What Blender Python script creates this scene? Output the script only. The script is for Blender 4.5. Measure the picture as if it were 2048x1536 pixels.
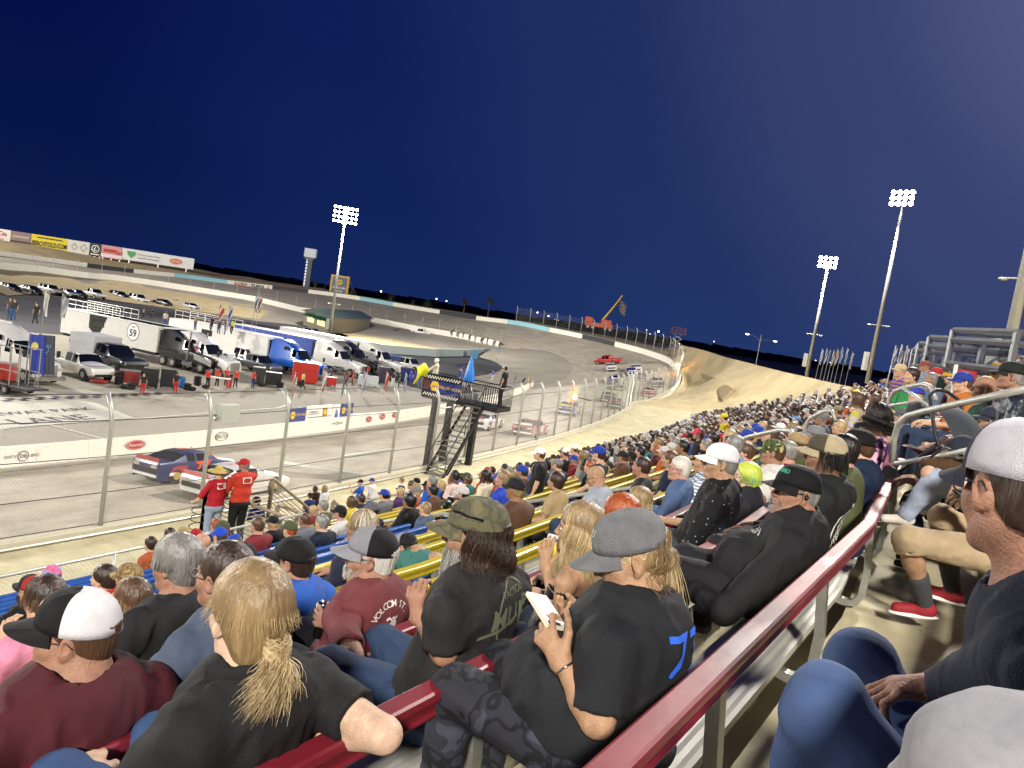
import bpy, math, random, time
import numpy as np
from mathutils import Vector, Matrix
from mathutils.bvhtree import BVHTree
T0=time.time()
for o in list(bpy.data.objects): bpy.data.objects.remove(o)
SC=bpy.context.scene
# ---------------------------------------------------------------- camera
F=1538.;ROLL=math.radians(8.9);PITCH=math.radians(-5.13);H=10.6
_c,_s=math.cos(PITCH),math.sin(PITCH)
FW=np.array([0,_c,_s]);_up=np.array([0,-_s,_c]);_rt=np.array([1.,0,0])
_cr,_sr=math.cos(ROLL),math.sin(ROLL)
RV=_rt*_cr+_up*_sr;UV=-_rt*_sr+_up*_cr
cam=bpy.data.cameras.new('camera');camo=bpy.data.objects.new('camera',cam);SC.collection.objects.link(camo)
cam.sensor_width=36;cam.lens=F/2048*36;cam.clip_start=.05;cam.clip_end=9000
camo.matrix_world=Matrix(((RV[0],UV[0],-FW[0],0),(RV[1],UV[1],-FW[1],0),(RV[2],UV[2],-FW[2],H),(0,0,0,1)))
SC.camera=camo
SC.view_settings.view_transform='Standard';SC.view_settings.look='None';SC.view_settings.exposure=0;SC.view_settings.gamma=1
# ---------------------------------------------------------------- dusk sky
W=bpy.data.worlds.new('World');SC.world=W;W.use_nodes=True
nt=W.node_tree;bg=nt.nodes['Background']
tc=nt.nodes.new('ShaderNodeTexCoord')
def _dot(v):
    n=nt.nodes.new('ShaderNodeVectorMath');n.operation='DOT_PRODUCT';nt.links.new(tc.outputs['Generated'],n.inputs[0]);n.inputs[1].default_value=v;return n.outputs['Value']
def _ramp(src,a,b,stops):
    m=nt.nodes.new('ShaderNodeMapRange');nt.links.new(src,m.inputs['Value']);m.inputs['From Min'].default_value=a;m.inputs['From Max'].default_value=b
    r=nt.nodes.new('ShaderNodeValToRGB');r.color_ramp.interpolation='EASE';el=r.color_ramp.elements
    while len(el)<len(stops): el.new(.5)
    for e,(p,c) in zip(el,stops): e.position=p;e.color=(*c,1)
    nt.links.new(m.outputs[0],r.inputs[0]);return r.outputs[0]
_g1=Vector((math.sin(math.radians(42)),math.cos(math.radians(42)),.52)).normalized()
skyc=_ramp(_dot(_g1),.30,1.0,[(0,(.0010,.0038,.058)),(.40,(.0042,.0128,.092)),(.72,(.013,.028,.120)),(.9,(.040,.054,.160)),(1,(.095,.108,.245))])
sep=nt.nodes.new('ShaderNodeSeparateXYZ');nt.links.new(tc.outputs['Generated'],sep.inputs[0])
hz=_ramp(sep.outputs['Z'],-.02,.30,[(0,(.004,.010,.022)),(.5,(.001,.004,.006)),(1,(0,0,0))])
ad=nt.nodes.new('ShaderNodeMix');ad.data_type='RGBA';ad.blend_type='ADD';ad.inputs['Factor'].default_value=1
nt.links.new(skyc,ad.inputs[6]);nt.links.new(hz,ad.inputs[7]);nt.links.new(ad.outputs[2],bg.inputs['Color']);bg.inputs['Strength'].default_value=1.0
# ---------------------------------------------------------------- geometry of the stand: s runs along the rows, D across them towards the track
AZ0=math.radians(32.6);RC=280.
def _un(a): return np.array([math.sin(a),math.cos(a)]),np.array([-math.cos(a),math.sin(a)])
_u0,_n0=_un(AZ0);CC=_u0*-4+_n0*RC
def arc(s,D,z=0.):
    a=AZ0-(s+4)/RC;u,n=_un(a);p=CC-n*(RC-D);return Vector((p[0],p[1],z))
def arcdir(s): return AZ0-(s+4)/RC
def inv(p):
    v=np.array((p[0],p[1]))-CC;r=np.linalg.norm(v);n=-v/r;a=math.atan2(n[1],-n[0]);return -(a-AZ0)*RC-4,RC-r
def ray(x,y):
    d=RV*(x-1024)+UV*(768-y)+FW*F;return d/d[1]
def pz(x,y,z):
    d=ray(x,y);t=(z-H)/d[2];return Vector((d[0]*t,d[1]*t,z))
def pY(x,y,Y):
    d=ray(x,y);return Vector((d[0]*Y,Y,H+d[2]*Y))
def pD(x,y,D):
    d=ray(x,y);t=.02
    while inv((d[0]*t,t))[1]<D and t<200: t*=1.02
    lo,hi=t/1.02,t
    for _ in range(30):
        m=(lo+hi)/2
        if inv((d[0]*m,m))[1]<D: lo=m
        else: hi=m
    return Vector((d[0]*hi,hi,H+d[2]*hi))
def rotz(s,extra=0.):  # local +y faces the track (direction n), local +x = along u
    a=arcdir(s);return math.pi/2-a+extra
def railD(j): return .495+.76*(j-1)
def flo(j): return 8.874-.298*(j-1)
ZW=2.3
# ---------------------------------------------------------------- materials
def lin(c):
    if isinstance(c,str):
        c=c.lstrip('#');c=[int(c[i:i+2],16)/255 for i in (0,2,4)]
        return tuple((v/12.92 if v<=.04045 else ((v+.055)/1.055)**2.4) for v in c)
    return tuple(c)
MATS={}
def M(name,col=(.5,.5,.5),rough=.6,metal=0.,var=.12,scale=6.,bump=0.,bscale=40.,spec=.5,emit=0.,kind=None,col2=None,col3=None,stretch=None,alpha=None,coat=0.,sss=0.):
    if name in MATS: return MATS[name]
    m=bpy.data.materials.new(name);m.use_nodes=True;MATS[name]=m
    t=m.node_tree;N=t.nodes;L=t.links;b=N['Principled BSDF'];c=lin(col)
    b.inputs['Roughness'].default_value=rough;b.inputs['Metallic'].default_value=metal;b.inputs['Specular IOR Level'].default_value=spec
    b.inputs['Base Color'].default_value=(*c,1)
    if coat: b.inputs['Coat Weight'].default_value=coat;b.inputs['Coat Roughness'].default_value=.08
    if sss: b.inputs['Subsurface Weight'].default_value=sss;b.inputs['Subsurface Radius'].default_value=(.01,.004,.002);b.inputs['Subsurface Scale'].default_value=1.
    if emit: b.inputs['Emission Color'].default_value=(*c,1);b.inputs['Emission Strength'].default_value=emit
    co=N.new('ShaderNodeTexCoord').outputs['Object']
    if stretch:
        mp=N.new('ShaderNodeMapping');mp.inputs['Scale'].default_value=stretch;L.new(co,mp.inputs['Vector']);co=mp.outputs[0]
    def noise(sc,det=4.,rg=.55,dist=0.):
        n=N.new('ShaderNodeTexNoise');L.new(co,n.inputs['Vector']);n.inputs['Scale'].default_value=sc;n.inputs['Detail'].default_value=det;n.inputs['Roughness'].default_value=rg;n.inputs['Distortion'].default_value=dist;return n.outputs['Fac']
    def ramp(src,stops,const=False):
        r=N.new('ShaderNodeValToRGB');L.new(src,r.inputs[0]);el=r.color_ramp.elements
        if const: r.color_ramp.interpolation='CONSTANT'
        while len(el)<len(stops): el.new(.5)
        for e,(p,cc) in zip(el,stops): e.position=p;e.color=(*cc,1)
        return r.outputs[0]
    def mul(a,bb,f=1.,mode='MULTIPLY'):
        x=N.new('ShaderNodeMix');x.data_type='RGBA';x.blend_type=mode
        if isinstance(f,float): x.inputs[0].default_value=f
        else: L.new(f,x.inputs[0])
        for i,v in ((6,a),(7,bb)):
            if isinstance(v,tuple): x.inputs[i].default_value=(*v,1)
            else: L.new(v,x.inputs[i])
        return x.outputs[2]
    base=None
    if kind=='camo':
        n=noise(scale,2.,.45,.6);base=ramp(n,[(0,c),(.44,lin(col2)),(.52,c),(.6,lin(col3 or col2))],True)
    elif kind=='dots':
        v=N.new('ShaderNodeTexVoronoi');L.new(co,v.inputs['Vector']);v.inputs['Scale'].default_value=scale;v.inputs['Randomness'].default_value=.5
        base=ramp(v.outputs['Distance'],[(0,lin(col2)),(.12,c)],True)
    elif kind=='plaid':
        ws=[]
        for d in ('X','Z'):
            w=N.new('ShaderNodeTexWave');w.bands_direction=d;L.new(co,w.inputs['Vector']);w.inputs['Scale'].default_value=scale;ws.append(ramp(w.outputs['Fac'],[(0,(1,1,1)),(.7,(.25,.3,.4))],True))
        base=mul(c,mul(ws[0],ws[1]))
    elif kind=='stripes':
        w=N.new('ShaderNodeTexWave');w.bands_direction='Z';L.new(co,w.inputs['Vector']);w.inputs['Scale'].default_value=scale
        base=ramp(w.outputs['Fac'],[(0,c),(.6,lin(col2))],True)
    elif kind=='tie':
        n=noise(scale,3.,.6,1.2);base=ramp(n,[(0,lin(col2)),(.47,lin(col2)),(.53,c),(1,c)])
    elif kind=='hair':
        a=N.new('ShaderNodeAttribute');a.attribute_name='tint'
        n=noise(scale,3.,.6)
        ma=N.new('ShaderNodeMath');ma.operation='ADD';L.new(a.outputs['Fac'],ma.inputs[0]);L.new(n,ma.inputs[1])
        mb=N.new('ShaderNodeMath');mb.operation='MULTIPLY';L.new(ma.outputs[0],mb.inputs[0]);mb.inputs[1].default_value=.5
        base=ramp(mb.outputs[0],[(.1,tuple(v*.45 for v in c)),(.45,c),(.8,lin(col2) if col2 else tuple(min(1,v*1.8) for v in c))])
    elif kind=='fleck':
        v=N.new('ShaderNodeTexVoronoi');L.new(co,v.inputs['Vector']);v.inputs['Scale'].default_value=scale
        base=mul(c,v.outputs['Color'],.35,'SOFT_LIGHT')
    elif kind=='check':
        v=N.new('ShaderNodeTexChecker');L.new(co,v.inputs['Vector']);v.inputs['Scale'].default_value=scale
        v.inputs['Color1'].default_value=(*c,1);v.inputs['Color2'].default_value=(*lin(col2),1);base=v.outputs['Color']
    elif kind=='attr':
        a=N.new('ShaderNodeAttribute');a.attribute_name='Col';base=a.outputs['Color']
    if var:
        n=noise(scale if kind is None else 9.,5.,.6)
        r=ramp(n,[(.25,(1-var*1.6,)*3),(.75,(1+0*var,)*3)])
        base=mul(base if base is not None else c,r)
        if rough<.95:
            mr=N.new('ShaderNodeMapRange');L.new(n,mr.inputs[0]);mr.inputs['To Min'].default_value=max(0,rough-.12);mr.inputs['To Max'].default_value=min(1,rough+.12);L.new(mr.outputs[0],b.inputs['Roughness'])
    if base is not None: L.new(base,b.inputs['Base Color'])
    if emit and base is not None: L.new(base,b.inputs['Emission Color'])
    if bump:
        bn=N.new('ShaderNodeBump');bn.inputs['Strength'].default_value=min(1,bump);bn.inputs['Distance'].default_value=.02 if bump<=1 else .02*bump
        n=N.new('ShaderNodeTexNoise');L.new(co,n.inputs['Vector']);n.inputs['Scale'].default_value=bscale;n.inputs['Detail'].default_value=6
        L.new(n.outputs['Fac'],bn.inputs['Height']);L.new(bn.outputs[0],b.inputs['Normal'])
    if alpha is not None: b.inputs['Alpha'].default_value=alpha
    return m
_nc=[0]
def C(col,rough=.75,**k):  # cloth by colour
    key='cloth_'+str(col)+str(sorted(k.items()));k.setdefault('var',.16);k.setdefault('scale',14.);k.setdefault('bump',.35);k.setdefault('bscale',300.)
    return M(key,col,rough,spec=.25,**k)
def P(col,rough=.4,metal=0.,**k):
    k.setdefault('var',.1);return M('paint_'+str(col)+str(rough)+str(metal)+str(sorted(k.items())),col,rough,metal,**k)
conc=M('concrete','#c9bf9c',.85,var=.16,scale=1.3,bump=.25,bscale=60)
def spots(m,sc=5.,th=.045,dark=.45):
    t=m.node_tree;N=t.nodes;L=t.links;b=N['Principled BSDF'];v=N.new('ShaderNodeTexVoronoi');v.inputs['Scale'].default_value=sc;L.new(N['Texture Coordinate'].outputs['Object'],v.inputs['Vector'])
    r=N.new('ShaderNodeValToRGB');r.color_ramp.elements[0].position=th;r.color_ramp.elements[0].color=(dark,dark*.95,dark*.9,1);r.color_ramp.elements[1].position=th+.012;r.color_ramp.elements[1].color=(1,1,1,1);L.new(v.outputs['Distance'],r.inputs[0])
    x=N.new('ShaderNodeMix');x.data_type='RGBA';x.blend_type='MULTIPLY';x.inputs[0].default_value=1;old=b.inputs['Base Color'].links[0].from_socket;L.new(old,x.inputs[6]);L.new(r.outputs[0],x.inputs[7]);L.new(x.outputs[2],b.inputs['Base Color'])
    n=N.new('ShaderNodeTexNoise');n.inputs['Scale'].default_value=.7;n.inputs['Detail'].default_value=8;n.inputs['Roughness'].default_value=.7;L.new(N['Texture Coordinate'].outputs['Object'],n.inputs['Vector'])
    r2=N.new('ShaderNodeValToRGB');r2.color_ramp.elements[0].position=.35;r2.color_ramp.elements[0].color=(.74,.71,.66,1);r2.color_ramp.elements[1].position=.6;r2.color_ramp.elements[1].color=(1,1,1,1);L.new(n.outputs['Fac'],r2.inputs[0])
    y=N.new('ShaderNodeMix');y.data_type='RGBA';y.blend_type='MULTIPLY';y.inputs[0].default_value=1;L.new(x.outputs[2],y.inputs[6]);L.new(r2.outputs[0],y.inputs[7]);L.new(y.outputs[2],b.inputs['Base Color'])
spots(conc)
alu=M('aluminium','#a9a8a0',.38,metal=.75,var=.15,scale=12)
alug=M('anodised_plank','#b3b1a8',.62,metal=.2,var=.12,scale=9,stretch=(1,1,1))
galv=M('galvanised','#b9b9b2',.45,metal=.45,var=.2,scale=20)
steel=M('brown_rail_paint','#8d7f6e',.5,metal=.3)
black=P('#101012',.45);dark=P('#1d1d20',.6)
white=P('#e9e7df',.5)
rubber=M('rubber','#161616',.8,var=.2,scale=30)
glassm=M('dark_glass','#0b0d10',.08,spec=.8,var=0)
chrome=M('chrome','#c0c0c0',.15,metal=1.,var=.05)
# ---------------------------------------------------------------- object helpers
COL=SC.collection
def thing(name,label,cat,loc=(0,0,0),rz=0.,group=None):
    o=bpy.data.objects.new(name,None);COL.objects.link(o);o.location=loc;o.rotation_euler=(0,0,rz);o.empty_display_size=.1
    o['label']=label;o['category']=cat
    if group:o['group']=group
    return o
def tag(o,label,cat,group=None):
    o['label']=label;o['category']=cat
    if group:o['group']=group
    return o
class MB:
    def __init__(s): s.v=[];s.f=[];s.mi=[];s.mats=[];s.m=0
    def mat(s,m):
        if m not in s.mats: s.mats.append(m)
        s.m=s.mats.index(m);return s
    def add(s,vs,fs):
        b=len(s.v);s.v+=[tuple(v) for v in vs];s.f+=[tuple(b+i for i in f) for f in fs];s.mi+=[s.m]*len(fs);return s
    def box(s,c,d,R=None,bev=0.):
        x,y,z=d[0]/2,d[1]/2,d[2]/2;c=Vector(c)
        vs=[Vector((i*x,j*y,k*z)) for k in(-1,1) for j in(-1,1) for i in(-1,1)]
        if R is not None: vs=[R@v for v in vs]
        return s.add([c+v for v in vs],[(0,2,3,1),(4,5,7,6),(0,1,5,4),(2,6,7,3),(0,4,6,2),(1,3,7,5)])
    def tube(s,pts,r,n=8,caps=True,ref=None):
        pts=[Vector(p) for p in pts];k=len(pts);vs=[];fs=[];pn=None
        rs=r if isinstance(r,(list,tuple)) else [r]*k
        for i,p in enumerate(pts):
            t=(pts[min(i+1,k-1)]-pts[max(i-1,0)]).normalized() if k>1 else Vector((0,0,1))
            if pn is None:
                a=Vector(ref) if ref else (Vector((0,0,1)) if abs(t.z)<.9 else Vector((1,0,0)));pn=t.cross(a).normalized()
            else:
                pn=(pn-t*pn.dot(t)).normalized()
            b=t.cross(pn)
            for q in range(n):
                a=2*math.pi*q/n;vs.append(p+(pn*math.cos(a)+b*math.sin(a))*rs[i])
        for i in range(k-1):
            for q in range(n):
                q2=(q+1)%n;fs.append((i*n+q,i*n+q2,(i+1)*n+q2,(i+1)*n+q))
        if caps: fs.append(tuple(range(n-1,-1,-1)));fs.append(tuple((k-1)*n+q for q in range(n)))
        return s.add(vs,fs)
    def cyl(s,a,b,r,n=16,r2=None): return s.tube([a,b],[r,r if r2 is None else r2],n)
    def sweep(s,path,prof,up=Vector((0,0,1)),closed=True):
        """prof: list of (side,up) offsets; path list of Vectors (mitred in plan)"""
        path=[Vector(p) for p in path];k=len(path);n=len(prof);vs=[];fs=[]
        for i,p in enumerate(path):
            d0=(path[i]-path[i-1]) if i else (path[1]-path[0]);d1=(path[i+1]-path[i]) if i<k-1 else d0
            d0=Vector((d0.x,d0.y,0)).normalized();d1=Vector((d1.x,d1.y,0)).normalized()
            t=(d0+d1).normalized();sd=Vector((-t.y,t.x,0));m=1/max(.3,t.dot(d0))
            for a,b in prof: vs.append(p+sd*(a*m)+up*b)
        for i in range(k-1):
            for q in range(n if closed else n-1):
                q2=(q+1)%n;fs.append((i*n+q,(i+1)*n+q,(i+1)*n+q2,i*n+q2))
        if closed: fs.append(tuple(range(n)));fs.append(tuple((k-1)*n+q for q in range(n-1,-1,-1)))
        return s.add(vs,fs)
    def ell(s,c,r,n=10,m=7,R=None):
        c=Vector(c);vs=[];fs=[]
        for i in range(m+1):
            th=math.pi*i/m
            for q in range(n):
                ph=2*math.pi*q/n;v=Vector((r[0]*math.sin(th)*math.cos(ph),r[1]*math.sin(th)*math.sin(ph),r[2]*math.cos(th)))
                vs.append(c+(R@v if R is not None else v))
        for i in range(m):
            for q in range(n):
                q2=(q+1)%n;fs.append((i*n+q,(i+1)*n+q,(i+1)*n+q2,i*n+q2))
        return s.add(vs,fs)
    def grid(s,fn,nu,nv,flip=False):
        vs=[fn(i/nu,j/nv) for i in range(nu+1) for j in range(nv+1)];fs=[]
        for i in range(nu):
            for j in range(nv):
                a=i*(nv+1)+j;q=(a,a+1,a+nv+2,a+nv+1);fs.append(q[::-1] if flip else q)
        return s.add(vs,fs)
    def mesh(s,name='mesh',smooth=False):
        me=bpy.data.meshes.new(name);me.from_pydata(s.v,[],s.f)
        for m in s.mats: me.materials.append(m)
        if len(s.mats)>1: me.polygons.foreach_set('material_index',s.mi)
        if smooth is True: me.polygons.foreach_set('use_smooth',[True]*len(s.f))
        elif smooth:
            me.polygons.foreach_set('use_smooth',[True]*len(s.f))
            try: me.set_sharp_from_angle(angle=math.radians(smooth))
            except Exception: pass
        me.update();return me
    def build(s,name,parent=None,mat=None,smooth=False,kind=None,world=False):
        if mat is not None and not s.mats: s.mats=[mat]
        o=bpy.data.objects.new(name,s.mesh(name,smooth));COL.objects.link(o)
        if parent is not None:
            o.parent=parent
            if world: o.matrix_parent_inverse=Matrix.LocRotScale(parent.location,parent.rotation_euler,parent.scale).inverted()
        if kind:o['kind']=kind
        return o
def copytree(o,parent=None):
    c=o.copy();COL.objects.link(c)
    if parent is not None: c.parent=parent
    for ch in list(o.children): copytree(ch,c)
    return c
_fc={}
def text_mesh(txt,size=1.,ext=.0,bold=0.,align='CENTER'):
    k=(txt,ext,bold,align)
    if k not in _fc:
        cu=bpy.data.curves.new('t','FONT');cu.body=txt;cu.size=1.;cu.align_x=align;cu.align_y='CENTER';cu.extrude=ext;cu.offset=bold;cu.resolution_u=3
        o=bpy.data.objects.new('t',cu);COL.objects.link(o)
        me=bpy.data.meshes.new_from_object(o.evaluated_get(bpy.context.evaluated_depsgraph_get()))
        vs=[v.co.copy() for v in me.vertices];fs=[tuple(p.vertices) for p in me.polygons]
        bpy.data.objects.remove(o);bpy.data.curves.remove(cu);bpy.data.meshes.remove(me);_fc[k]=(vs,fs)
    vs,fs=_fc[k];return [v*size for v in vs],fs
def text_on(mb,txt,origin,right,upv,size,bold=0.,align='CENTER',sx=1.,slant=0.):
    vs,fs=text_mesh(txt,size,0,bold,align);o=Vector(origin);r=Vector(right).normalized();u=Vector(upv).normalized()
    mb.add([o+r*((v.x+slant*v.y)*sx)+u*v.y for v in vs],fs);return mb
def disc(mb,origin,right,upv,rx,ry,n=24,r0=0.):
    o=Vector(origin);r=Vector(right).normalized();u=Vector(upv).normalized()
    out=[o+r*(rx*math.cos(2*math.pi*i/n))+u*(ry*math.sin(2*math.pi*i/n)) for i in range(n)]
    if r0:
        inn=[o+r*(rx*r0*math.cos(2*math.pi*i/n))+u*(ry*r0*math.sin(2*math.pi*i/n)) for i in range(n)]
        mb.add(out+inn,[(i,(i+1)%n,n+(i+1)%n,n+i) for i in range(n)])
    else: mb.add(out,[tuple(range(n))])
    return mb
def quad(mb,origin,right,upv,w,h):
    o=Vector(origin);r=Vector(right).normalized()*w/2;u=Vector(upv).normalized()*h/2
    return mb.add([o-r-u,o+r-u,o+r+u,o-r+u],[(0,1,2,3)])
RNG=random.Random(7)
ORD=['first','second','third','fourth','fifth','sixth','seventh','eighth','ninth','tenth','eleventh','twelfth','thirteenth','fourteenth','fifteenth','sixteenth','seventeenth','eighteenth','nineteenth','twentieth']
ORD+=['twenty-'+w for w in ORD[:9]]+['thirtieth']+['thirty-'+w for w in ORD[:9]]+['fortieth']+['forty-'+w for w in ORD[:9]]+['fiftieth']+['fifty-'+w for w in ORD[:9]]
# ================================================================ floodlights (the light of the scene)
def area(name,loc,to,power,size=3.,col=(1,.95,.86),spread=None):
    l=bpy.data.lights.new(name,'AREA');l.shape='DISK';l.size=size;l.energy=power;l.color=col
    if spread: l.spread=spread
    o=bpy.data.objects.new(name,l);COL.objects.link(o);o.location=loc
    o.rotation_euler=(Vector(to)-Vector(loc)).to_track_quat('-Z','Y').to_euler();return o
lampm=M('lamp_lens',(1,.97,.9),emit=60,var=0)
lampm2=M('lamp_lens_far',(1,.98,.92),emit=9,var=0)
def light_pole(loc,top,label,rows,cols,power,target,face=None,r=.28,box=True,wid=3.6,rs=.95,col=(1,.95,.86),size=3.,lit=lampm):
    t=thing('floodlight_pole',label,'floodlight pole',loc,0,'floodlight poles around the speedway')
    d=Vector(face or target)-Vector(loc);az=math.atan2(-d.x,d.y);h=top-loc[2]
    R=Matrix.Rotation(az,3,'Z')
    b=MB();b.cyl((0,0,0),(0,0,h),r,16,r*.45).build('pole',t,galv,True)
    if box:
        MB().box(R@Vector((r+.35,0,2.6)),(.7,.45,2.2),R).build('control_box',t,galv)
        m=MB();m.tube([R@Vector((-1.1,0,7)),R@Vector((1.1,0,7))],.05,6);m.ell(R@Vector((-1.1,0,6.95)),(.3,.2,.1));m.ell(R@Vector((1.1,0,6.95)),(.3,.2,.1));m.build('camera_arm',t,galv)
    cr=MB()
    for i in range(rows):
        z=h-.3-i*rs
        cr.tube([R@Vector((-wid/2-.2,.1,z)),R@Vector((wid/2+.2,.1,z))],.05,6)
    cr.build('crossarm',t,galv)
    for i in range(rows):
        z=h-.3-i*rs
        for j in range(cols):
            x=-wid/2+wid*j/(cols-1);T=(R@Matrix.Rotation(math.radians(-28),3,'X'))
            m=MB();c=R@Vector((x,.38,z));a=T@Vector((0,1,0))
            m.tube([c-a*.3,c-a*.1,c+a*.1],[.08,.24,.3],12);o=m.build('lamp_housing',t,dark,True)
            m=MB();m.tube([c+a*.1,c+a*.125],[.27,.27],12);m.build('lens',o,lit)
    if power: area('floodlight',Vector(loc)+R@Vector((0,2.4,h-1.2)),target,power,size,col)
    return t
LK=.105
def polar(px,py_base,Y,px_top,py_top):
    p=pY(px,py_base,Y);q=pY(px_top,py_top,Y);return p,q.z
p,z=polar(1618,728,128,1655,512);light_pole(Vector((p.x,p.y,8.)),z,'shorter of the two lit floodlight poles behind the far end of the crowd',3,4,200000*LK,(6,150,0),(4,60,0),.32,size=4,wid=2.4,rs=.7)
p,z=polar(1743,725,92,1797,378);light_pole(Vector((p.x,p.y,9.)),z,'taller of the two lit floodlight poles standing behind the crowd',3,4,250000*LK,(-6,80,0),(-6,50,0),.3,size=4,wid=2.2,rs=.66)
p,z=polar(2018,690,44,2102,40);light_pole(Vector((p.x,p.y,10.)),z+9,'thick grey floodlight pole behind the glass boxes at the right edge',3,5,360000*LK,(-6,26,4),None,.33,size=4)
p,z=polar(660,662,162,690,413);light_pole(Vector((p.x,p.y,0.)),z,'infield floodlight pole with four rows of lit lamps beside the tan building',4,6,420000*LK,(10,205,2),(-10,40,0),.34,wid=4.4,col=(1,.97,.92));area('floodlight',Vector((p.x-1,p.y+1.5,z-1.4)),(-110,215,5),130000*LK,3,(1,.97,.92),1.9);area('floodlight',Vector((p.x-1,p.y-1.5,z-1.4)),(-48,60,0),230000*LK,3,(1,.97,.92),1.9)
# poles that stand outside the picture, the last two added for their light
light_pole(Vector((-2,-42,10)),36,'floodlight pole of the grandstand outside the picture',3,5,480000*LK,(-10,20,6),size=4)
light_pole(Vector((-95,20,0)),28,'infield floodlight pole outside the picture to the left',4,6,430000*LK,(-10,40,2),size=4)
light_pole(Vector((-82,84,0)),28,'unseen second infield floodlight pole added to light the pits from the left',4,6,400000*LK,(-18,50,3),size=4)  # unseen pole, added to light the pits and the audience's faces
light_pole(Vector((-185,150,5)),34,'unseen backstretch floodlight pole added to brighten the far turn',4,6,1500000*LK,(-60,228,5),size=4)  # unseen pole, added to brighten the far turn
# ================================================================ ground, infield, track
def sheet(name,pts,z,mat,kind='structure',sub=None):
    m=MB();m.add([Vector((p[0],p[1],z if len(p)<3 else p[2])) for p in pts],[tuple(range(len(pts)))]);o=m.build(name,None,mat,kind=kind);return o
sand=M('sand','#bfae86',.95,var=.24,scale=.22,bump=1.,bscale=1.6)
sandf=M('sand_fine','#cbb78b',.95,var=.2,scale=.5,bump=.8,bscale=5)
asph=M('asphalt_infield','#a39b8b',.88,var=.2,scale=.12,bump=.2,bscale=80)
asphd=M('asphalt_dark','#3b3c40',.85,var=.3,scale=.1,bump=.2,bscale=60)
asphl=M('asphalt_lot','#48474a',.85,var=.25,scale=.15,bump=.2,bscale=60)
sheet('ground',[(-5000,-300),(5000,-300),(5000,7000),(-5000,7000)],-.25,M('desert_soil','#6b5f49',.95,var=.3,scale=.02))
def track_mat():
    m=M('track_asphalt','#b5ab98',.84,var=.12,scale=.3,bump=.2,bscale=90);t=m.node_tree;N=t.nodes;L=t.links;b=N['Principled BSDF']
    a=N.new('ShaderNodeAttribute');a.attribute_name='lane'
    mp=N.new('ShaderNodeMapping');mp.inputs['Scale'].default_value=(1,.04,1);L.new(a.outputs['Vector'],mp.inputs['Vector'])
    n=N.new('ShaderNodeTexNoise');n.inputs['Scale'].default_value=9;n.inputs['Detail'].default_value=5;n.inputs['Roughness'].default_value=.65;L.new(mp.outputs[0],n.inputs['Vector'])
    r=N.new('ShaderNodeValToRGB');r.color_ramp.elements[0].position=.3;r.color_ramp.elements[0].color=(.66,.65,.65,1);r.color_ramp.elements[1].position=.62;r.color_ramp.elements[1].color=(1,1,1,1);L.new(n.outputs['Fac'],r.inputs[0])
    x=N.new('ShaderNodeMix');x.data_type='RGBA';x.blend_type='MULTIPLY';x.inputs[0].default_value=1
    old=b.inputs['Base Color'].links[0].from_socket;L.new(old,x.inputs[6]);L.new(r.outputs[0],x.inputs[7]);L.new(x.outputs[2],b.inputs['Base Color']);return m
trackm=track_mat()
# wall crest line: front arc then the banked turn (pixel x,y of the wall top, distance)
WT=[arc(s,21.3,ZW) for s in range(-30,97,6)]
farw=[(1298,800,103),(1343,776,120),(1359,752,130),(1356,736,138),(1345,722,146),(1330,712,154),(1285,697,168),(1230,683,182),(1165,668,195),(1100,655,206),(1028,641,216),(953,632,225),(880,620,233),(800,607,240),(720,593,245),(650,583,247),(545,571,245),(455,560,238),(365,548,230),(268,538,220),(175,526,210),(0,502,190),(-220,474,165)]
iFar=len(WT);WT+=[pY(*q) for q in farw]
IN=[arc(s,37.,0.) for s in range(-30,97,6)]
inn=[(1060,778,112),(1110,765,128),(1137,750,142),(1144,738,152),(1140,725,165),(1120,712,178),(1090,702,188),(1050,697,194),(1000,693,198),(912,675,208),(825,660,214),(750,645,216),(690,637,217),(640,629,216),(600,624,214),(512,603,206),(425,589,202),(300,570,196),(225,560,191),(175,556,188),(75,543,178),(0,538,168),(-150,510,150)]
IN+=[pY(*q) for q in inn]
def cr(P_,t):
    n=len(P_)-1;i=min(int(t*n),n-1);f=t*n-i;p0=P_[max(i-1,0)];p1=P_[i];p2=P_[i+1];p3=P_[min(i+2,n)]
    return .5*((2*p1)+(-p0+p2)*f+(2*p0-5*p1+4*p2-p3)*f*f+(-p0+3*p1-3*p2+p3)*f*f*f)
NT=len(WT)-1;assert len(IN)==len(WT)
def drop(i):  # wall height above the asphalt
    return 1.45 if i<iFar else max(1.15,1.45-.1*(i-iFar))
nu,nv=NT*5,14
mb=MB();lane=[]
def tp(u,v):
    o=cr(WT,u);q=cr(IN,u);o=o-Vector((0,0,drop(u*NT)));lane.append((v*1.6,u*NT*6.,0));return o.lerp(q,v)
mb.grid(tp,nu,nv,True);tr=mb.build('race_track',None,trackm,True,kind='structure')
at=tr.data.attributes.new('lane','FLOAT_VECTOR','POINT');at.data.foreach_set('vector',[c for l in lane for c in l])
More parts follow.
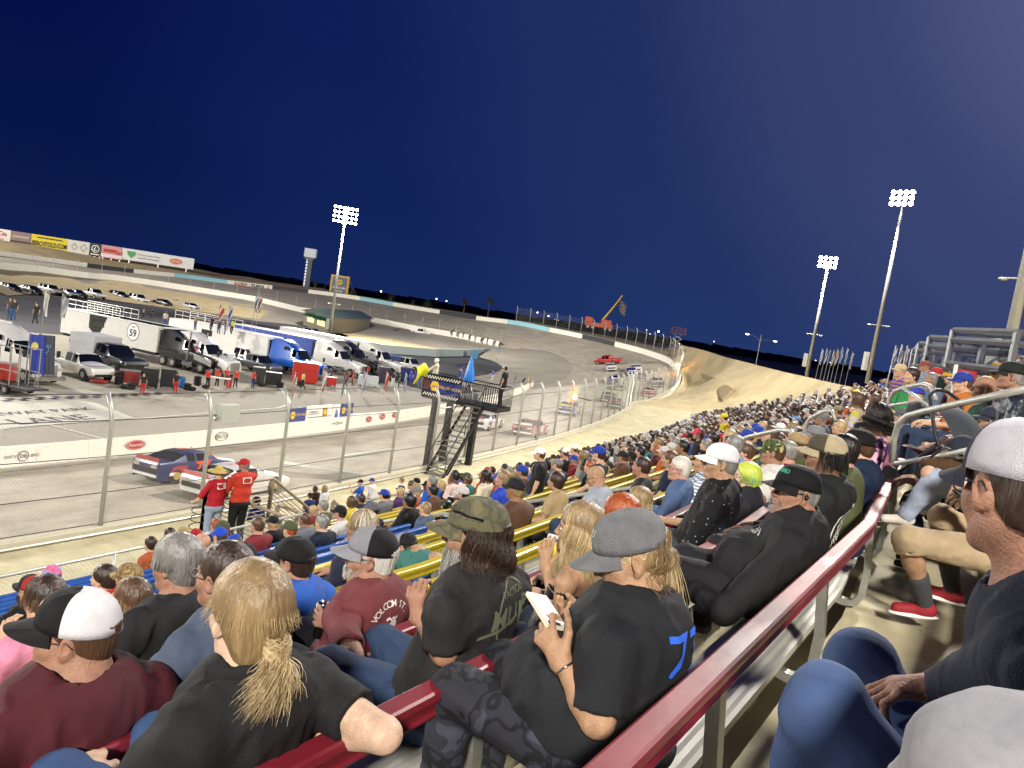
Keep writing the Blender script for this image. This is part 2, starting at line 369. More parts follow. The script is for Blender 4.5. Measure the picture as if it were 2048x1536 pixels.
# infield apron: everything inside the inner edge
poly=[cr(IN,i/(NT*2)) for i in range(NT*2+1)]
back=[p for p in poly]
cen=Vector((-45,110,0))
m=MB();vs=[];n=len(poly)
for k in range(5):
    f=k/4
    for p in poly:
        q=p.lerp(Vector((cen.x,cen.y,0)),f*.999);q.z=p.z*max(0,1-f*4.5)-.02 if k else p.z-.01;vs.append(q)
fs=[]
for k in range(4):
    for i in range(n-1): fs.append((k*n+i,k*n+i+1,(k+1)*n+i+1,(k+1)*n+i))
m.add(vs,fs);m.build('infield',None,asph,kind='structure')
sheet('infield_left',[(cen.x,cen.y),(poly[0].x,poly[0].y),(-120,-60),(-260,60),(poly[-1].x,poly[-1].y)],-.03,asph)
def strip(name,pts,w,z,mat,kind='structure'):
    m=MB();pts=[Vector((p[0],p[1],z)) for p in pts];m.sweep(pts,[(-w/2,0),(w/2,0)],closed=False);return m.build(name,None,mat,kind=kind)
# dark skid pad
ov=[(1112,742),(1100,757),(1060,770),(1000,780),(940,786),(870,786),(800,768),(700,740),(560,715),(600,680),(640,686),(740,697),(860,708),(940,707),(1000,706),(1060,714),(1095,725)]
sheet('skid_pad',[pz(x,y,0.) for x,y in ov][::-1],.06,asphd)
sheet('car_park',[pz(x,y,0.) for x,y in [(-80,565),(0,575),(120,588),(300,612),(500,640),(640,655),(700,672),(600,690),(400,690),(0,660),(-120,660)]],.05,asphl)
sheet('sand_lot',[pz(x,y,0.) for x,y in [(640,672),(690,684),(880,704),(985,697),(940,690),(860,672),(760,650),(680,648),(600,640)]],.08,sandf)
ln=P('#d9d4c4',.7)
# sand slope under the inner wall of the backstretch
m=MB();a=[];b_=[]
for x,y,Y in inn[7:]:
    w=pY(x,y,Y);a.append(w+Vector((0,0,-.05)));d=(Vector((cen.x,cen.y,0))-w);d.z=0;d.normalize();q=w+d*(9+w.z*5);q.z=.1;b_.append(q)
n=len(a);rows=8;vs=[]
for k in range(rows+1):
    for i in range(n):
        p=a[i].lerp(b_[i],k/rows);p.z+=RNG.uniform(-.15,.15)*(0<k<rows);vs.append(p)
m.add(vs,[(k*n+i,k*n+i+1,(k+1)*n+i+1,(k+1)*n+i) for k in range(rows) for i in range(n-1)]);m.build('sand_slope',None,sandf,True,kind='structure')
# painted lines
strip('pit_line',[pz(x,y,0) for x,y in [(-60,870),(15,856),(120,847),(280,837),(420,826),(555,816),(573,811),(580,805),(576,795),(560,776),(530,764)]],.22,.012,ln)
strip('lane_line',[arc(s,35.6) for s in range(10,100,4)],.12,.32,ln)
strip('finish_line',[pz(563,936,.6),pz(640,941,.8),pz(718,948,.85)],.5,.93,ln)
for x0,y0,x1,y1 in [(100,850,215,880),(410,790,420,780)]: strip('pit_box_line',[pz(x0,y0,0),pz(x1,y1,0)],.18,.014,ln)
va=[pz(x,y,0) for x,y in [(-120,800),(0,795),(100,793),(190,806),(268,836),(150,846),(15,856),(-120,868)]]
sheet('painted_floor',[(p.x,p.y) for p in va][::-1],.02,P('#d8d2c3',.7,var=.22))
nb=P('#3a3548',.7)
e1=(pz(268,836,0)-pz(15,856,0)).normalized();e2=Vector((-e1.y,e1.x,0))
m=MB();text_on(m,'VICTORY LANE',pz(150,846,.034)-e1*5.2+e2*1.3,e1,e2,2.1,.01);text_on(m,'RACEWAY PARK',pz(60,826,.034)+e2*.2,e1,e2,1.2,.01)
for i in range(26):
    for k in range(2):
        if (i+k)%2==0: quad(m,pz(-20,803,.034)+e1*(i*.55)+e2*(k*.5),e1,e2,.55,.5)
m.build('floor_lettering',None,nb,kind='structure')
# tyre marks on the skid pad
m=MB()
for k in range(14):
    c=pz(RNG.uniform(820,1060),RNG.uniform(712,765),0);r=RNG.uniform(6,22);a0=RNG.uniform(0,6);pts=[c+Vector((r*math.cos(a0+i*.12),r*1.4*math.sin(a0+i*.12),.075)) for i in range(12)]
    m.sweep(pts,[(-.2,0),(.2,0)],closed=False)
m.build('tyre_marks',None,P('#232326',.9),kind='structure')
# ================================================================ walls of the track
wallc=P('#e6e1d2',.75,bump=.15);tealc=P('#8fc3cc',.7);blackc=P('#3a3b3d',.8);redc=P('#b1342c',.6)
t=thing('outer_wall','white retaining wall on the outside of the track with black and light blue stretches in the banked turn','wall',WT[0])
us=[i/(NT*6) for i in range(NT*6+1)]
cuts=[(1e9,1283,'w'),(1325,1283,'t'),(1283,1230,'w'),(1230,1165,'b'),(1165,1100,'w'),(1100,1028,'t'),(1028,953,'w'),(953,880,'b'),(880,800,'w'),(800,720,'t'),(720,632,'w'),(632,548,'b'),(548,457,'w'),(457,363,'t'),(363,268,'w'),(268,175,'b'),(175,-9999,'w')]
cm={'w':wallc,'t':tealc,'b':blackc};seg=[]
def pxx(p):
    v=np.array(p)-np.array((0,0,H));w=v@FW;return 1024+F*(v@RV)/w
def colr(i):
    if i/6<iFar+3.2: return 'w'
    x=pxx(cr(WT,us[i]))
    if x>1325:return 'w'
    for a_,b_,c_ in cuts:
        if b_<=x<a_: return c_
    return 'w'
i=0;cur=colr(0);st=0
WP=[cr(WT,u) for u in us]
for i in range(1,len(us)+1):
    c_=colr(i) if i<len(us) else None
    if c_!=cur:
        path=WP[st:min(i,len(us)-1)+1];h=1.5 if st/6<iFar else 1.3
        if len(path)>1:
            MB().sweep(path,[(-.3,0),(.0,0),(.0,-h),(-.3,-h)]).build('wall_section',t,cm[cur],world=True)
        st=min(i,len(us)-1);cur=c_
cs_=[cr(WT,u) for u in us if u*NT<iFar+1];MB().sweep(cs_,[(-.34,.2),(-.34,-.02),(-.02,-.02),(-.02,.2)]).build('wall_cap',t,P('#bfb79f',.8),world=True)
MB().tube([p_+Vector((.42,-.2,.08)) for p_ in cs_[12:]],.04,5).build('conduit',t,galv,world=True)
# lettering on the wall
a_=pY(465,563,239);b_=pY(540,572,245);r=(b_-a_);r.z*=1
off=Vector((r.y,-r.x,0)).normalized()*.3
if off.y>0: off=-off
m=MB().mat(redc);text_on(m,'KCRP',a_.lerp(b_,.22)+off-Vector((0,0,.55)),r,(0,0,1),1.15,.03,sx=1.35);m.mat(black);text_on(m,'TURN',a_.lerp(b_,.66)+off-Vector((0,0,.55)),r,(0,0,1),1.15,.03,sx=1.3);m.mat(redc);text_on(m,'2',a_.lerp(b_,.95)+off-Vector((0,0,.55)),r,(0,0,1),1.15,.03,sx=1.3)
m.build('wall_lettering',t,world=True)
# infield pit wall
t=thing('pit_wall','low white concrete wall between the track and pit road with sponsor ovals painted on it','wall',arc(20,37))
k=0
for s0 in list(range(-20,118,3))+[118]:
    s1=min(s0+2.98,122);path=[arc(s0+(s1-s0)*q/2,37.+max(0,(s0+(s1-s0)*q/2-100))*.0-max(0,s0-100)*.1*0) for q in range(3)]
    MB().sweep(path,[(-.08,.95),(-.2,0),(.3,0),(.1,.95)]).build('wall_block',t,wallc,world=True)
def onwall(x,y,z=.5): # point on the face of the pit wall
    p=pD(x,y,36.93);return p
def wallframe(p):
    s,_=inv(p);a=arcdir(s);return Vector((math.sin(a),math.cos(a),0)),Vector((0,0,1)),Vector((math.cos(a),-math.sin(a),0))
def face(p,n_,o=.06): return p+n_*o
pr=P('#b5262b',.5)
for (x,y,rx,ry,tx,wd) in [(269,889,.62,.27,'Peterbilt',.26),(736,838,.42,.26,'CAL.',.24),(763,833,.42,.26,'CAL.',.24),(788,829,.42,.26,'CAL.',.24)]:
    p=onwall(x,y);r,u,n_=wallframe(p);m=MB().mat(pr);disc(m,face(p,n_,.11),r,u,rx,ry);m.mat(wallc);disc(m,face(p,n_,.118),r,u,rx*.93,ry*.88,24,.94);text_on(m,tx,face(p,n_,.124),r,u,wd,.004,slant=.25);m.build('sponsor_oval',t,world=True)
p=onwall(441,872);r,u,n_=wallframe(p);m=MB().mat(dark);disc(m,face(p,n_,.11),r,u,.52,.28,24,.9);text_on(m,'BECO',face(p,n_,.115),r,u,.32);m.build('sponsor_oval',t,world=True)
p=onwall(44,911);r,u,n_=wallframe(p);m=MB().mat(P('#26242c'));disc(m,face(p,n_,.11),r,u,.26,.26,20,.86);text_on(m,'DB',face(p,n_,.115),r,u,.26);text_on(m,'DIRTY',face(p,n_,.115)-r*.58,r,u,.2);text_on(m,'BIRD',face(p,n_,.115)+r*.55,r,u,.2);m.build('sponsor_lettering',t,world=True)
p=onwall(672,846);r,u,n_=wallframe(p);m=MB().mat(P('#5f6470'));disc(m,face(p,n_,.11),r,u,.16,.16,16,.7);quad(m,face(p,n_,.112)-r*.45,r,u,.5,.06);quad(m,face(p,n_,.112)+r*.45,r,u,.5,.06);m.build('sponsor_lettering',t,world=True)
# banners standing on the pit wall
navy=P('#24327e',.6);yel=P('#f0c21c',.6)
def banner(x0,x1,y,label,fn,bgm,h=1.0):
    p0=pD(x0,y,37.2);p1=pD(x1,y-.12*(x1-x0),37.2);w=(p1-p0).length;c=(p0+p1)/2;r=(p1-p0).normalized();r.z=0;n_=Vector((r.y,-r.x,0))
    t=thing('banner',label,'banner',c-Vector((0,0,h/2)));m=MB();m.box(c,(w,.05,h),Matrix((r,-n_,(0,0,1))).transposed());m.build('panel',t,bgm,world=True)
    m=MB();fn(m,c+n_*.04,r,Vector((0,0,1)),w,h);m.build('print',t,world=True)
def fn1(m,c,r,u,w,h):
    m.mat(yel);disc(m,c-r*w*.25,r,u,h*.27,h*.3,6);text_on(m,'KNOW HOW',c+r*w*.17,r,u,h*.26,.01,sx=1.1);m.mat(navy);text_on(m,'NAPA',c-r*w*.25+Vector((0,0,0))+r.cross(u)*.01,r,u,h*.17,.01)
banner(576,611,832,'navy blue banner on the pit wall, left one of the two',fn1,navy)
banner(680,706,821,'navy blue banner on the pit wall, right one of the two',fn1,navy)
def fn2(m,c,r,u,w,h):
    m.mat(black);text_on(m,'CEFCU',c-r*w*.22,r,u,h*.33,.01);quad(m,c+r*w*.02-u*h*.3,r,u,w*.9,.05);m.mat(P('#c0452d'));quad(m,c+r*w*.22,r,u,w*.17,h*.6);m.mat(yel);disc(m,c+r*w*.22+r.cross(u)*.01,r,u,h*.18,h*.2,8)
banner(612,663,828,'white banner with black letters and an orange square on the pit wall',fn2,white,1.05)
def fn3(m,c,r,u,w,h):
    m.mat(P('#3b62b8'));m.add([c-r*w*.2-u*h*.3,c+r*w*.1-u*h*.3,c+r*w*.02+u*h*.35],[(0,1,2)]);m.add([c+r*w*.02-u*h*.3,c+r*w*.3-u*h*.3,c+r*w*.18+u*h*.2],[(0,1,2)])
banner(664,679,826,'small white banner with blue triangles on the pit wall',fn3,white,1.2)
# inner wall of the backstretch
t=thing('backstretch_wall','long white wall on the infield side of the backstretch behind the parked cars','wall',pY(*inn[8]))
path=[pY(*q)+Vector((0,0,.1)) for q in inn[8:]]
MB().sweep(path,[(-.15,1.25),(.15,1.25),(.15,-.3),(-.15,-.3)]).build('wall',t,wallc,world=True)
tot=0;last=None
for i in range(0,220):
    u=i/219;p=cr(path,u)
    if last is None or (p-last).length>5.:
        MB().tube([p+Vector((0,0,1.2)),p+Vector((0,0,4.))],.05,5).build('fence_post',t,galv,world=True);last=p
# pale blue rail round the back of the skid pad
t=thing('pad_wall','low pale blue wall curving round the back of the dark skid pad with a blue block','wall',pz(870,715,0))
path=[pz(x,y,0.) for x,y in [(560,681),(640,691),(700,699),(780,707),(870,713),(940,712),(995,707)]]
MB().sweep(path,[(-.2,1.5),(.2,1.5),(.2,0),(-.2,0)]).build('wall',t,P('#b9c4c0',.7),world=True)
MB().box(pz(949,709,.8),(1.6,1.2,1.9)).build('end_block',t,P('#4f86a8'),world=True);MB().box(pz(995,705,.8),(1.4,1.2,1.8)).build('end_block',t,P('#4f86a8'),world=True)
# ================================================================ catch fence
t=thing('catch_fence','tall galvanised catch fence with curved post tops along the track','fence',arc(20,21.3,ZW))
cl=[];
for i in range(len(WP)-1):
    cl.append((WP[i],WP[i+1]))
posts=[];acc=0.;nxt=None;s_run=0
tot=0
L_=[0]
for a_,b_ in cl: L_.append(L_[-1]+(b_-a_).length)
def wp(d):
    i=min(max(np.searchsorted(L_,d)-1,0),len(cl)-1);f=(d-L_[i])/(L_[i+1]-L_[i]);p=cl[i][0].lerp(cl[i][1],f);q=(cl[i][1]-cl[i][0]);n_=Vector((-q.y,q.x,0)).normalized();return p,n_
d0=None
for i in range(2000):
    p,_=wp(i*.05+30)
    if inv(p)[0]>=11.25-3.55*3: d0=i*.05+30;break
dists=[];d=d0
ENDX=1026
while True:
    p,n_=wp(d)
    if p.y>150 and pxx(p)<ENDX: break
    dists.append(d);d+=3.55 if p.y<100 else 5.2
FH=3.65
def ptop(d,z,o=0.):
    p,n_=wp(d);return p+n_*o+Vector((0,0,z))
for d in dists:
    q=lambda o,z:ptop(d,z,o)
    MB().tube([q(-.12,-.1),q(-.12,FH-.35),q(-.09,FH-.12),q(0,FH+.12),q(.2,FH+.5)],[.07 if d<160 else .09]*5,7).build('post',t,galv,True,world=True)
for z in (.25,1.2,2.3,3.4,4.15):
    o=-.02 if z<3.5 else .17
    MB().tube([ptop(d,z+.03*math.sin(i*1.3),o) for i,d in enumerate(dists)],.013,4).build('cable',t,dark,world=True)
MB().tube([ptop(d,.05,-.12) for d in dists],.05,6).build('bottom_rail',t,galv,world=True)
for a_,b_,z in [(6,7,3.1),(6,7,1.35),(8,9,3.1),(8,9,1.35)]:
    MB().tube([ptop(dists[a_],z,-.12),ptop(dists[b_],z,-.12)],.045,6).build('gate_bar',t,galv,world=True)
m=MB()
def wires(d_a,d_b,sp,r,h=FH+.1):
    k=int((d_b-d_a+h)/sp)
    for i in range(k):
        x0=d_a-h+i*sp
        for sgn in (1,-1):
            lo=max(d_a,x0);hi=min(d_b,x0+h)
            if hi-lo<.05: continue
            z0,z1=(lo-x0,hi-x0);
            if sgn<0: z0,z1=h-z0,h-z1
            if hi-lo>2.: pts=[ptop(lo+(hi-lo)*q/2,z0+(z1-z0)*q/2) for q in range(3)]
            else: pts=[ptop(lo,z0),ptop(hi,z1)]
            m.tube(pts,r,3,False)
wires(dists[2],dists[12],.115,.0030);wires(dists[12],dists[24],.2,.0036);wires(dists[24],dists[-1],.5,.005)
m.build('wire_mesh',t,galv,world=True)
for d,sx in [(dists[4]+.7,1),(dists[9]+.6,1),(dists[14]+.6,1),(dists[19]+.5,1),(dists[23]+.5,1)]:
    p,n_=wp(d);R=Matrix.Rotation(math.atan2(n_.y,n_.x),3,'Z');tt=thing('speaker_box','grey box speaker clamped to catch fence post number %s of the row, counted from the left'%ORD[[4,9,14,19,23].index(dists.index(min(dists,key=lambda q:abs(q-d))))+1] if False else 'grey box mounted near the top of the catch fence, %s from the left'%ORD[[4,9,14,19,23].index(min([4,9,14,19,23],key=lambda q:abs(dists[q]-d)))],'box',p+Vector((0,0,3.2)),0,'grey boxes on the catch fence')
    m=MB();m.box(p+Vector((0,0,3.45))-n_*.1,(.35,.75,.6),R);m.build('housing',tt,P('#a9aca2',.6),world=True);m=MB();m.tube([p+Vector((0,0,3.3))-n_*.1,ptop(d-.65,3.3,-.12)],.04,6);m.build('bracket',tt,galv,world=True)
# amber flashing lights on the fence
amb=M('amber_lamp',(1,.42,.04),emit=28,var=0)
for x,y,D_,l in [(1150,793,21.0,'orange warning light glowing on the fence in front of the blue race car'),(1355,731,None,'orange warning light glowing at the end of the wall in the turn')]:
    p=pD(x,y,D_) if D_ else pY(x,y,139)
    t=thing('warning_light',l,'warning light',p);MB().ell((0,0,0),(.2,.2,.22) if D_ else (.42,.42,.42),12,8).build('lamp',t,amb,True);MB().tube([(0,0,0),(1.2,-.3,-.1)],.04,6).build('bracket',t,dark)
    l_=bpy.data.lights.new('amber_glow','POINT');l_.energy=60 if D_ else 300;l_.color=(1,.45,.08);l_.shadow_soft_size=.25;o=bpy.data.objects.new('amber_glow',l_);COL.objects.link(o);o.location=p+Vector((-.3,-.4,.1))
# ================================================================ grandstand
SB=[-12.8,4.8,22.4,40.,57.6];SO=[-.138,-.10,-.04,0,0]
def SP(s,D,z=0.):
    i=0
    while i<3 and s>SB[i+1]: i+=1
    a_=arc(SB[i],D+SO[i],z);b_=arc(SB[i+1],D+SO[i+1],z);return a_.lerp(b_,(s-SB[i])/(SB[i+1]-SB[i]))
def segaz(s):
    i=0
    while i<3 and s>SB[i+1]: i+=1
    d=arc(SB[i+1],0)-arc(SB[i],0);return math.atan2(d.y,d.x)   # angle of +x(u)
JT,JB=-9,15
t=thing('grandstand','stepped concrete grandstand that curves along the front straight','grandstand',arc(0,0,0))
prof=[]
prof.append((-30,flo(JT)));
for j in range(JT,JB+1):
    prof.append((railD(j)+.04,flo(j-1) if j>JT else flo(JT)));prof.append((railD(j)+.04,flo(j)))
prof.append((12.6,flo(JB)-0.0));
prof[-1]=(11.6,flo(JB));prof+= [(11.6,4.2),(12.6,4.2),(12.6,ZW),(21.3,ZW)]
for k in range(4):
    m=MB();vs=[];fs=[];n=len(prof)
    for q_ in (k,k+1):
        for D,z in prof: vs.append(arc(SB[q_],D+(SO[q_] if D<20 else 0),z))
    fs=[(i,i+1,n+i+1,n+i) for i in range(n-1)];m.add(vs,fs);m.build('stepped_floor',t,conc,world=True)
# end wall of the stand
vs=[];m=MB()
for D,z in prof[:-3]: vs+= [SP(57.6,D,z),SP(57.6,D,-1)]
m.add(vs,[(2*i,2*i+1,2*i+3,2*i+2) for i in range(len(prof)-4)]);m.build('end_wall',t,conc,world=True)
path=[SP(57.65,D,z) for D,z in [(-8,flo(JT)+.9),(12.6,flo(15)+.7)]]
MB().add([path[0],path[1],path[1]-Vector((0,0,2.2)),path[0]-Vector((0,0,1.2))],[(0,1,2,3)]).build('end_panel',t,P('#a9aaa4',.6),world=True)
m=MB();m.add([arc(s_,D,ZW+.004) for s_ in (57.6,66,75,85,96) for D in (21.3,8)],[(2*i,2*i+2,2*i+3,2*i+1) for i in range(4)])
m.build('walkway',None,conc,kind='structure')
# sand bank beyond the stand
bot=[arc(57.8,6.5,5.5),arc(64,7.8,2.6),arc(76,8.1,2.28),arc(88,8.6,2.28),arc(94,11,2.28),arc(95.6,14.5,2.28),arc(95.8,18,2.28),arc(95.6,21.4,2.28),cr(WT,(iFar+.6)/NT),cr(WT,(iFar+1.4)/NT),cr(WT,(iFar+2.3)/NT),cr(WT,(iFar+3.4)/NT),cr(WT,(iFar+4.4)/NT)]
bot=[p+Vector((.5,-.2,-.5)) if i>7 else p for i,p in enumerate(bot)]
top=[pY(1760,785,58),pY(1730,779,64),pY(1690,771,72),pY(1650,762,80),pY(1610,753,88),pY(1570,744,97),pY(1530,734,106),pY(1490,724,114),pY(1450,714,124),pY(1425,706,132),pY(1405,700,140),pY(1385,695,148),pY(1362,690,156)]
m=MB();g=random.Random(3)
from mathutils import noise as mnoise
def bk(u,v):
    n=len(bot)-1;pb_=cr(bot,u);pt_=cr(top,u);p=pb_.lerp(pt_,v);p.z=pb_.z+(pt_.z-pb_.z)*v**(1.2+1.3*math.sin(math.pi*min(1,max(0,(u-.25)/.7))));p.z+=(mnoise.noise(Vector((p.x*.12,p.y*.12,0)))*.5+mnoise.noise(Vector((p.x*.4,p.y*.4,3)))*.35+abs(mnoise.noise(Vector((p.x*.9,p.y*.5,7))))*.25)*math.sin(math.pi*v);return p
m.grid(bk,110,60);
def bk2(u,v):
    p=cr(top,u);q=p+Vector((p.x*.25+6,p.y*.25+12,0));r_=p.lerp(q,v);r_.z=p.z+(-.2-p.z)*v;return r_
m.grid(bk2,20,4);bank=m.build('sand_bank',None,sand,True,kind='structure')
# inner slope behind the outer wall of the turn and backstretch
m=MB()
def bk3(u,v):
    p=cr(WT[iFar+4:],u)+Vector((0,0,-.15));d=Vector((p.x+45,p.y-110,0)).normalized();q=p+d*26*v;prof_=[0,.9,1.6,2.2,2.0][min(4,int(v*4))];q.z=p.z+(1.6*v if v<.5 else .8)+mnoise.noise(Vector((q.x*.08,q.y*.08,1)))*.8*v
    if pxx(p)>640: q.z=p.z+.35*math.sin(v*3)+mnoise.noise(Vector((q.x*.08,q.y*.08,1)))*.3*v
    else: q.z+=v*2.0*min(1,(640-pxx(p))/500)
    return q
m.grid(bk3,90,6);m.build('outer_berm',None,M('berm_soil','#b09b70',.95,var=.25,scale=.2,bump=.6,bscale=2),True,kind='structure')
# retaining wall cut into the bank
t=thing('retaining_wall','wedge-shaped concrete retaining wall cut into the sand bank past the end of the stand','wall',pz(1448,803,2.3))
_bb=BVHTree.FromPolygons([v.co for v in bank.data.vertices],[tuple(p.vertices) for p in bank.data.polygons])
def onbank(x,y,Yf):
    h=_bb.ray_cast(Vector((0,0,H)),Vector(ray(x,y)).normalized(),400);return h[0] if h[0] is not None else pY(x,y,Yf)
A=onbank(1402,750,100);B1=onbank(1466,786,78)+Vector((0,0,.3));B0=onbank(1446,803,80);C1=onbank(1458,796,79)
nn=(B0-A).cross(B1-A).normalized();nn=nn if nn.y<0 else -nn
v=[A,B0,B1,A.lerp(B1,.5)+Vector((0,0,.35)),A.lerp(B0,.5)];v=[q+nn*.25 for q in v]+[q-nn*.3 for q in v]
MB().add(v,[(0,4,1,2,3),(8,6,5) if False else (5,8,7,6,9),(0,3,8,5),(3,2,7,8),(2,1,6,7),(1,4,9,6),(4,0,5,9)]).build('wall',t,M('shaded_retaining_concrete','#8c7c5c',.9,var=.2),world=True)  # shade on the cut face is put into this darker concrete colour
# ---------------------------------------------------------------- benches
BR={'red':P('#7c1d2b',.45,coat=.15,bump=.12,bscale=8,var=.28,scale=2.5),'yellow':P('#b5a01a',.36,coat=.3),'blue':P('#1f4f9c',.36,coat=.3)}
PB=[(-.040,-.020),(-.037,-.005),(-.028,0),(.026,0),(.034,-.005),(.037,-.02),(.037,-.028),(.026,-.032),(.022,-.092),(.0,-.096),(-.024,-.092),(-.028,-.082),(-.018,-.076),(-.018,-.056),(-.028,-.05),(-.028,-.034),(-.039,-.03)]
AIS=[-12.0,9.6,19.2,28.8,38.4,48.,57.]
def rowname(j):
    return ('row level with the camera' if j==0 else (ORD[j-1]+' row below the camera') if j>0 else (ORD[-j-1]+' row above the camera'))
SECN=['nearest section','section past the first aisle','section past the second aisle','section past the third aisle','section past the fourth aisle','farthest section']
def bench(j,k):
    sa,sb=AIS[k]+.7,AIS[k+1]-.7
    if j==0 and k==0: sa=-.3
    if j<0 and k==0: sa=1.2
    if j<=0 and k==0: sb=4.2
    if j==-1 and k==0: return
    colr_='red' if (j<=3 or k>=2) else ('yellow' if (j<=7 or k>=1) else 'blue')
    z=flo(j);D=railD(j)-(.28 if j==0 and k==0 else 0);pts=[sa]+([4.8] if sa<4.8<sb else [])+([22.4] if sa<22.4<sb else [])+([40.] if sa<40.<sb else [])+[sb]
    t=thing('bench','%s bleacher bench, %s, %s'%(colr_,rowname(j),SECN[k]),'bench',SP((sa+sb)/2,D,z),0,'bleacher benches of the grandstand')
    path=[SP(s_,D,z+.88) for s_ in pts]
    MB().sweep(path,PB).build('backrest',t,BR[colr_],25 if k==0 else False,world=True)
    m=MB()
    for a_ in (.07,.215):
        pr_=[(a_,0),(a_,-.035),(a_+.13,-.035),(a_+.13,0)]
        if k<2: pr_+= [(a_+.13-.02*q-(0.01),(0 if q%2 else -.004)) for q in range(1,6)]
        m.sweep([SP(s_,D,z+.45) for s_ in pts],pr_[::-1])
    m.build('seat',t,alug,world=True)
    if k<=2 and j>=-2:
        s_=sa+.35
        while s_<sb:
            a=segaz(s_);n_=Vector((-math.sin(a),math.cos(a),0));u_=Vector((math.cos(a),math.sin(a),0));base=SP(s_,D,z)
            pl=[(-.006,.80),(-.035,.56),(-.03,.40),(.0,.345),(.06,.335),(.34,.385)]
            m=MB();vs=[];
            for q,(dn,dz) in enumerate(pl):
                c=base+n_*dn+Vector((0,0,dz))
                for su,sn in ((-.028,-.02),(.028,-.02),(.028,.02),(-.028,.02)):
                    if q<3: vs.append(c+u_*su+n_*sn)
                    elif q==3: vs.append(c+u_*su+(n_-Vector((0,0,-1)))*sn*.7)
                    else: vs.append(c+u_*su+Vector((0,0,sn)))
            n6=len(pl);m.add(vs,[(4*i+e,4*i+(e+1)%4,4*i+4+(e+1)%4,4*i+4+e) for i in range(n6-1) for e in range(4)]+[(3,2,1,0),(4*n6-4,4*n6-3,4*n6-2,4*n6-1)])
            m.build('support',t,alu,world=True);s_+=1.45 if k<2 else 2.2
for k in range(6):
    for j in range(JT+1,JB+1): bench(j,k)
# aisle handrails
def hoop(s_,D0,D1,label,h=.92):
    zf=lambda D:8.874-.298*(D-.495)/.76
    q=lambda D,dz:SP(s_,D,zf(D)+dz)
    t=thing('handrail',label,'handrail',q(D0,0),0,'galvanised aisle handrails')
    top=[q(D0,-.05),q(D0,h-.16),q(D0+.04,h-.05),q(D0+.16,h),q(D1-.16,h),q(D1-.04,h-.05),q(D1,h-.16),q(D1,-.15)]
    MB().tube(top,.024,10,ref=(0,0,1) if False else None).build('rail',t,galv,True,world=True)
    MB().tube([q(D0,.45),q(D1,.45)],.018,8).build('mid_rail',t,galv,True,world=True)
for a_ in range(1,6):
    s_=AIS[a_] if a_>1 else 9.5
    for q,(D0,D1) in enumerate([(-6.3,-3.6),(-3.0,-.2),(.25,2.0),(2.35,5.4),(6.2,9.1),(9.6,11.4)] if a_>1 else [(2.35,5.4),(6.2,9.1),(9.7,12.0)]):
        hoop(s_,D0,D1,'galvanised handrail hoop in the %s aisle, %s from the top'%(ORD[a_-1],ORD[q]))
# ---------------------------------------------------------------- chain link fence in front of the stand
t=thing('chain_link_fence','waist-high chain-link fence along the bottom of the grandstand','fence',SP(0,12.5,4.2))
m=MB();g=[]
def clf(sa,sb,D=12.5,z=4.2,h=1.08):
    MB().tube([SP(s_,D,z+h) for s_ in ([sa,4.8,sb] if sa<4.8<sb else [sa,(sa+sb)/2,sb])],.03,8).build('top_rail',t,galv,True,world=True)
    k=int((sb-sa)/2.8)+1
    for i in range(k+1):
        s_=sa+(sb-sa)*i/k;MB().tube([SP(s_,D,z),SP(s_,D,z+h)],.03,7).build('post',t,galv,True,world=True)
    sp=.085 if sa<20 else .3
    for i in range(int((sb-sa+h)/sp)):
        x0=sa-h+i*sp;lo=max(sa,x0);hi=min(sb,x0+h)
        if hi-lo<.02: continue
        m.tube([SP(lo,D,z+lo-x0),SP(hi,D,z+hi-x0)],.0022 if sa<20 else .004,3,False);m.tube([SP(lo,D,z+h-(lo-x0)),SP(hi,D,z+h-(hi-x0))],.0022 if sa<20 else .004,3,False)
clf(-4,13.2);clf(15.3,22.);clf(22.,40.);clf(40.,57.4)
m.build('wire_mesh',t,galv,world=True)
# ---------------------------------------------------------------- platform with stairs
t=thing('viewing_platform','raised concrete landing with brown metal railings and stairs down to the walkway','platform',SP(14,14,ZW))
def bx(sa,sb,Da,Db,za,zb,name,mat,par=t):
    v=[SP(s_,D,z) for z in (za,zb) for s_,D in ((sa,Da),(sb,Da),(sb,Db),(sa,Db))]
    return MB().add(v,[(0,3,2,1),(4,5,6,7),(0,1,5,4),(1,2,6,5),(2,3,7,6),(3,0,4,7)]).build(name,par,mat,world=True)
bx(12.6,14.9,12.6,15.3,3.9,4.2,'deck',conc)
for i in range(10): bx(14.9+i*.29,15.22+i*.29,13.4,15.3,ZW,4.2-(i+1)*.19,'step',conc)
def railing(pts,label_bars=8,horiz=True):
    MB().tube([p+Vector((0,0,1.07)) for p in pts],.045,8).build('top_rail',t,steel,True,world=True)
    for p in pts: MB().box(p+Vector((0,0,.53)),(.09,.09,1.06)).build('post',t,steel,world=True)
    for i in range(1,label_bars+1): MB().tube([p+Vector((0,0,.11*i)) for p in pts],.013,5).build('bar',t,steel,world=True)
railing([SP(12.65,12.7,4.2),SP(12.65,15.25,4.2)]);railing([SP(12.65,15.25,4.2),SP(14.9,15.25,4.2),SP(17.8,15.25,ZW)]);railing([SP(13.2,13.35,4.2),SP(13.2,12.7,4.2)]);railing([SP(15.3,13.4,4.0),SP(17.9,13.4,ZW)])
# coiled cable beside the platform
t=thing('coiled_wire','loose coil of dark wire hanging beside the viewing platform','wire',SP(12.4,15.2,ZW))
p0=SP(12.35,15.1,4.9);p1=SP(12.35,15.3,2.4);MB().tube([p0.lerp(p1,i/110)+Vector((.16*math.cos(i*.7),.16*math.sin(i*.7),0)) for i in range(111)],.012,4).build('coil',t,dark,world=True)
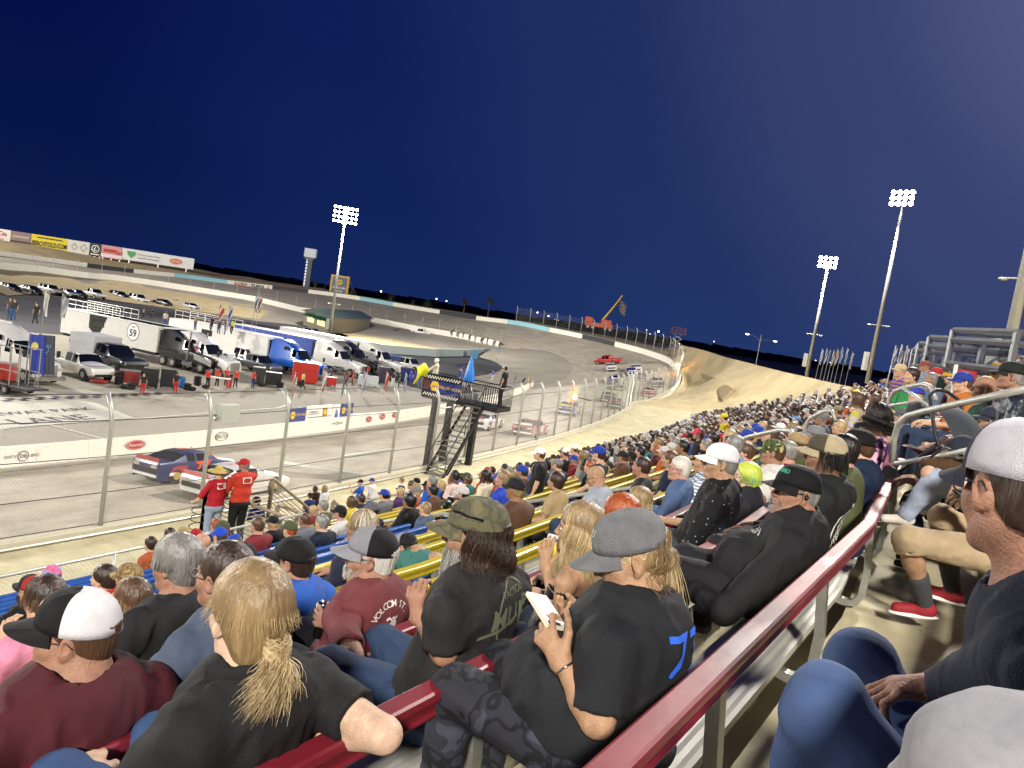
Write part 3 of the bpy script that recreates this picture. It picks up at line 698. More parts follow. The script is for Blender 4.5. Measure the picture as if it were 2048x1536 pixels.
# ================================================================ organic bodies: signed distance fields polygonised with surface nets
def _rot(e): return np.array(Matrix.Rotation(e[2],3,'Z')@Matrix.Rotation(e[0],3,'X')@Matrix.Rotation(e[1],3,'Y')) if e is not None else None
class SDF:
    def __init__(s): s.p=[]
    def cone(s,a,b,ra,rb,k=.03,clip=None,op=1): s.p.append(('c',np.array(a,float),np.array(b,float),ra,rb,k,clip,op));return s
    def ell(s,c,r,k=.03,R=None,op=1): s.p.append(('e',np.array(c,float),np.array(r,float),R,None,k,None,op));return s
    def xf(s,T,n0=0):
        """move the prims added since index n0 by matrix T"""
        R=np.array(T.to_3x3());t=np.array(T.translation);sc=abs(np.linalg.det(R))**(1/3)
        for i in range(n0,len(s.p)):
            q=list(s.p[i])
            if q[0]=='c':
                q[1]=R@q[1]+t;q[2]=R@q[2]+t;q[3]*=sc;q[4]*=sc
            else:
                q[1]=R@q[1]+t;q[2]=q[2]*sc;q[3]=(R/sc)@(q[3] if q[3] is not None else np.eye(3))
            q[5]*=sc;s.p[i]=tuple(q)
        return s
    def bounds(s,pad=.02):
        lo=np.full(3,1e9);hi=-lo
        for q in s.p:
            if q[7]<0: continue
            if q[0]=='c': pts=[q[1]-q[3],q[1]+q[3],q[2]-q[4],q[2]+q[4]]
            else:
                r=np.max(q[2]) if q[3] is not None else q[2];pts=[q[1]-r,q[1]+r]
            for p in pts: lo=np.minimum(lo,p);hi=np.maximum(hi,p)
        return lo-pad,hi+pad
    def field(s,lo,hi,h):
        n=np.ceil((hi-lo)/h).astype(int)+1;D=np.full(n,.2,np.float32)
        ax=[lo[i]+h*np.arange(n[i]) for i in range(3)]
        for (t,a,b,c,d,k,clip,op) in s.p:
            if t=='c': l=np.minimum(a-c,b-d);u=np.maximum(a+c,b+d)
            else:
                r=np.max(b) if c is not None else b;l=a-r;u=a+r
            m=max(.045,k*1.2,h*2)
            i0=np.maximum(0,np.floor((l-m-lo)/h).astype(int));i1=np.minimum(n,np.ceil((u+m-lo)/h).astype(int)+1)
            if np.any(i1<=i0): continue
            X=ax[0][i0[0]:i1[0]][:,None,None];Y=ax[1][i0[1]:i1[1]][None,:,None];Z=ax[2][i0[2]:i1[2]][None,None,:]
            if t=='c':
                ab=b-a;L2=float(ab@ab)+1e-9
                tt=np.clip(((X-a[0])*ab[0]+(Y-a[1])*ab[1]+(Z-a[2])*ab[2])/L2,0,1)
                f=np.sqrt((X-a[0]-ab[0]*tt)**2+(Y-a[1]-ab[1]*tt)**2+(Z-a[2]-ab[2]*tt)**2)-(c+(d-c)*tt)
                if clip: 
                    ld=ab/math.sqrt(L2);f=np.maximum(f,(X-b[0])*ld[0]+(Y-b[1])*ld[1]+(Z-b[2])*ld[2]-clip+1e-4)
            else:
                x,y,z=X-a[0],Y-a[1],Z-a[2]
                if c is not None:
                    x,y,z=(c[0,0]*x+c[1,0]*y+c[2,0]*z),(c[0,1]*x+c[1,1]*y+c[2,1]*z),(c[0,2]*x+c[1,2]*y+c[2,2]*z)
                k0=np.sqrt((x/b[0])**2+(y/b[1])**2+(z/b[2])**2)+1e-6;k1=np.sqrt((x/b[0]**2)**2+(y/b[1]**2)**2+(z/b[2]**2)**2)+1e-6
                f=k0*(k0-1)/k1
            S=D[i0[0]:i1[0],i0[1]:i1[1],i0[2]:i1[2]]
            if op>0:
                hh=np.maximum(k-np.abs(S-f),0)/k;S[...]=np.minimum(S,f)-hh*hh*k*.25
            else:
                g=-f;hh=np.maximum(k-np.abs(S-g),0)/k;S[...]=np.maximum(S,g)+hh*hh*k*.25
        return D,lo,n
_rt=np.random.RandomState(5).rand(32,32,32).astype(np.float32)
def vnoise(p):
    i=np.floor(p).astype(int);f=p-i;f=f*f*(3-2*f);i0=i&31;i1=(i+1)&31
    x0,y0,z0=i0[:,0],i0[:,1],i0[:,2];x1,y1,z1=i1[:,0],i1[:,1],i1[:,2];fx,fy,fz=f[:,0],f[:,1],f[:,2]
    a=_rt[x0,y0,z0]*(1-fx)+_rt[x1,y0,z0]*fx;b=_rt[x0,y1,z0]*(1-fx)+_rt[x1,y1,z0]*fx
    c=_rt[x0,y0,z1]*(1-fx)+_rt[x1,y0,z1]*fx;d=_rt[x0,y1,z1]*(1-fx)+_rt[x1,y1,z1]*fx
    return (a*(1-fy)+b*fy)*(1-fz)+(c*(1-fy)+d*fy)*fz
def nets(D,lo,h,skip=None):
    """surface nets -> verts, quads"""
    s=D<0;n=np.array(D.shape)
    c=np.zeros(n-1,np.int8)
    for dx in(0,1):
        for dy in(0,1):
            for dz in(0,1): c+=s[dx:n[0]-1+dx,dy:n[1]-1+dy,dz:n[2]-1+dz]
    act=(c>0)&(c<8);idx=np.full(act.shape,-1,np.int32);A=np.argwhere(act)
    if len(A)==0: return np.zeros((0,3)),np.zeros((0,4),int)
    idx[act]=np.arange(len(A));acc=np.zeros((len(A),3));cnt=np.zeros(len(A))
    cor=[(x,y,z) for x in(0,1) for y in(0,1) for z in(0,1)]
    V={o:D[A[:,0]+o[0],A[:,1]+o[1],A[:,2]+o[2]] for o in cor}
    for o in cor:
        for ax in range(3):
            if o[ax]==0:
                q=list(o);q[ax]=1;q=tuple(q);a,b=V[o],V[q];m=(a<0)!=(b<0)
                t=np.where(m,a/np.where(m,a-b,1),0);p=np.array(o,float)[None]+np.zeros((len(A),3));p[:,ax]+=t
                acc+=p*m[:,None];cnt+=m
    verts=lo+h*(A+acc/np.maximum(cnt,1)[:,None]);Q=[]
    for ax in range(3):
        sl=[slice(1,n[i]-1) for i in range(3)];sl[ax]=slice(0,n[ax]-1);s0=s[tuple(sl)];sl2=list(sl);sl2[ax]=slice(1,n[ax]);s1=s[tuple(sl2)]
        E=np.argwhere(s0!=s1)
        if len(E)==0: continue
        off=np.ones(3,int);off[ax]=0;E=E+off;ins=s[E[:,0],E[:,1],E[:,2]];u,v=[(1,2),(2,0),(0,1)][ax]
        def ix(du,dv):
            q=E.copy();q[:,u]-=du;q[:,v]-=dv;return idx[q[:,0],q[:,1],q[:,2]]
        q=np.stack([ix(1,1),ix(0,1),ix(0,0),ix(1,0)],1);q[~ins]=q[~ins][:,::-1];Q.append(q)
    Q=np.concatenate(Q);Q=Q[(Q>=0).all(1)]
    if skip is not None:
        cen=verts[Q].mean(1);keep=np.ones(len(Q),bool)
        for l,u in skip: keep&=~((cen>l)&(cen<u)).all(1)
        Q=Q[keep]
    return verts,Q
def npmesh(name,parts,mats,smooth=True,mi=None):
    vs=[];fs=[];b=0;ms=[]
    for k,(v,q) in enumerate(parts):
        vs.append(v);fs.append(q+b);b+=len(v);ms+= [k if mi else 0]*len(q)
    v=np.concatenate(vs);q=np.concatenate(fs);used=np.zeros(len(v),bool);used[q.ravel()]=True;re=np.cumsum(used)-1;v=v[used];q=re[q]
    me=bpy.data.meshes.new(name);me.vertices.add(len(v));me.vertices.foreach_set('co',v.astype(np.float32).ravel())
    me.loops.add(q.size);me.loops.foreach_set('vertex_index',q.ravel().astype(np.int32));me.polygons.add(len(q))
    me.polygons.foreach_set('loop_start',np.arange(0,q.size,4,dtype=np.int32));me.polygons.foreach_set('loop_total',np.full(len(q),4,np.int32))
    for m in mats: me.materials.append(m)
    if mi: me.polygons.foreach_set('material_index',ms)
    me.polygons.foreach_set('use_smooth',[True]*len(q));me.update();me.validate();return me
def poly(sdf,h,boxes=None,hf=None,wr=None,lohi=None):
    """polygonise; boxes: finer regions; wr=(amp,(fx,fy,fz),seed) cloth folds"""
    lo,hi=lohi or sdf.bounds();out=[]
    def run(lo,hi,h,skip):
        D,l,n=sdf.field(lo,hi,h)
        if wr:
            m=np.argwhere(np.abs(D)<.03)
            if len(m):
                p=l+h*m;fr=np.array(wr[1]);w=vnoise(p*6+wr[2]);q=p*fr+wr[2]+w[:,None]*1.4
                f=1-np.abs(2*vnoise(q)-1);g=1-np.abs(2*vnoise(q*2.1+7)-1);D[m[:,0],m[:,1],m[:,2]]-=wr[0]*((f-.62)*1.5+(g-.6)*.7)
        return nets(D,l,h,skip)
    out.append(run(lo,hi,h,boxes))
    if boxes:
        e=h*.6
        for l,u in boxes:
            l=np.maximum(l-e,lo);u=np.minimum(u+e,hi)
            if np.all(u>l+hf*2): out.append(run(l,u,hf,None))
    return out
# ---------------------------------------------------------------- anatomy
def head_sdf(S,T,fem=False,jaw=1.,nose=1.,fat=1.,mouth_open=False):
    n0=len(S.p);j=jaw
    S.ell((0,-.012,.036),(.077,.097,.088),.02)
    S.ell((0,.022,-.028),(.063*fat,.07,.082),.03)
    S.cone((-.043*j,-.0,-.066),(-.014,.066,-.094),.024*fat,.019,.03);S.cone((.043*j,0,-.066),(.014,.066,-.094),.024*fat,.019,.03)
    S.ell((0,.07,-.094),(.021*j,.019,.017),.02)
    S.cone((-.047,.05,-.024),(-.03,.072,-.04),.019*fat,.015,.025);S.cone((.047,.05,-.024),(.03,.072,-.04),.019*fat,.015,.025)
    S.cone((-.036,.074,.024),(.036,.074,.024),.012 if not fem else .008,.012 if not fem else .008,.02)
    S.ell((-.031,.094,.0),(.018,.014,.011),.012,None,-1);S.ell((.031,.094,.0),(.018,.014,.011),.012,None,-1)
    S.ell((-.031,.074,-.002),(.0125,.0125,.012),.004);S.ell((.031,.074,-.002),(.0125,.0125,.012),.004)
    S.cone((0,.086,.012),(0,.107*nose+.003,-.026),.0065,.0105,.012);S.ell((-.010,.099,-.031),(.008,.009,.007),.006);S.ell((.010,.099,-.031),(.008,.009,.007),.006)
    S.ell((0,.089,-.055),(.023,.010,.006),.008);S.ell((0,.088,-.067),(.020,.010,.0065),.008)
    S.ell((0,.101,-.0605),(.022,.007,.0035 if not mouth_open else .007),.004,None,-1)
    for x in (-1,1):
        R=_rot((0,0,x*-.45));S.ell((x*.080,-.006,-.004),(.0085,.021,.033),.008,R);S.ell((x*.089,.0,-.002),(.006,.011,.018),.006,R,-1);S.ell((x*.079,.004,-.032),(.007,.010,.012),.008)
    S.xf(T,n0);return S
def hand(S,wr_,mid,palmn,curl=.6,side=1,spread=1.,point=False,k=1.):
    """wr_: wrist point, mid: direction of the fingers, palmn: normal out of the palm"""
    f=np.array(mid,float);f/=np.linalg.norm(f);p=np.array(palmn,float);p-=f*(p@f);p/=np.linalg.norm(p);s_=np.cross(f,p)*side;w=np.array(wr_,float)
    kn=w+f*.085*k
    S.cone(w-s_*.012*k,kn+s_*.022*k-f*.012*k,.021*k,.014*k,.02);S.cone(w+s_*.006*k,kn-s_*.022*k-f*.012*k,.021*k,.013*k,.02);S.cone(w,kn-f*.01,.02*k,.014*k,.02)
    lens=[(.043,.026,.021),(.048,.030,.022),(.044,.028,.021),(.034,.021,.019)]
    for i,(a,b,c) in enumerate(lens):
        o=kn+s_*(.030-.020*i)*k-f*(.004*(abs(i-1)))*k;r0=.0092*k-(.0012*k if i==3 else 0);cu=curl*(1+.12*i);d0=f+s_*(.10-.07*i)*spread
        if point and i==0: cu=.1
        q=o
        for L_,mlt,r1 in ((a,.75,.0085),(b,1.75,.0078),(c,2.35,.0068)):
            an=cu*mlt;d=d0*math.cos(an)+p*math.sin(an);d/=np.linalg.norm(d);e=q+d*L_*k;S.cone(q,e,r0,r1*k,.006);q=e;r0=r1*k
    o=w+s_*.024*k+f*.02*k+p*.006*k;a=o+(s_*.72+f*.75+p*.35)*.040*k;b=a+(s_*.25+f*.9+p*(.25+curl*.5))*.030*k;c=b+(f*.9+p*(.3+curl*.8)-s_*.15)*.024*k
    S.cone(o,a,.0165*k,.0115*k,.012);S.cone(a,b,.0112*k,.0098*k,.006);S.cone(b,c,.0098*k,.0078*k,.006)
SKIN={'light':'#cda488','tan':'#b08a6c','mid':'#936c53','brown':'#604434','pink':'#bf917d','pale':'#d6b39b','ruddy':'#a57a64'}
def skin(k): return M('skin_'+k,SKIN[k],.56,var=.26,scale=30,bump=.3,bscale=170,sss=.08,spec=.32)
HAIRC={'blond':('#a58b60','#dccba2'),'dblond':('#7a6445','#c2a87a'),'brown':('#4a3322','#7a5a3c'),'black':('#0e0b0a','#2b2523'),'grey':('#6f6c68','#c4c2bd'),'white':('#b9b5ab','#e9e6df'),'red':('#8a3d17','#c8702f'),'dark':('#2a1c14','#55402f'),'lime':('#b8c23a','#5fb9a0')}
def hairm(k):
    a,b=HAIRC[k];return M('hair_'+k,a,.42,kind='hair',col2=b,var=0,spec=.5,scale=26,stretch=(1,1,.12),bump=.5,bscale=70)
def Tm(loc,yaw=0.,pitch=0.,roll=0.,sc=1.): return Matrix.Translation(Vector(loc))@Matrix.Rotation(yaw,4,'Z')@Matrix.Rotation(pitch,4,'X')@Matrix.Rotation(roll,4,'Y')@Matrix.Scale(sc,4)
def place_children(o,root,name): o.name=name;o.parent=root;return o
def mkobj(name,me,parent):
    o=bpy.data.objects.new(name,me);COL.objects.link(o);o.parent=parent;return o
# ---------------------------------------------------------------- caps
def cap(parent,T,front,back,brim,backward=False,logo=None,logoc='#e8e6e0',mesh=False,h=.092,bill=.078,name='cap',seams=True,strap=False,ft=.28):
    a,b,cz=.0885,.109,.034
    m=MB();m.mat(back)
    NU,NV=28,8
    def pt(th,v):   # th 0 = front
        ph=v*math.pi/2;r=math.cos(ph)**.62 if v<1 else 0;z=math.sin(ph)**1.0*h;t=.0
        x=a*r*math.sin(th);y=b*r*math.cos(th)-.008;z=cz+z-(.016 if 1 else 0)*(1-v)*(-math.cos(th)*.5+.5)
        bump_=1+.012*math.cos(6*th)*(1-v)*v*4*.3;return Vector((x*bump_,y*bump_,z))
    vs=[];fs=[];mi=[]
    for j in range(NV+1):
        for i in range(NU): vs.append(pt(2*math.pi*i/NU,j/NV))
    for j in range(NV):
        for i in range(NU):
            i2=(i+1)%NU;fs.append((j*NU+i,(j+1)*NU+i,(j+1)*NU+i2,j*NU+i2));th=2*math.pi*(i+.5)/NU;mi.append(1 if math.cos(th)>ft else 0)
    m.mats=[back,front];m.v=vs;m.f=fs;m.mi=mi
    # inner shell edge
    o=m.build(name,parent,smooth=40)
    sol=o.modifiers.new('s','SOLIDIFY');sol.thickness=.003;sol.offset=1
    o.matrix_local=(T@Matrix.Rotation(math.pi,4,'Z')) if backward else T
    # brim
    def bp(u,v,dz=0.):
        th=(u*2-1)*1.12;i=pt(th,0);i.z+=.002;o_=Vector((i.x*1.02,i.y,i.z));w=math.cos((u*2-1)*math.pi/2)**.55 if abs(u*2-1)<1 else 0
        q=o_+Vector((0,bill*v*w,0));q.z-=v*.020+(abs(q.x)/.09)**2*.020*v+dz;return q
    bm_=MB();bm_.grid(lambda u,v:bp(u,v),16,6,False);bm_.grid(lambda u,v:bp(u,v,.0035),16,6,True)
    br=bm_.build('brim',o,brim,40)
    s=MB()
    if seams:
        for i in range(6):
            th=math.pi*2*i/6+(math.pi/6);s.tube([pt(th,v/6)*1.004+Vector((0,0,.0005)) for v in range(0,7)],.0011,4,False)
        s.mat(back);c=pt(0,1);s.ell(c,(.007,.007,.004),8,5);s.build('seam_and_button',o,back,True)
    if logo:
        l=MB();c=pt(0,.42);vsx,fsx=text_mesh(logo,.03,0,.002)
        out=[]
        for v in vsx:
            th=v.x/.095;vv=.40+v.y/.13;q=pt(th,max(0,min(.95,vv)));n_=Vector((math.sin(th),math.cos(th),.55)).normalized();out.append(q+n_*.0035)
        l.add(out,fsx);l.build('logo',o,P(logoc,.6))
    if backward or strap:
        s=MB();s.tube([pt(math.pi+q*.14-.35,0)+Vector((0,0,-.002)) for q in range(6)],.006,5);s.build('strap',o,back)
    return o
# ---------------------------------------------------------------- hair
def scalp(th,v,g=1.):  # th 0 front; v 0 equator..1 crown
    ph=v*math.pi/2;return Vector((.079*g*math.cos(ph)*math.sin(th),.099*g*math.cos(ph)*math.cos(th)-.012,.036+.091*g*math.sin(ph)))
def strands(parent,T,key,n,fn,rad=.0011,seed=1,name='hair_strands'):
    """fn(rng)-> list of points in head space"""
    g=random.Random(seed);m=MB();tint=[]
    for i in range(n):
        pts=fn(g)
        if not pts or len(pts)<2: continue
        k=len(pts);r=rad*g.uniform(.7,1.3);b=len(m.v);m.tube([T@p for p in pts],[r*(1-.75*(q/(k-1))**2) for q in range(k)],3,False);tt=g.random()
        tint+= [tt]*(len(m.v)-b)
    o=m.build(name,parent,hairm(key),True);a=o.data.attributes.new('tint','FLOAT','POINT');a.data.foreach_set('value',tint);return o
def hair_cap(parent,T,key,thick=.010,front=.055,low=-.045,nape=-.07,h=.0045,side=.0,name='hair',wr=.0012,vol=1.,hatted=False):
    S=SDF();n0=0
    S.ell((0,-.016,.038),(.079+thick,.099+thick,.091+thick*vol),.01)
    if nape<-.04: S.ell((0,-.05,-.02),(.066+thick*.6,.058+thick*.5,abs(nape)+.02),.03)
    S.ell((0,.075,-.045),(.1,.075,.10),.012,None,-1)       # face opening
    S.ell((.09,.04,-.045),(.04,.045,.05),.01,None,-1);S.ell((-.09,.04,-.045),(.04,.045,.05),.01,None,-1)
    S.ell((0,0,low-.12),(.14,.16,.12),.01,None,-1)
    S.ell((0,front+.10,.055),(.12,.075,.05),.02,None,-1) if front<.09 else None
    if hatted: S.ell((0,-.01,.175),(.2,.2,.150),.006,_rot((-.12,0,0)),-1)
    S.xf(T);v=poly(S,h,wr=(wr,(55,55,14),3.))
    me=npmesh(name,v,[hairm(key)]);o=mkobj(name,me,parent);a=me.attributes.new('tint','FLOAT','POINT');a.data.foreach_set('value',np.full(len(me.vertices),.42,np.float32));return o
def glasses(parent,T,frame=None,lens=None,up=0.):
    frame=frame or black;m=MB();
    for x in (-1,1):
        c=Vector((x*.033,.100,up-.002));m.tube([T@(c+Vector((.024*math.cos(a/14*2*math.pi),-.004*abs(math.cos(a/14*2*math.pi)),.017*math.sin(a/14*2*math.pi)))) for a in range(15)],.0016,5,False)
        m.tube([T@Vector((x*.057,.094,up+.004)),T@Vector((x*.078,.05,up+.006)),T@Vector((x*.086,-.005,up+.010)),T@Vector((x*.086,-.02,up-.004))],.0017,5)
    m.tube([T@Vector((-.010,.102,up)),T@Vector((0,.107,up+.003)),T@Vector((.010,.102,up))],.0016,5)
    o=m.build('glasses',parent,frame,True)
    if lens:
        for x in (-1,1): 
            l=MB();c=Vector((x*.033,.099,up-.002));l.add([T@(c+Vector((.023*math.cos(a/14*2*math.pi),-.004*abs(math.cos(a/14*2*math.pi)),.016*math.sin(a/14*2*math.pi)))) for a in range(14)],[tuple(range(14))])
            l.build('lens',o,lens)
    return o
def eyes(parent,T,bm=None):
    for x in (-1,1):
        m=MB();m.mat(P('#b9aea2',.25,var=0));m.ell(T@Vector((x*.031,.0755,-.001)),(.0122,.0122,.0118),10,8);m.mat(P('#20150e',.15,var=0));m.ell(T@Vector((x*.031,.0825,-.001)),(.0058,.0058,.0058),8,6)
        m.build('eye',parent,None,True)
        if bm: b=MB();b.tube([T@Vector((x*.016,.087,.020)),T@Vector((x*.032,.0865,.026)),T@Vector((x*.048,.078,.021))],[.0022,.003,.0015],5);b.build('eyebrow',parent,bm,True)
# ---------------------------------------------------------------- whole person
def person(label,loc,yaw,cat='person',group=None,sc=1.,girth=1.,fem=False,lean=.06,twist=0.,stand=False,
           head=None,hyaw=0.,hpitch=0.,hroll=0.,skin_='light',shirt=C('#222222'),sleeve='short',pants=C('#2b3a55'),shoes=P('#333336',.6),
           arms=None,legs=None,hands=None,res=.011,hres=.0042,hand_res=.0042,hoodie=False,hair=None,hat=None,gl=None,neckw=1.,jaw=1.,fat=1.,chest=0.,belly=0.,
           shorts=False,lower=True,collar=False,tank=False,eye=True,brows='#3a2a1c',wr=.0045,extra=None,mouth_open=False,curl=.6,wrseed=1.,socks=None,ears=None,slv=.82,armw=1.):
    """local frame: origin on the seat (or between the feet when standing), +y forwards, +x the person's right... arms/legs: dict side->(elbow,wrist,fingerdir,palm)"""
    root=thing('person',label,cat,loc,yaw,group)
    sk=skin(skin_)
    V=lambda x,y,z:np.array((x,y,z),float)*sc
    if stand: hipz=.93
    else: hipz=.10
    pel=V(0,0,hipz);L=lean
    ch=V(.0,.36*math.sin(L),hipz+.36*math.cos(L));nk=V(0,.52*math.sin(L)+.01,hipz+.52*math.cos(L)) 
    if head is not None:
        hd=np.array(head,float);nk=hd-V(0,.045-.05*math.sin(hpitch)*-1*0,.165)
        if stand: pel=np.array((nk[0]*.6,nk[1]*.6,pel[2]))
        ch=pel+(nk-pel)*.69;L=math.atan2(nk[1]-pel[1],nk[2]-pel[2])
    else: hd=nk+V(0,.045,.165)
    tw=Matrix.Rotation(twist,3,'Z')
    def TW(v,o=ch):
        q=tw@Vector((v[0],v[1],0));return np.array((q.x,q.y,v[2]))
    shw=(.185 if not fem else .16)*(.6+.4*girth)
    shR=nk+TW(V(shw,-.01,-.055));shL=nk+TW(V(-shw,-.01,-.055))
    arms=arms or {}
    def dflt(s):
        sh=shR if s>0 else shL
        if stand: return (sh+V(s*.06,.0,-.28),sh+V(s*.05,.06,-.52),V(0,.25,-1),V(-s,0,0))
        return (sh+V(s*.05,.05,-.27),V(s*.10,.30,hipz+.13),V(-s*.15,1,-.15),V(0,0,-1))
    A={1:arms.get(1) or dflt(1),-1:arms.get(-1) or dflt(-1)}
    hw=.095*(.7+.3*girth)
    legs=legs or {}
    def dl(s):
        if stand: return (V(s*.10,.03,.49),V(s*.115,-.02,.09),V(s*.04,.14,0))
        return (V(s*.14,.43,hipz+.0),V(s*.13,.45,-.37),V(s*.02,.14,-.01))
    G={1:legs.get(1) or dl(1),-1:legs.get(-1) or dl(-1)}
    TH=Tm(hd,hyaw,hpitch,hroll,sc*1.0)
    g=girth
    # ---- body
    S=SDF();head_sdf(S,TH,fem,jaw,1.,fat,mouth_open)
    hb=hd+np.array(TH.to_3x3()@Vector((0,-.025,-.05)))
    nr=(.052 if not fem else .045)*sc*neckw
    S.cone(hb,nk+V(0,-.01,.0),nr,nr*1.12,.03);S.cone(hb+V(0,-.02,-.01),nk+V(0,-.03,-.02),nr*.8,nr*1.2,.03)
    ir=.85
    S.cone(nk+V(0,-.02,-.02),shR,.058*sc*ir,.052*sc*ir,.05);S.cone(nk+V(0,-.02,-.02),shL,.058*sc*ir,.052*sc*ir,.05)
    S.ell(ch+V(0,0,.04),(shw*.85*sc,.105*sc*g*ir,.17*sc),.05);S.ell(pel+V(0,0,.06),(.15*sc*g*ir,.11*sc*g*ir,.16*sc),.06)
    fa=.034*sc*(.65+.35*g)*armw
    for s in (1,-1):
        sh=shR if s>0 else shL;el,wrp,fd,pn=A[s];el=np.array(el,float);wrp=np.array(wrp,float)
        S.cone(sh,el,.050*sc*(.6+.4*g)*armw,fa*1.14,.02);S.cone(el,el+(wrp-el)*.35,fa*1.1,fa*1.08,.02);S.cone(el+(wrp-el)*.3,wrp,fa*1.08,.0215*sc,.02)
        cu=curl[0 if s<0 else 1] if isinstance(curl,tuple) else curl
        hand(S,wrp,fd,pn,cu,side=s,k=sc)
        kn,an,toe=G[s];hip=pel+V(s*hw,.02,-.01);kn=np.array(kn);an=np.array(an)
        if lower:
            S.cone(hip,kn,.075*sc*g*ir,.052*sc*ir,.03);S.cone(kn,kn+(an-kn)*.35,.052*sc,.054*sc,.02);S.cone(kn+(an-kn)*.3,an,.054*sc,.034*sc,.02)
    lo,hi=S.bounds();boxes=[];R_=.145*sc
    boxes.append((hd-np.array((R_,R_,R_*.95)),hd+np.array((R_,R_,R_*1.05))))
    for s in (1,-1):
        w=np.array(A[s][1],float);f=np.array(A[s][2],float);f/=np.linalg.norm(f);c=w+f*.085*sc;boxes.append((c-.125*sc,c+.125*sc))
    if hres<res: me=npmesh('body',poly(S,res,boxes,hres),[sk])
    else: me=npmesh('body',poly(S,res),[sk])
    body=mkobj('body',me,root)
    if eye:
        eyes(body,TH,P(brows,.8))
    # ---- shirt
    S=SDF();t=.016*sc
    S.cone(nk+V(0,-.025,-.03),shR+V(0,0,-.002),.060*sc,.062*sc*(.7+.3*g),.06);S.cone(nk+V(0,-.025,-.03),shL+V(0,0,-.002),.060*sc,.062*sc*(.7+.3*g),.06)
    Rt=_rot((-L*.8,0,twist))
    S.ell(ch+V(0,-.012,.05),(shw*1.02*sc,.118*sc*g,.185*sc),.07,Rt);S.ell(pel+(ch-pel)*.55,(.165*sc*g,.125*sc*g,.17*sc),.07,Rt);S.ell(pel+V(0,.01,.05),(.172*sc*g,.135*sc*g,.14*sc),.07)
    if belly: S.ell(pel+V(0,.10*g,.12),(.15*sc*g,.10*sc*g*belly,.14*sc),.08)
    if chest:
        for s in (1,-1): S.ell(ch+V(s*.085,.085,.02),(.082*sc*chest,.075*sc*chest,.085*sc*chest),.05)
    if hoodie:
        S.cone(nk+V(-.07,-.05,.0),nk+V(.07,-.05,.0),.055*sc,.055*sc,.05);S.ell(nk+V(0,-.095,-.045),(.12*sc,.055*sc,.085*sc),.05)
        S.cone(nk+V(-.085,.01,.0),nk+V(-.05,.075,-.05),.038*sc,.03*sc,.04);S.cone(nk+V(.085,.01,.0),nk+V(.05,.075,-.05),.038*sc,.03*sc,.04)
    if collar:
        for a in range(8):
            q=a/8*2*math.pi;q2=(a+1)/8*2*math.pi;c=nk+V(0,-.008,.028);r=nr+.012*sc
            S.cone(c+np.array((r*math.cos(q),r*math.sin(q),-.012*sc*math.sin(q))),c+np.array((r*math.cos(q2),r*math.sin(q2),-.012*sc*math.sin(q2))),.013*sc,.013*sc,.012)
    sa=fa*1.12+t
    for s in (1,-1):
        sh=shR if s>0 else shL;el,wrp,fd,pn=A[s];el=np.array(el,float);wrp=np.array(wrp,float)
        if sleeve=='short':
            e=sh+(el-sh)*slv;S.cone(sh,e,.062*sc*(.6+.4*g),.060*sc*(.62+.38*g),.035,clip=.002)
        elif sleeve=='long':
            S.cone(sh,el,.066*sc*(.6+.4*g),sa+.006,.035);S.cone(el,wrp,sa+.004,.034*sc,.02,clip=.012*sc)
        elif sleeve=='half':
            S.cone(sh,el,.066*sc*(.6+.4*g),sa+.004,.035);e=el+(wrp-el)*.25;S.cone(el,e,sa+.004,sa,.02,clip=.002)
    # neck opening and hollow cuffs
    S.cone(nk+V(0,.01,-.01),nk+V(0,.02,.12),nr+.008*sc,nr+.03*sc,.012,op=-1) if not collar and not hoodie else S.cone(nk+V(0,.0,.02),nk+V(0,.01,.12),nr+.003*sc,nr+.012*sc,.008,op=-1)
    for s in (1,-1):
        sh=shR if s>0 else shL;el,wrp,fd,pn=A[s];el=np.array(el,float);wrp=np.array(wrp,float)
        if sleeve=='short':
            e0=sh+(el-sh)*(slv-.12);e1=sh+(el-sh)*(slv+.08);S.cone(e0,e1,.047*sc*(.62+.38*g),.048*sc*(.62+.38*g),.003,op=-1)
        elif sleeve=='long':
            dd=(wrp-el)/np.linalg.norm(wrp-el);pass
    if tank:
        S.ell(nk+V(0,0,.02),(.30*sc,.2*sc,.155*sc),.01,None,-1)
    me=npmesh('shirt',poly(S,min(res,.009) if res<.013 else res,wr=(wr*2.5,(11,11,6),wrseed*3.1) if wr else None),[shirt]);sh_o=mkobj('shirt',me,root)
    # ---- pants
    if lower:
        S=SDF();S.ell(pel+V(0,.0,.0),(.178*sc*g,.15*sc*g,.11*sc),.05)
        for s in (1,-1):
            kn,an,toe=G[s];hip=pel+V(s*hw,.02,-.01);kn=np.array(kn);an=np.array(an)
            S.cone(hip,kn,.098*sc*(.5+.5*g),.068*sc*(.7+.3*g),.05)
            if shorts:
                e=kn+(an-kn)*.12;S.cone(kn,e,.07*sc*(.7+.3*g),.075*sc,.02,clip=.002);S.cone(e-(an-kn)*.02,e+(an-kn)*.1,.064*sc,.066*sc,.003,op=-1)
            else: S.cone(kn,an,.068*sc*(.7+.3*g),.056*sc,.03,clip=.02)
        me=npmesh('shorts' if shorts else 'trousers',poly(S,max(res,.009),wr=(wr*1.7,(10,9,12),wrseed*1.7) if wr else None),[pants]);mkobj('shorts' if shorts else 'trousers',me,root)
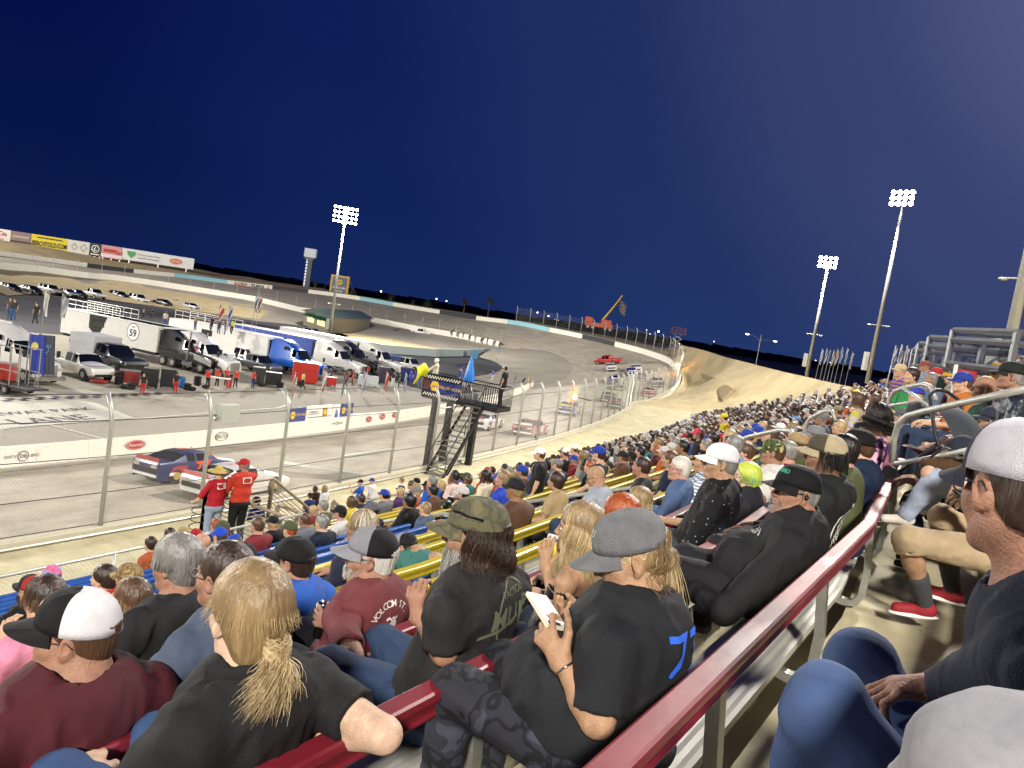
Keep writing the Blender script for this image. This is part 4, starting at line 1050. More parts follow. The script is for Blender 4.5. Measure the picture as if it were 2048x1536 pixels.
        for s in (1,-1):
            kn,an,toe=G[s];an=np.array(an);toe=np.array(toe);S=SDF();d=toe/np.linalg.norm(toe);dn=V(0,0,-.055)
            S.cone(an+dn*.6-d*.03*sc,an+dn*.75+d*.13*sc,.036*sc,.030*sc,.03);S.cone(an+V(0,0,-.005),an+dn*.6,.040*sc,.036*sc,.03)
            me=npmesh('shoe',poly(S,max(res*.8,.008)),[shoes]);mkobj('shoe',me,root)
            if socks:
                S=SDF();S.cone(an+(kn-an)*.42,an,.056*sc,.042*sc,.01,clip=.02);mkobj('sock',npmesh('sock',poly(S,.009),[socks]),root)
    if hair: 
        for hf in (hair if isinstance(hair,list) else [hair]): hf(root,TH)
    if hat: hat(root,TH)
    if gl: gl(root,TH)
    if extra: extra(root,dict(TH=TH,nk=nk,ch=ch,A=A,sh=sh_o,shR=shR,shL=shL,G=G,pel=pel,sc=sc,body=body))
    return root
def decal(target,parent,name,mb,origin,direction,off=.003,maxd=.6):
    """project flat geometry (already placed in the target's space) along direction onto the target"""
    me=target.data;bvh=BVHTree.FromPolygons([v.co for v in me.vertices],[tuple(p.vertices) for p in me.polygons])
    d=Vector(direction).normalized();out=[]
    import bmesh
    bm=bmesh.new();m0=mb.mesh();bm.from_mesh(m0)
    for _ in range(3):
        le=[e for e in bm.edges if e.calc_length()>.02]
        if not le: break
        bmesh.ops.subdivide_edges(bm,edges=le,cuts=1,use_grid_fill=False)
    bmesh.ops.triangulate(bm,faces=bm.faces)
    lastd=None
    for v in bm.verts:
        h=bvh.ray_cast(v.co,d,maxd)
        if h[0] is not None: v.co=h[0]-d*off;lastd=1
        else:
            h=bvh.find_nearest(v.co);v.co=h[0]+h[1]*off
    bm.to_mesh(m0);bm.free();o=mkobj(name,m0,parent);return o
# ================================================================ the audience
def HC(key,**k): return lambda r,T:hair_cap(r,T,key,**k)
def CP(f,b,br,**k): return lambda r,T:cap(r,T,f,b,br,**k)
def GL(**k): return lambda r,T:glasses(r,T,**k)
def fall(key,n,length,seed=1,wave=.0,rad=.0013,back=1.,thmin=1.0,flare=.02,fwd=0.,top=.95,g0=1.07,down=None,hat=0):
    """loose hair that runs over the skull and then hangs"""
    def mk(root,T):
        dn=(T.to_3x3().inverted()@Vector((0,0,-1))).normalized()
        def fn(g):
            th=g.uniform(thmin,2*math.pi-thmin);v0=g.uniform(.05,top)**.8
            if hat: v0=g.uniform(-.35,.02)
            elif g.random()<.25: th=g.uniform(.55,2*math.pi-.55);v0=g.uniform(.55,.98)
            gg=g0+g.uniform(-.02,.10);pts=[];te=th if abs(th-math.pi)<math.pi-thmin else (thmin*1.15 if th<math.pi else 2*math.pi-thmin*1.15)
            for i in range(5):
                f=i/4;pts.append(scalp(th+(te-th)*f,v0*(1-f),gg))
            p=pts[-1].copy();L_=length*g.uniform(.75,1.);ph=g.uniform(0,1.2)+th*3;am=wave*g.uniform(.6,1.2);k=10
            rad_=Vector((p.x,p.y+.012,0)).normalized()
            for i in range(1,k+1):
                f=i/k;q=p+dn*(L_*f)+rad_*(-.022*math.sin(min(1,f*1.6)*math.pi)*0+flare*f*g.uniform(.8,1.2))
                q+=Vector((math.sin(ph+f*11),math.cos(ph+f*9),0))*am*(.3+f);pts.append(q)
            return pts
        strands(root,T,key,n,fn,rad,seed)
    return mk
def pony(key,n,tie,length,seed=2,rad=.0012,tail=(0,-.05,-1),spread=.05,loose=30,wave=.01,world_tail=None,hat=0):
    def mk(root,T):
        dn=(T.to_3x3().inverted()@Vector(world_tail or tail)).normalized() if world_tail else Vector(tail).normalized();tie_=Vector(tie)
        def fn(g):
            if g.random()<.62:
                th=g.uniform(.75,2*math.pi-.75);v0=g.uniform(-.3,.92 if not hat else .0);a=scalp(th,v0,1.06+g.uniform(0,.05));b=tie_;pts=[]
                for i in range(7):
                    f=i/6;q=a.lerp(b,f);c=Vector((0,-.012,.036));d=q-c;d2=Vector((d.x/.079,d.y/.099,d.z/.091));l=d2.length
                    if l<1.07: q=c+d*(1.07/l)
                    pts.append(q)
                pts[-1]=b+Vector((g.uniform(-.01,.01),0,g.uniform(-.01,.01)));return pts
            L_=length*g.uniform(.6,1.);sx=Vector((g.gauss(0,1),g.gauss(0,1)*.6,g.gauss(0,1)*.4))*spread;ph=g.uniform(0,6)
            pts=[tie_+Vector((g.uniform(-.012,.012),0,g.uniform(-.012,.012)))]
            for i in range(1,10):
                f=i/9;pts.append(tie_+Vector((0,-.03*math.sin(min(1,f*2)*math.pi/2),0))+dn*(L_*f)+sx*f**.8+Vector((math.sin(ph+f*6),math.cos(ph+f*5),0))*wave*f)
            return pts
        strands(root,T,key,n,fn,rad,seed)
    return mk
def short(key,n,length=.02,seed=3,rad=.0009,thmin=1.15,vmin=-.55,top=.97,mess=.3,dirn=None,gg=1.06):
    """short strands lying over the skull and the nape"""
    def mk(root,T):
        def fn(g):
            th=g.uniform(thmin,2*math.pi-thmin);v=g.uniform(vmin,top)
            if v>.45: th=g.uniform(.2,2*math.pi-.2)
            v=min(v,top)
            pts=[]
            for i in range(4):
                f=i/3;q=scalp(th+g.uniform(-.02,.02)+mess*.25*math.sin(th*7+v*9)*f,v-f*length/.09,gg+.02*f+g.uniform(0,.02)*mess);pts.append(q)
            return pts
        strands(root,T,key,n,fn,rad,seed)
    return mk
class Seat: pass
def sit(label,x,y,j,off=.17,turn=0.,seat_off=.20,dx=0.,dz=0.,group=None,Y=None,stand_z=None,**k):
    if Y: P_=pY(x,y,Y)
    else: P_=pD(x,y,railD(j)+off)
    seat_off+=.14*(k.get('girth',1.)-1);s,D=inv(P_);yaw=segaz(min(max(s,-10),57))+turn
    z=(flo(j)+.45+dz)
    a=segaz(min(max(s,-10),57));n_=Vector((-math.sin(a),math.cos(a),0));u_=Vector((math.cos(a),math.sin(a),0))
    base=P_-n_*(D-(railD(j)+seat_off))-u_*dx;base.z=z
    if stand_z is not None: base=P_.copy()+n_*0;base.z=stand_z
    inv_=(Matrix.Translation(base)@Matrix.Rotation(yaw,4,'Z')).inverted()
    def conv(v):
        if isinstance(v,tuple) and v and v[0]=='px': return np.array(inv_@pY(*v[1:]))
        return v
    for key in ('arms','legs'):
        if k.get(key): k[key]={s_:tuple(conv(q) for q in a_) for s_,a_ in k[key].items()}
    hp=inv_@P_
    k['sc']=k.get('sc',1.)*.95;r=person(label,base,yaw,group=group,head=np.array(hp),**k);r['_']=0;del r['_']
    if 'DBG' in globals(): print(label[:40],'s',round(s,2),'head local',[round(c,2) for c in hp])
    return r
cl=lambda a,b,c:np.array((a,b,c),float)
# ---- printed cloths
def shirt_text(items,origin,direction,right,upv):
    """items: list of (text,dx,dy,size,material)"""
    def ex(root,I):
        for q,(txt,dx,dy,size,mt,*sl) in enumerate(items):
            m=MB();m.mat(mt);o=Vector(origin)+Vector(right)*dx+Vector(upv)*dy
            r=Vector(right);u=Vector(upv)
            if sl: a=sl[0];r,u=r*math.cos(a)+u*math.sin(a),u*math.cos(a)-r*math.sin(a)
            if callable(txt): txt(m,o,r,u,size)
            else: text_on(m,txt,o,r,u,size,.003)
            decal(I['sh'],I['sh'],'print',m,o,direction)
    return ex
# =========== row just below the camera
FO=dict(res=.009,hres=.0036)
def lady_x(root,I):
    # phone, bracelet
    w=np.array(I['A'][-1][1]);sc=I['sc']
    ph=thing('phone','phone in a pale case held by the woman in the grey cap','phone',root.matrix_local@Vector(w) if False else (0,0,0))
    M4=Matrix.Translation(root.location)@Matrix.Rotation(root.rotation_euler.z,4,'Z')
    c=pY(1092,1222,2.10);
    a=(pY(1133,1290,2.02)-pY(1066,1185,2.22));a.normalize();n_=Vector(RV*.55+np.array(-FW)*.45+UV*.72);n_=(n_-a*n_.dot(a)).normalized();r=a.cross(n_);R=Matrix((r,a,n_)).transposed()
    ph.location=c;MB().box((0,0,0),(.070,.145,.011),R).build('case',ph,P('#cfc6ae',.5));MB().box(n_*.0062,(.062,.135,.002),R).build('screen',ph,M('screen_white','#c9cee0',.2,emit=.35,var=0))
    m=MB();m.mat(P('#4b4f5c',.4));quad(m,n_*.0078+a*-.005,r,a,.056,.062);m.mat(black);quad(m,n_*.0078+a*.064,r,a,.06,.014);m.build('screen_picture',ph)
    el=np.array(I['A'][-1][0]);d=(w-el)/np.linalg.norm(w-el);c=w-d*.02;m=MB();u=np.cross(d,(0,0,1));u/=np.linalg.norm(u);v=np.cross(d,u)
    m.tube([c+.031*(u*math.cos(i/24*6.283)+v*math.sin(i/24*6.283)) for i in range(25)],.0035,5,False);m.build('bracelet',root,chrome,True)
    nm=P('#2a3fae',.2)
blue_print=P('#2a62d8',.6);wp=P('#dfdcd4',.7)
def lady_back(root,I):
    lady_x(root,I)
    m=MB();m.mat(blue_print);o=Vector(I['ch'])+Vector((-.02,-.4,.0));r=Vector((1,0,0));u=Vector((0,0,1))
    text_on(m,'73',o+r*.02+u*.06,r,u,.17,.008,sx=1.15);decal(I['sh'],I['sh'],'print',m,o,(0,1,0),.0035)
    m=MB();m.mat(blue_print);text_on(m,'RACING',o+r*.02-u*.05,r,u,.045,.003);decal(I['sh'],I['sh'],'print',m,o,(0,1,0),.0035)
gcap=M('washed_grey_denim','#6e6f72',.8,var=.3,scale=18,bump=.4,bscale=260)
sit('woman in washed grey cap and black T-shirt looking down at her phone',1262,1108,1,off=.26,fem=True,girth=1.42,sc=1.06,skin_='tan',shirt=C('#1f2024'),pants=C('#2b2c35',kind='camo',col2='#17181d',col3='#3d3f4c',scale=9.),
    hpitch=-.42,hyaw=.6,lean=.10,chest=1.25,belly=1.3,curl=(1.15,.5),wrseed=2,
    arms={-1:(('px',1195,1440,1.93),('px',1122,1322,2.0),cl(-.1,.6,.6),cl(.8,.25,.1)),1:(cl(.33,.12,.16),('px',1195,1245,2.27),cl(-.8,.45,.1),cl(0,-.2,1))},
    hair=[HC('dblond',hatted=True,thick=.004,nape=-.06),pony('blond',1200,(0,-.108,.012),.50,hat=1,rad=.0009,spread=.055,wave=.012,world_tail=(.06,.0,-1)),fall('dblond',160,.16,hat=1,seed=5,rad=.0009,thmin=2.0,flare=.03,wave=.02)],
    hat=CP(gcap,gcap,gcap,strap=True,logo='USA',logoc='#c9c9c9'),extra=lady_back,jaw=1.05,fat=1.12,neckw=1.15,**FO)
def nf_x(root,I):
    m=MB();m.mat(wp);o=Vector(I['ch'])+Vector((-.10,.4,.07));r=Vector((-1,0,0));u=Vector((0,0,1))
    for q,t_ in enumerate(('THE','NORTH','FACE')): text_on(m,t_,o+u*(.014-.014*q)-r*.018,r,u,.014,.001)
    for q in (1.,.72,.45): disc(m,o+r*.012-u*.012,r,u,.030*q,.030*q,12,.86) if False else m.tube([o+r*(.008+.026*q*math.sin(a_/8*math.pi/2))+u*(-.016+.032*q*math.cos(a_/8*math.pi/2)) for a_ in range(9)],.0028,3,False)
    decal(I['sh'],I['sh'],'logo',m,o,(0,-1,0),.003)
    m=MB();o=Vector(I['nk'])+Vector((0,.3,-.07));m.mat(P('#5b5b60',.3));quad(m,o,(-1,0,0),(0,0,1),.007,.16);decal(I['sh'],I['sh'],'zip',m,o,(0,-1,0),.002)
    m=MB();T=I['TH'];m.ell(T@Vector((-.091,.0,-.004)),(.010,.010,.012),8,6);m.build('earbud',root,black,True)
def goatee(root,I,key,n=260,L_=.012,rad=.0008,full=False,seed=9):
    T=I['TH']
    def fn(g):
        a=g.uniform(-1.25,1.25) if full else g.uniform(-.75,.75);zz=g.uniform(-.105,-.045 if full else -.055)
        r=.072 if not full else .070
        if not full and abs(a)<.35 and -.082<zz<-.05 and g.random()<.8: zz=g.uniform(-.108,-.085)
        p=Vector((r*math.sin(a)*(1-.25*max(0,(-.06-zz)/.05)),.018+(.078+.008*(abs(a)<.4))*math.cos(a)-(.012*max(0,(-.085-zz)/.02)),zz))
        d=Vector((math.sin(a)*.4,math.cos(a)*.5,-.8))*L_*g.uniform(.6,1.3);return [p-d*.2,p+d*.4,p+d]
    strands(root,T,key,n,fn,rad,seed,'beard')
sit('man in black quarter-zip fleece and black cap with round glasses',1590,984,1,off=.18,turn=.05,girth=1.25,sc=1.12,skin_='ruddy',shirt=C('#1d1d20'),sleeve='long',collar=True,belly=1.,pants=C('#1c1c1f'),hyaw=.75,hpitch=.08,
    arms={-1:(cl(-.36,.10,.06),cl(-.14,.40,.07),cl(.6,.7,-.1),cl(0,0,-1)),1:(cl(.35,.1,.1),cl(.12,.40,.12),cl(-.6,.7,-.1),cl(0,0,-1))},
    hat=CP(C('#0d0e0f'),C('#0d0e0f'),C('#101112'),logo='GREEN',logoc='#3fae8f'),hair=[HC('grey',hatted=True,thick=.004,nape=-.05),short('grey',260,.02,top=-.05)],gl=GL(),extra=lambda r,I:(nf_x(r,I),goatee(r,I,'grey')),neckw=1.2,fat=1.08,wrseed=4,**FO)
tanm=C('#a89a7c')
def hood_print(root,I):
    m=MB();m.mat(wp);o=Vector(I['ch'])+Vector((.0,-.5,-.08));r=Vector((1,0,0));u=Vector((0,0,1))
    disc(m,o,r,u,.10,.17,28,.88)
    for q in range(5): m.tube([o+r*(.05*math.sin(a_*.9+q))+u*(-.12+.03*a_) for a_ in range(9)],.005,3,False)
    text_on(m,'SRH',o-u*.21,r,u,.07,.004);decal(I['sh'],I['sh'],'print',m,o,(0,1,0),.003)
sit('long-haired man in tan mesh-back cap and black hoodie',1650,912,1,off=.18,girth=1.1,sc=1.05,skin_='mid',shirt=C('#1f2022'),sleeve='long',hoodie=True,hyaw=.25,pants=C('#1c1c20'),
    hat=CP(C('#4b4538'),tanm,tanm,strap=True),hair=[HC('black',hatted=True,thick=.004,nape=-.07),fall('black',420,.13,hat=1,seed=8,thmin=1.2,rad=.0014,flare=.01)],extra=hood_print,wrseed=6,**FO)
sit('person in navy hoodie and plain black cap beside the girl in the pink print',1716,893,1,off=.18,girth=1.15,sc=1.08,skin_='light',shirt=C('#1b2840'),sleeve='long',hoodie=True,hyaw=.1,pants=C('#22344f'),hat=CP(C('#0c0c0d'),C('#0c0c0d'),C('#0c0c0d')),hair=HC('brown',hatted=True,thick=.004,nape=-.05),wrseed=7,res=.010,hres=.005)
sit('girl with curly black hair in a pink and purple print top at the bench end',1748,838,1,off=.15,fem=True,girth=.95,skin_='tan',shirt=C('#d9a9bf',kind='tie',col2='#43215a',scale=7.),sleeve='short',hyaw=-.1,turn=.15,pants=C('#5a3a72'),
    arms={1:(cl(.30,-.05,.22),('px',1795,925,7.0),cl(.2,.3,-1),cl(-.5,0,-1))},hair=[HC('black',thick=.010,nape=-.09),fall('black',900,.13,seed=11,wave=.035,flare=.05,rad=.0022,thmin=.9,g0=1.14)],wrseed=9,res=.010,hres=.005)
# =========== second row
def beard_x(root,I):
    T=I['TH']
    def fn(g):
        a=g.uniform(-1.2,1.2);zz=g.uniform(-.10,-.03);p=Vector((.066*math.sin(a),.02+.078*math.cos(a),zz));L_=.17*g.uniform(.4,1)*(1-.35*abs(a));d=Vector((math.sin(a)*.12,.12*math.cos(a),-1))
        ph=g.uniform(0,6);return [p-Vector((0,.012,0))]+[p+d*(L_*f)+Vector((math.sin(ph+f*6),math.cos(ph+f*6),0))*.008*f for f in (.15,.4,.7,1)]
    strands(root,T,'grey',520,fn,.0013,21,'beard')
    m=MB();o=Vector(I['ch'])+Vector((.04,-.5,.07));r=Vector((1,0,0));u=Vector((0,0,1));m.mat(P('#5a614a',.8))
    disc(m,o,r,u,.11,.13,24,.93);text_on(m,'MULE',o-u*.0,r,u,.11,.004);text_on(m,'TACTICAL',o+u*.085,r,u,.034,.001);m.add([o+r*-.17-u*.05,o+r*.14+u*.03,o+r*.14+u*.015,o+r*-.17-u*.065],[(0,1,2,3)]);decal(I['sh'],I['sh'],'print',m,o,(0,1,0),.003)
    m=MB();
    for x in (-1,1): m.ell(T@Vector((x*.035,.075+.03,.098)),(.026,.010,.017),10,6)
    m.tube([T@Vector((-.062,.095,.10)),T@Vector((-.094,.03,.088)),T@Vector((-.098,-.03,.078))],.003,5);m.tube([T@Vector((.062,.095,.10)),T@Vector((.094,.03,.088)),T@Vector((.098,-.03,.078))],.003,5)
    m.tube([T@Vector((-.02,.112,.10)),T@Vector((.02,.112,.10))],.003,5);m.build('sunglasses',root,black,True)
olive=M('olive_camo_cap','#5c573f',.85,kind='camo',col2='#4a4836',col3='#6a6348',scale=14.,bump=.3,bscale=250)
sit('man with long grey beard and olive camouflage cap in black T-shirt',952,1068,2,off=.2,girth=1.2,sc=1.12,skin_='ruddy',shirt=C('#252324'),hyaw=.5,hpitch=-.05,pants=C('#2f3f5c'),lean=.02,curl=(1.0,.6),
    arms={-1:(('px',888,1305,2.55),('px',838,1235,2.72),cl(-.1,.3,1),cl(.9,.3,0)),1:(cl(.30,.1,.14),cl(.14,.36,.10),cl(-.3,1,0),cl(0,0,-1))},
    hat=CP(olive,olive,olive),hair=[HC('dark',hatted=True,thick=.004,nape=-.08),fall('dark',800,.20,hat=1,seed=13,rad=.0010,thmin=1.25,flare=.03,wave=.012)],extra=beard_x,wrseed=11,fat=1.02,**FO)
def bun(root,T):
    def fn(g):
        a=g.uniform(0,6.28);r=.034;c=Vector((0,-.125,-.045))
        if g.random()<.4:
            L_=g.uniform(.05,.14);d=Vector((g.gauss(-.4,.5),-.3,-1)).normalized();return [c+Vector((g.uniform(-.02,.02),g.uniform(-.02,0),g.uniform(-.03,.01)))+d*L_*f+Vector((0,-.02,0))*math.sin(f*3) for f in (0,.3,.6,1)]
        b=g.uniform(-1,1);return [c+Vector((r*math.cos(a+f)*(1-.3*b*b),r*.8*math.sin(a+f)-.005,b*.03+.01*math.sin(f*3))) for f in (0,.5,1,1.5)]
    strands(root,T,'blond',600,fn,.0011,33)
sit('woman with fair hair in a messy low bun, black top, elbow over the backrest',497,1228,2,off=.18,fem=True,girth=1.25,sc=1.1,skin_='pale',slv=.62,armw=1.0,shirt=C('#1e1e20'),pants=C('#3a5078'),hyaw=-.12,hpitch=-.05,
    arms={1:(('px',768,1470,1.86),cl(.22,.30,.18),cl(-.6,.7,0),cl(0,0,-1)),-1:(cl(-.32,.12,.12),cl(-.1,.36,.15),cl(.3,.8,0),cl(0,0,-1))},
    hair=[HC('dblond',thick=.012,nape=-.085,low=-.08,h=.0045),pony('blond',2300,(0,-.108,-.045),.12,rad=.0009,spread=.032,wave=.02,tail=(-.35,-.25,-1)),bun,fall('blond',160,.05,seed=35,rad=.0006,flare=.02)],eye=False,wrseed=13,**FO)
def cup_x(root,I):
    w=pY(1112,1096,3.62);t=thing('snack_cup','yellow paper cup with a spoon in the hand of the long-haired woman','cup',w);m=MB();m.tube([(-.02,0,-.055),(.0,0,.04)],[.038,.05],18);m.build('cup',t,P('#c9b92b',.5),True);MB().tube([(0,0,.038),(0.002,0,.044)],[.052,.052],18).build('rim',t,white,True);MB().tube([(0,0,.03),(.05,.02,.13)],.004,6).build('spoon',t,white)
satin=M('black_satin','#08080a',.35,var=.1,bump=.2,bscale=30,spec=.5)
sit('young woman with long wavy blonde hair in a black camisole holding a cup',1158,1058,2,off=.17,fem=True,girth=.95,sc=1.0,skin_='tan',shirt=satin,sleeve='none',tank=True,hyaw=.35,hpitch=-.1,pants=C('#1d2736'),lean=.12,
    arms={-1:(('px',1118,1235,3.3),('px',1092,1135,3.48),cl(.0,.2,1),cl(.8,.3,0)),1:(cl(.22,.2,.2),cl(.1,.36,.22),cl(-.4,.7,.3),cl(0,0,1))},
    hair=[HC('dblond',thick=.014,nape=-.11,low=-.1),fall('blond',1500,.27,seed=41,wave=.016,rad=.0011,thmin=.95,flare=.035),fall('dblond',350,.25,seed=42,wave=.02,rad=.0014,thmin=1.,flare=.02)],extra=cup_x,wrseed=15,**FO)
sit('woman with straight copper-red hair behind the peak of the grey cap',1237,1035,2,off=.2,fem=True,skin_='pale',shirt=C('#3c3f47'),hyaw=.1,pants=C('#2b3347'),hair=[HC('red',thick=.014,nape=-.10,low=-.1),fall('red',520,.22,seed=43,rad=.0015,thmin=.9)],eye=False,res=.012,hres=.005)
sit('woman with straight honey-blonde hair next to the red-haired woman',1275,1003,3,off=.2,fem=True,skin_='pale',shirt=C('#4c5560'),hyaw=.3,pants=C('#2b3347'),hair=[HC('dblond',thick=.014,nape=-.10,low=-.1),fall('blond',420,.22,seed=44,rad=.0017,thmin=.9)],eye=False,res=.012,hres=.006)
dots=C('#0e0f13',kind='dots',col2='#9aa0aa',scale=24.)
sit('man in black shirt with white dots and white cap worn the right way round',1441,925,2,off=.18,girth=1.22,sc=1.12,skin_='tan',shirt=dots,hyaw=.35,turn=.1,pants=C('#3a3f48'),hat=CP(white,C('#d9d6dc'),white,strap=True),hair=HC('grey',hatted=True,thick=.004,nape=-.05),
    arms={-1:(cl(-.33,.06,.12),cl(-.25,.32,.12),cl(.3,.9,-.1),cl(0,0,-1))},wrseed=17,res=.010,hres=.0055)
sit('person with lime green and turquoise dyed hair',1492,955,2,off=.2,fem=True,skin_='pale',shirt=C('#24242a'),hyaw=.45,pants=C('#22252d'),hair=[HC('lime',thick=.014,nape=-.09),fall('lime',420,.08,seed=50,rad=.0018,thmin=.9)],gl=GL(),res=.012,hres=.006)
sit('man in woodland camouflage cap with an orange-red face turned left',1545,905,2,off=.18,skin_='ruddy',girth=1.1,shirt=C('#d8d4cc'),hyaw=.2,pants=C('#30343c'),hat=CP(*(M('camo_cap','#4d5a2c',.85,kind='camo',col2='#24301a',col3='#b0a36a',scale=22.),)*3),hair=HC('brown',hatted=True,thick=.004,nape=-.05),res=.012,hres=.006)
# =========== third row
def vol_x(root,I):
    goatee(root,I,'white',420,.016,full=True)
    m=MB();m.mat(wp);o=Vector(I['ch'])+Vector((-.01,-.5,.05));r=Vector((1,0,0));u=Vector((0,0,1))
    for i,ch_ in enumerate('VOLCOM ST.'):
        a=math.radians(58-12.5*i);c=o+r*(-.115*math.sin(a))+u*(.115*math.cos(a)-.03);rr=r*math.cos(a)+u*math.sin(a);uu=u*math.cos(a)-r*math.sin(a);text_on(m,ch_,c,rr,uu,.043,.002)
    text_on(m,'EST.',o-r*.085-u*.115,r,u,.026,.001);disc(m,o-u*.03+r*.01,r,u,.028,.045,14);disc(m,o-u*.095+r*.01,r,u,.04,.03,14);m.tube([o+r*(-.03+.012*i)+u*(.015+.01*(i%2)) for i in range(6)],.006,3,False)
    decal(I['sh'],I['sh'],'print',m,o,(0,1,0),.003)
    w=np.array(I['A'][-1][1]);el=np.array(I['A'][-1][0]);d=(w-el)/np.linalg.norm(w-el);c=w-d*.025;u_=np.cross(d,(0,0,1));u_/=np.linalg.norm(u_);v=np.cross(d,u_)
    m=MB();m.tube([c+.032*(u_*math.cos(i/24*6.283)+v*math.sin(i/24*6.283)) for i in range(25)],.008,6,False);m.cyl(c-v*.030*0+u_*.0+np.array((0,0,.028)),c+np.array((0,0,.040)),.020,16);m.build('watch',root,black,True)
    q=pY(643,1238,3.35);t=thing('drink_can','black drink can held by the man in the dusty red T-shirt','can',q);MB().cyl((0,0,-.08),(0,0,.07),.031,20).build('can',t,P('#0d0e10',.3),True);MB().tube([(0,0,.07),(0,0,.078)],[.028,.025],20).build('lid',t,chrome,True)
sit('man in dusty red T-shirt with grey and black mesh cap and white goatee',742,1112,3,off=.18,girth=1.15,sc=1.1,skin_='ruddy',shirt=C('#6e3539'),hyaw=.7,hpitch=0.,pants=C('#1b2233'),lean=0.,curl=(.9,.6),
    arms={-1:(('px',705,1312,2.95),('px',668,1255,3.25),cl(-.2,.8,.2),cl(.7,.2,-.2)),1:(cl(.3,.1,.12),cl(.2,.35,.1),cl(0,1,0),cl(0,0,-1))},
    hat=CP(C('#83838a'),C('#141416'),C('#8a8a90'),logo='SIZM',logoc='#3a2f35'),hair=[HC('white',hatted=True,thick=.004,nape=-.07),short('white',420,.03,rad=.0011,top=-.05)],gl=GL(),extra=vol_x,wrseed=19,**FO)
def cap_patch(root,I): pass
sit('heavy man in maroon T-shirt with black and white mesh cap and glasses',150,1268,3,off=.17,girth=1.42,sc=1.16,skin_='ruddy',shirt=C('#4a1a22'),hyaw=.8,hpitch=.0,pants=C('#25324d'),neckw=1.25,fat=1.1,jaw=1.1,
    arms={-1:(cl(-.38,.12,.2),cl(-.2,.42,.22),cl(.4,.8,0),cl(0,0,-1)),1:(cl(.38,.12,.12),cl(.2,.4,.12),cl(-.3,.9,0),cl(0,0,-1))},
    hat=CP(C('#111214'),C('#d6d4d8'),C('#151617'),logo='MX',logoc='#d9a0a0'),hair=[HC('brown',hatted=True,thick=.004,nape=-.05),short('brown',300,.012,rad=.0008,top=-.1)],gl=GL(),wrseed=21,**FO)
sit('woman with dark brown hair tied high in a black band, grey-blue top',447,1152,3,off=.18,fem=True,girth=1.12,sc=1.05,skin_='ruddy',shirt=C('#4a5468'),sleeve='half',hyaw=.3,hpitch=-.05,pants=C('#222a3a'),
    arms={-1:(cl(-.36,.02,.22),cl(-.15,.30,.16),cl(.5,.8,0),cl(0,0,-1))},
    hair=[HC('dark',thick=.008,nape=-.07),pony('dark',620,(0,-.112,.05),.18,rad=.0014,spread=.05,world_tail=(.1,-.2,-1))],gl=GL(),extra=lambda r,I:MB().ell(I['TH']@Vector((0,-.122,.052)),(.022,.018,.022),12,8).build('hair_band',r,black,True) and None,wrseed=23,**FO)
sit('elderly man with thin white hair and glasses in a blue denim shirt',1358,938,3,off=.2,skin_='pink',shirt=C('#4c6287'),sleeve='long',hyaw=.45,pants=C('#3a4558'),hair=[HC('white',thick=.006,nape=-.06),short('white',200,.02,rad=.0014)],gl=GL(),collar=True,res=.011,hres=.0055)
sit('dark-haired man in blue and white plaid shirt behind the elderly man',1408,925,3,off=.2,skin_='tan',girth=1.1,shirt=C('#dfe3ea',kind='plaid',scale=9.),hyaw=.3,pants=C('#2b3347'),hair=[HC('black',thick=.006,nape=-.06)],res=.012,hres=.006)
# =========== fourth and fifth rows
def b22(root,I):
    o=Vector(I['ch'])+Vector((.0,-.5,.0));r=Vector((1,0,0));u=Vector((0,0,1));m=MB();m.mat(P('#4a4f63',.8));a=.3;rr=r*math.cos(a)+u*math.sin(a);uu=u*math.cos(a)-r*math.sin(a);quad(m,o+r*.06+u*.05,rr,uu,.2,.06);decal(I['sh'],I['sh'],'print',m,o,(0,1,0),.003)
    m=MB();m.mat(P('#b7d63a',.7));text_on(m,'2022',o+r*.06+u*.05,rr,uu,.06,.003,slant=.2);text_on(m,'JOHN',o-r*.09-u*.06,-u*1+r*.3,r,.085,.004);quad(m,o-r*.1+u*.08,r,u,.04,.04);decal(I['sh'],I['sh'],'print',m,o,(0,1,0),.0045)
    m=MB();m.mat(P('#c83b4a',.7));text_on(m,'KCRP',o-r*.135-u*.08,-u*1+r*.3,r,.07,.004);decal(I['sh'],I['sh'],'print',m,o,(0,1,0),.0045)
sit('man in bright blue T-shirt printed 2022 and black cap',588,1122,4,off=.18,girth=1.15,sc=1.08,skin_='ruddy',shirt=C('#2c5bb5'),hyaw=.35,pants=C('#26324a'),hat=CP(C('#121213'),C('#121213'),C('#141415'),logo='77',logoc='#8a4a3a'),hair=[HC('dark',hatted=True,thick=.004,nape=-.05),short('grey',220,.012,top=-.1)],extra=b22,wrseed=25,**FO)
def greyhair(root,T):
    fall('grey',520,.05,seed=61,rad=.0016,thmin=.8,flare=.005,top=.99,g0=1.12)(root,T)
sit('man with thick collar-length grey hair and glasses in a black T-shirt',352,1128,4,off=.18,girth=1.1,sc=1.08,skin_='ruddy',shirt=C('#202022'),hyaw=.4,hpitch=-.1,pants=C('#22304a'),hair=[HC('grey',thick=.018,nape=-.075,low=-.06),greyhair],gl=GL(),
    arms={-1:(cl(-.32,.06,.16),cl(-.14,.36,.22),cl(.3,.7,.4),cl(.7,0,.3))},wrseed=27,res=.010,hres=.0045)
ph=thing('phone','phone with a lit white screen held below the long-haired woman','phone',pY(286,1274,4.15));R=Matrix.Rotation(.6,3,'Z')@Matrix.Rotation(.9,3,'X')@Matrix.Rotation(.6,3,'Y');MB().box((0,0,0),(.075,.15,.01),R).build('case',ph,black);MB().box(R@Vector((0,0,.006)),(.068,.14,.002),R).build('screen',ph,M('screen_white','#c9cee0',.2,emit=.35,var=0))
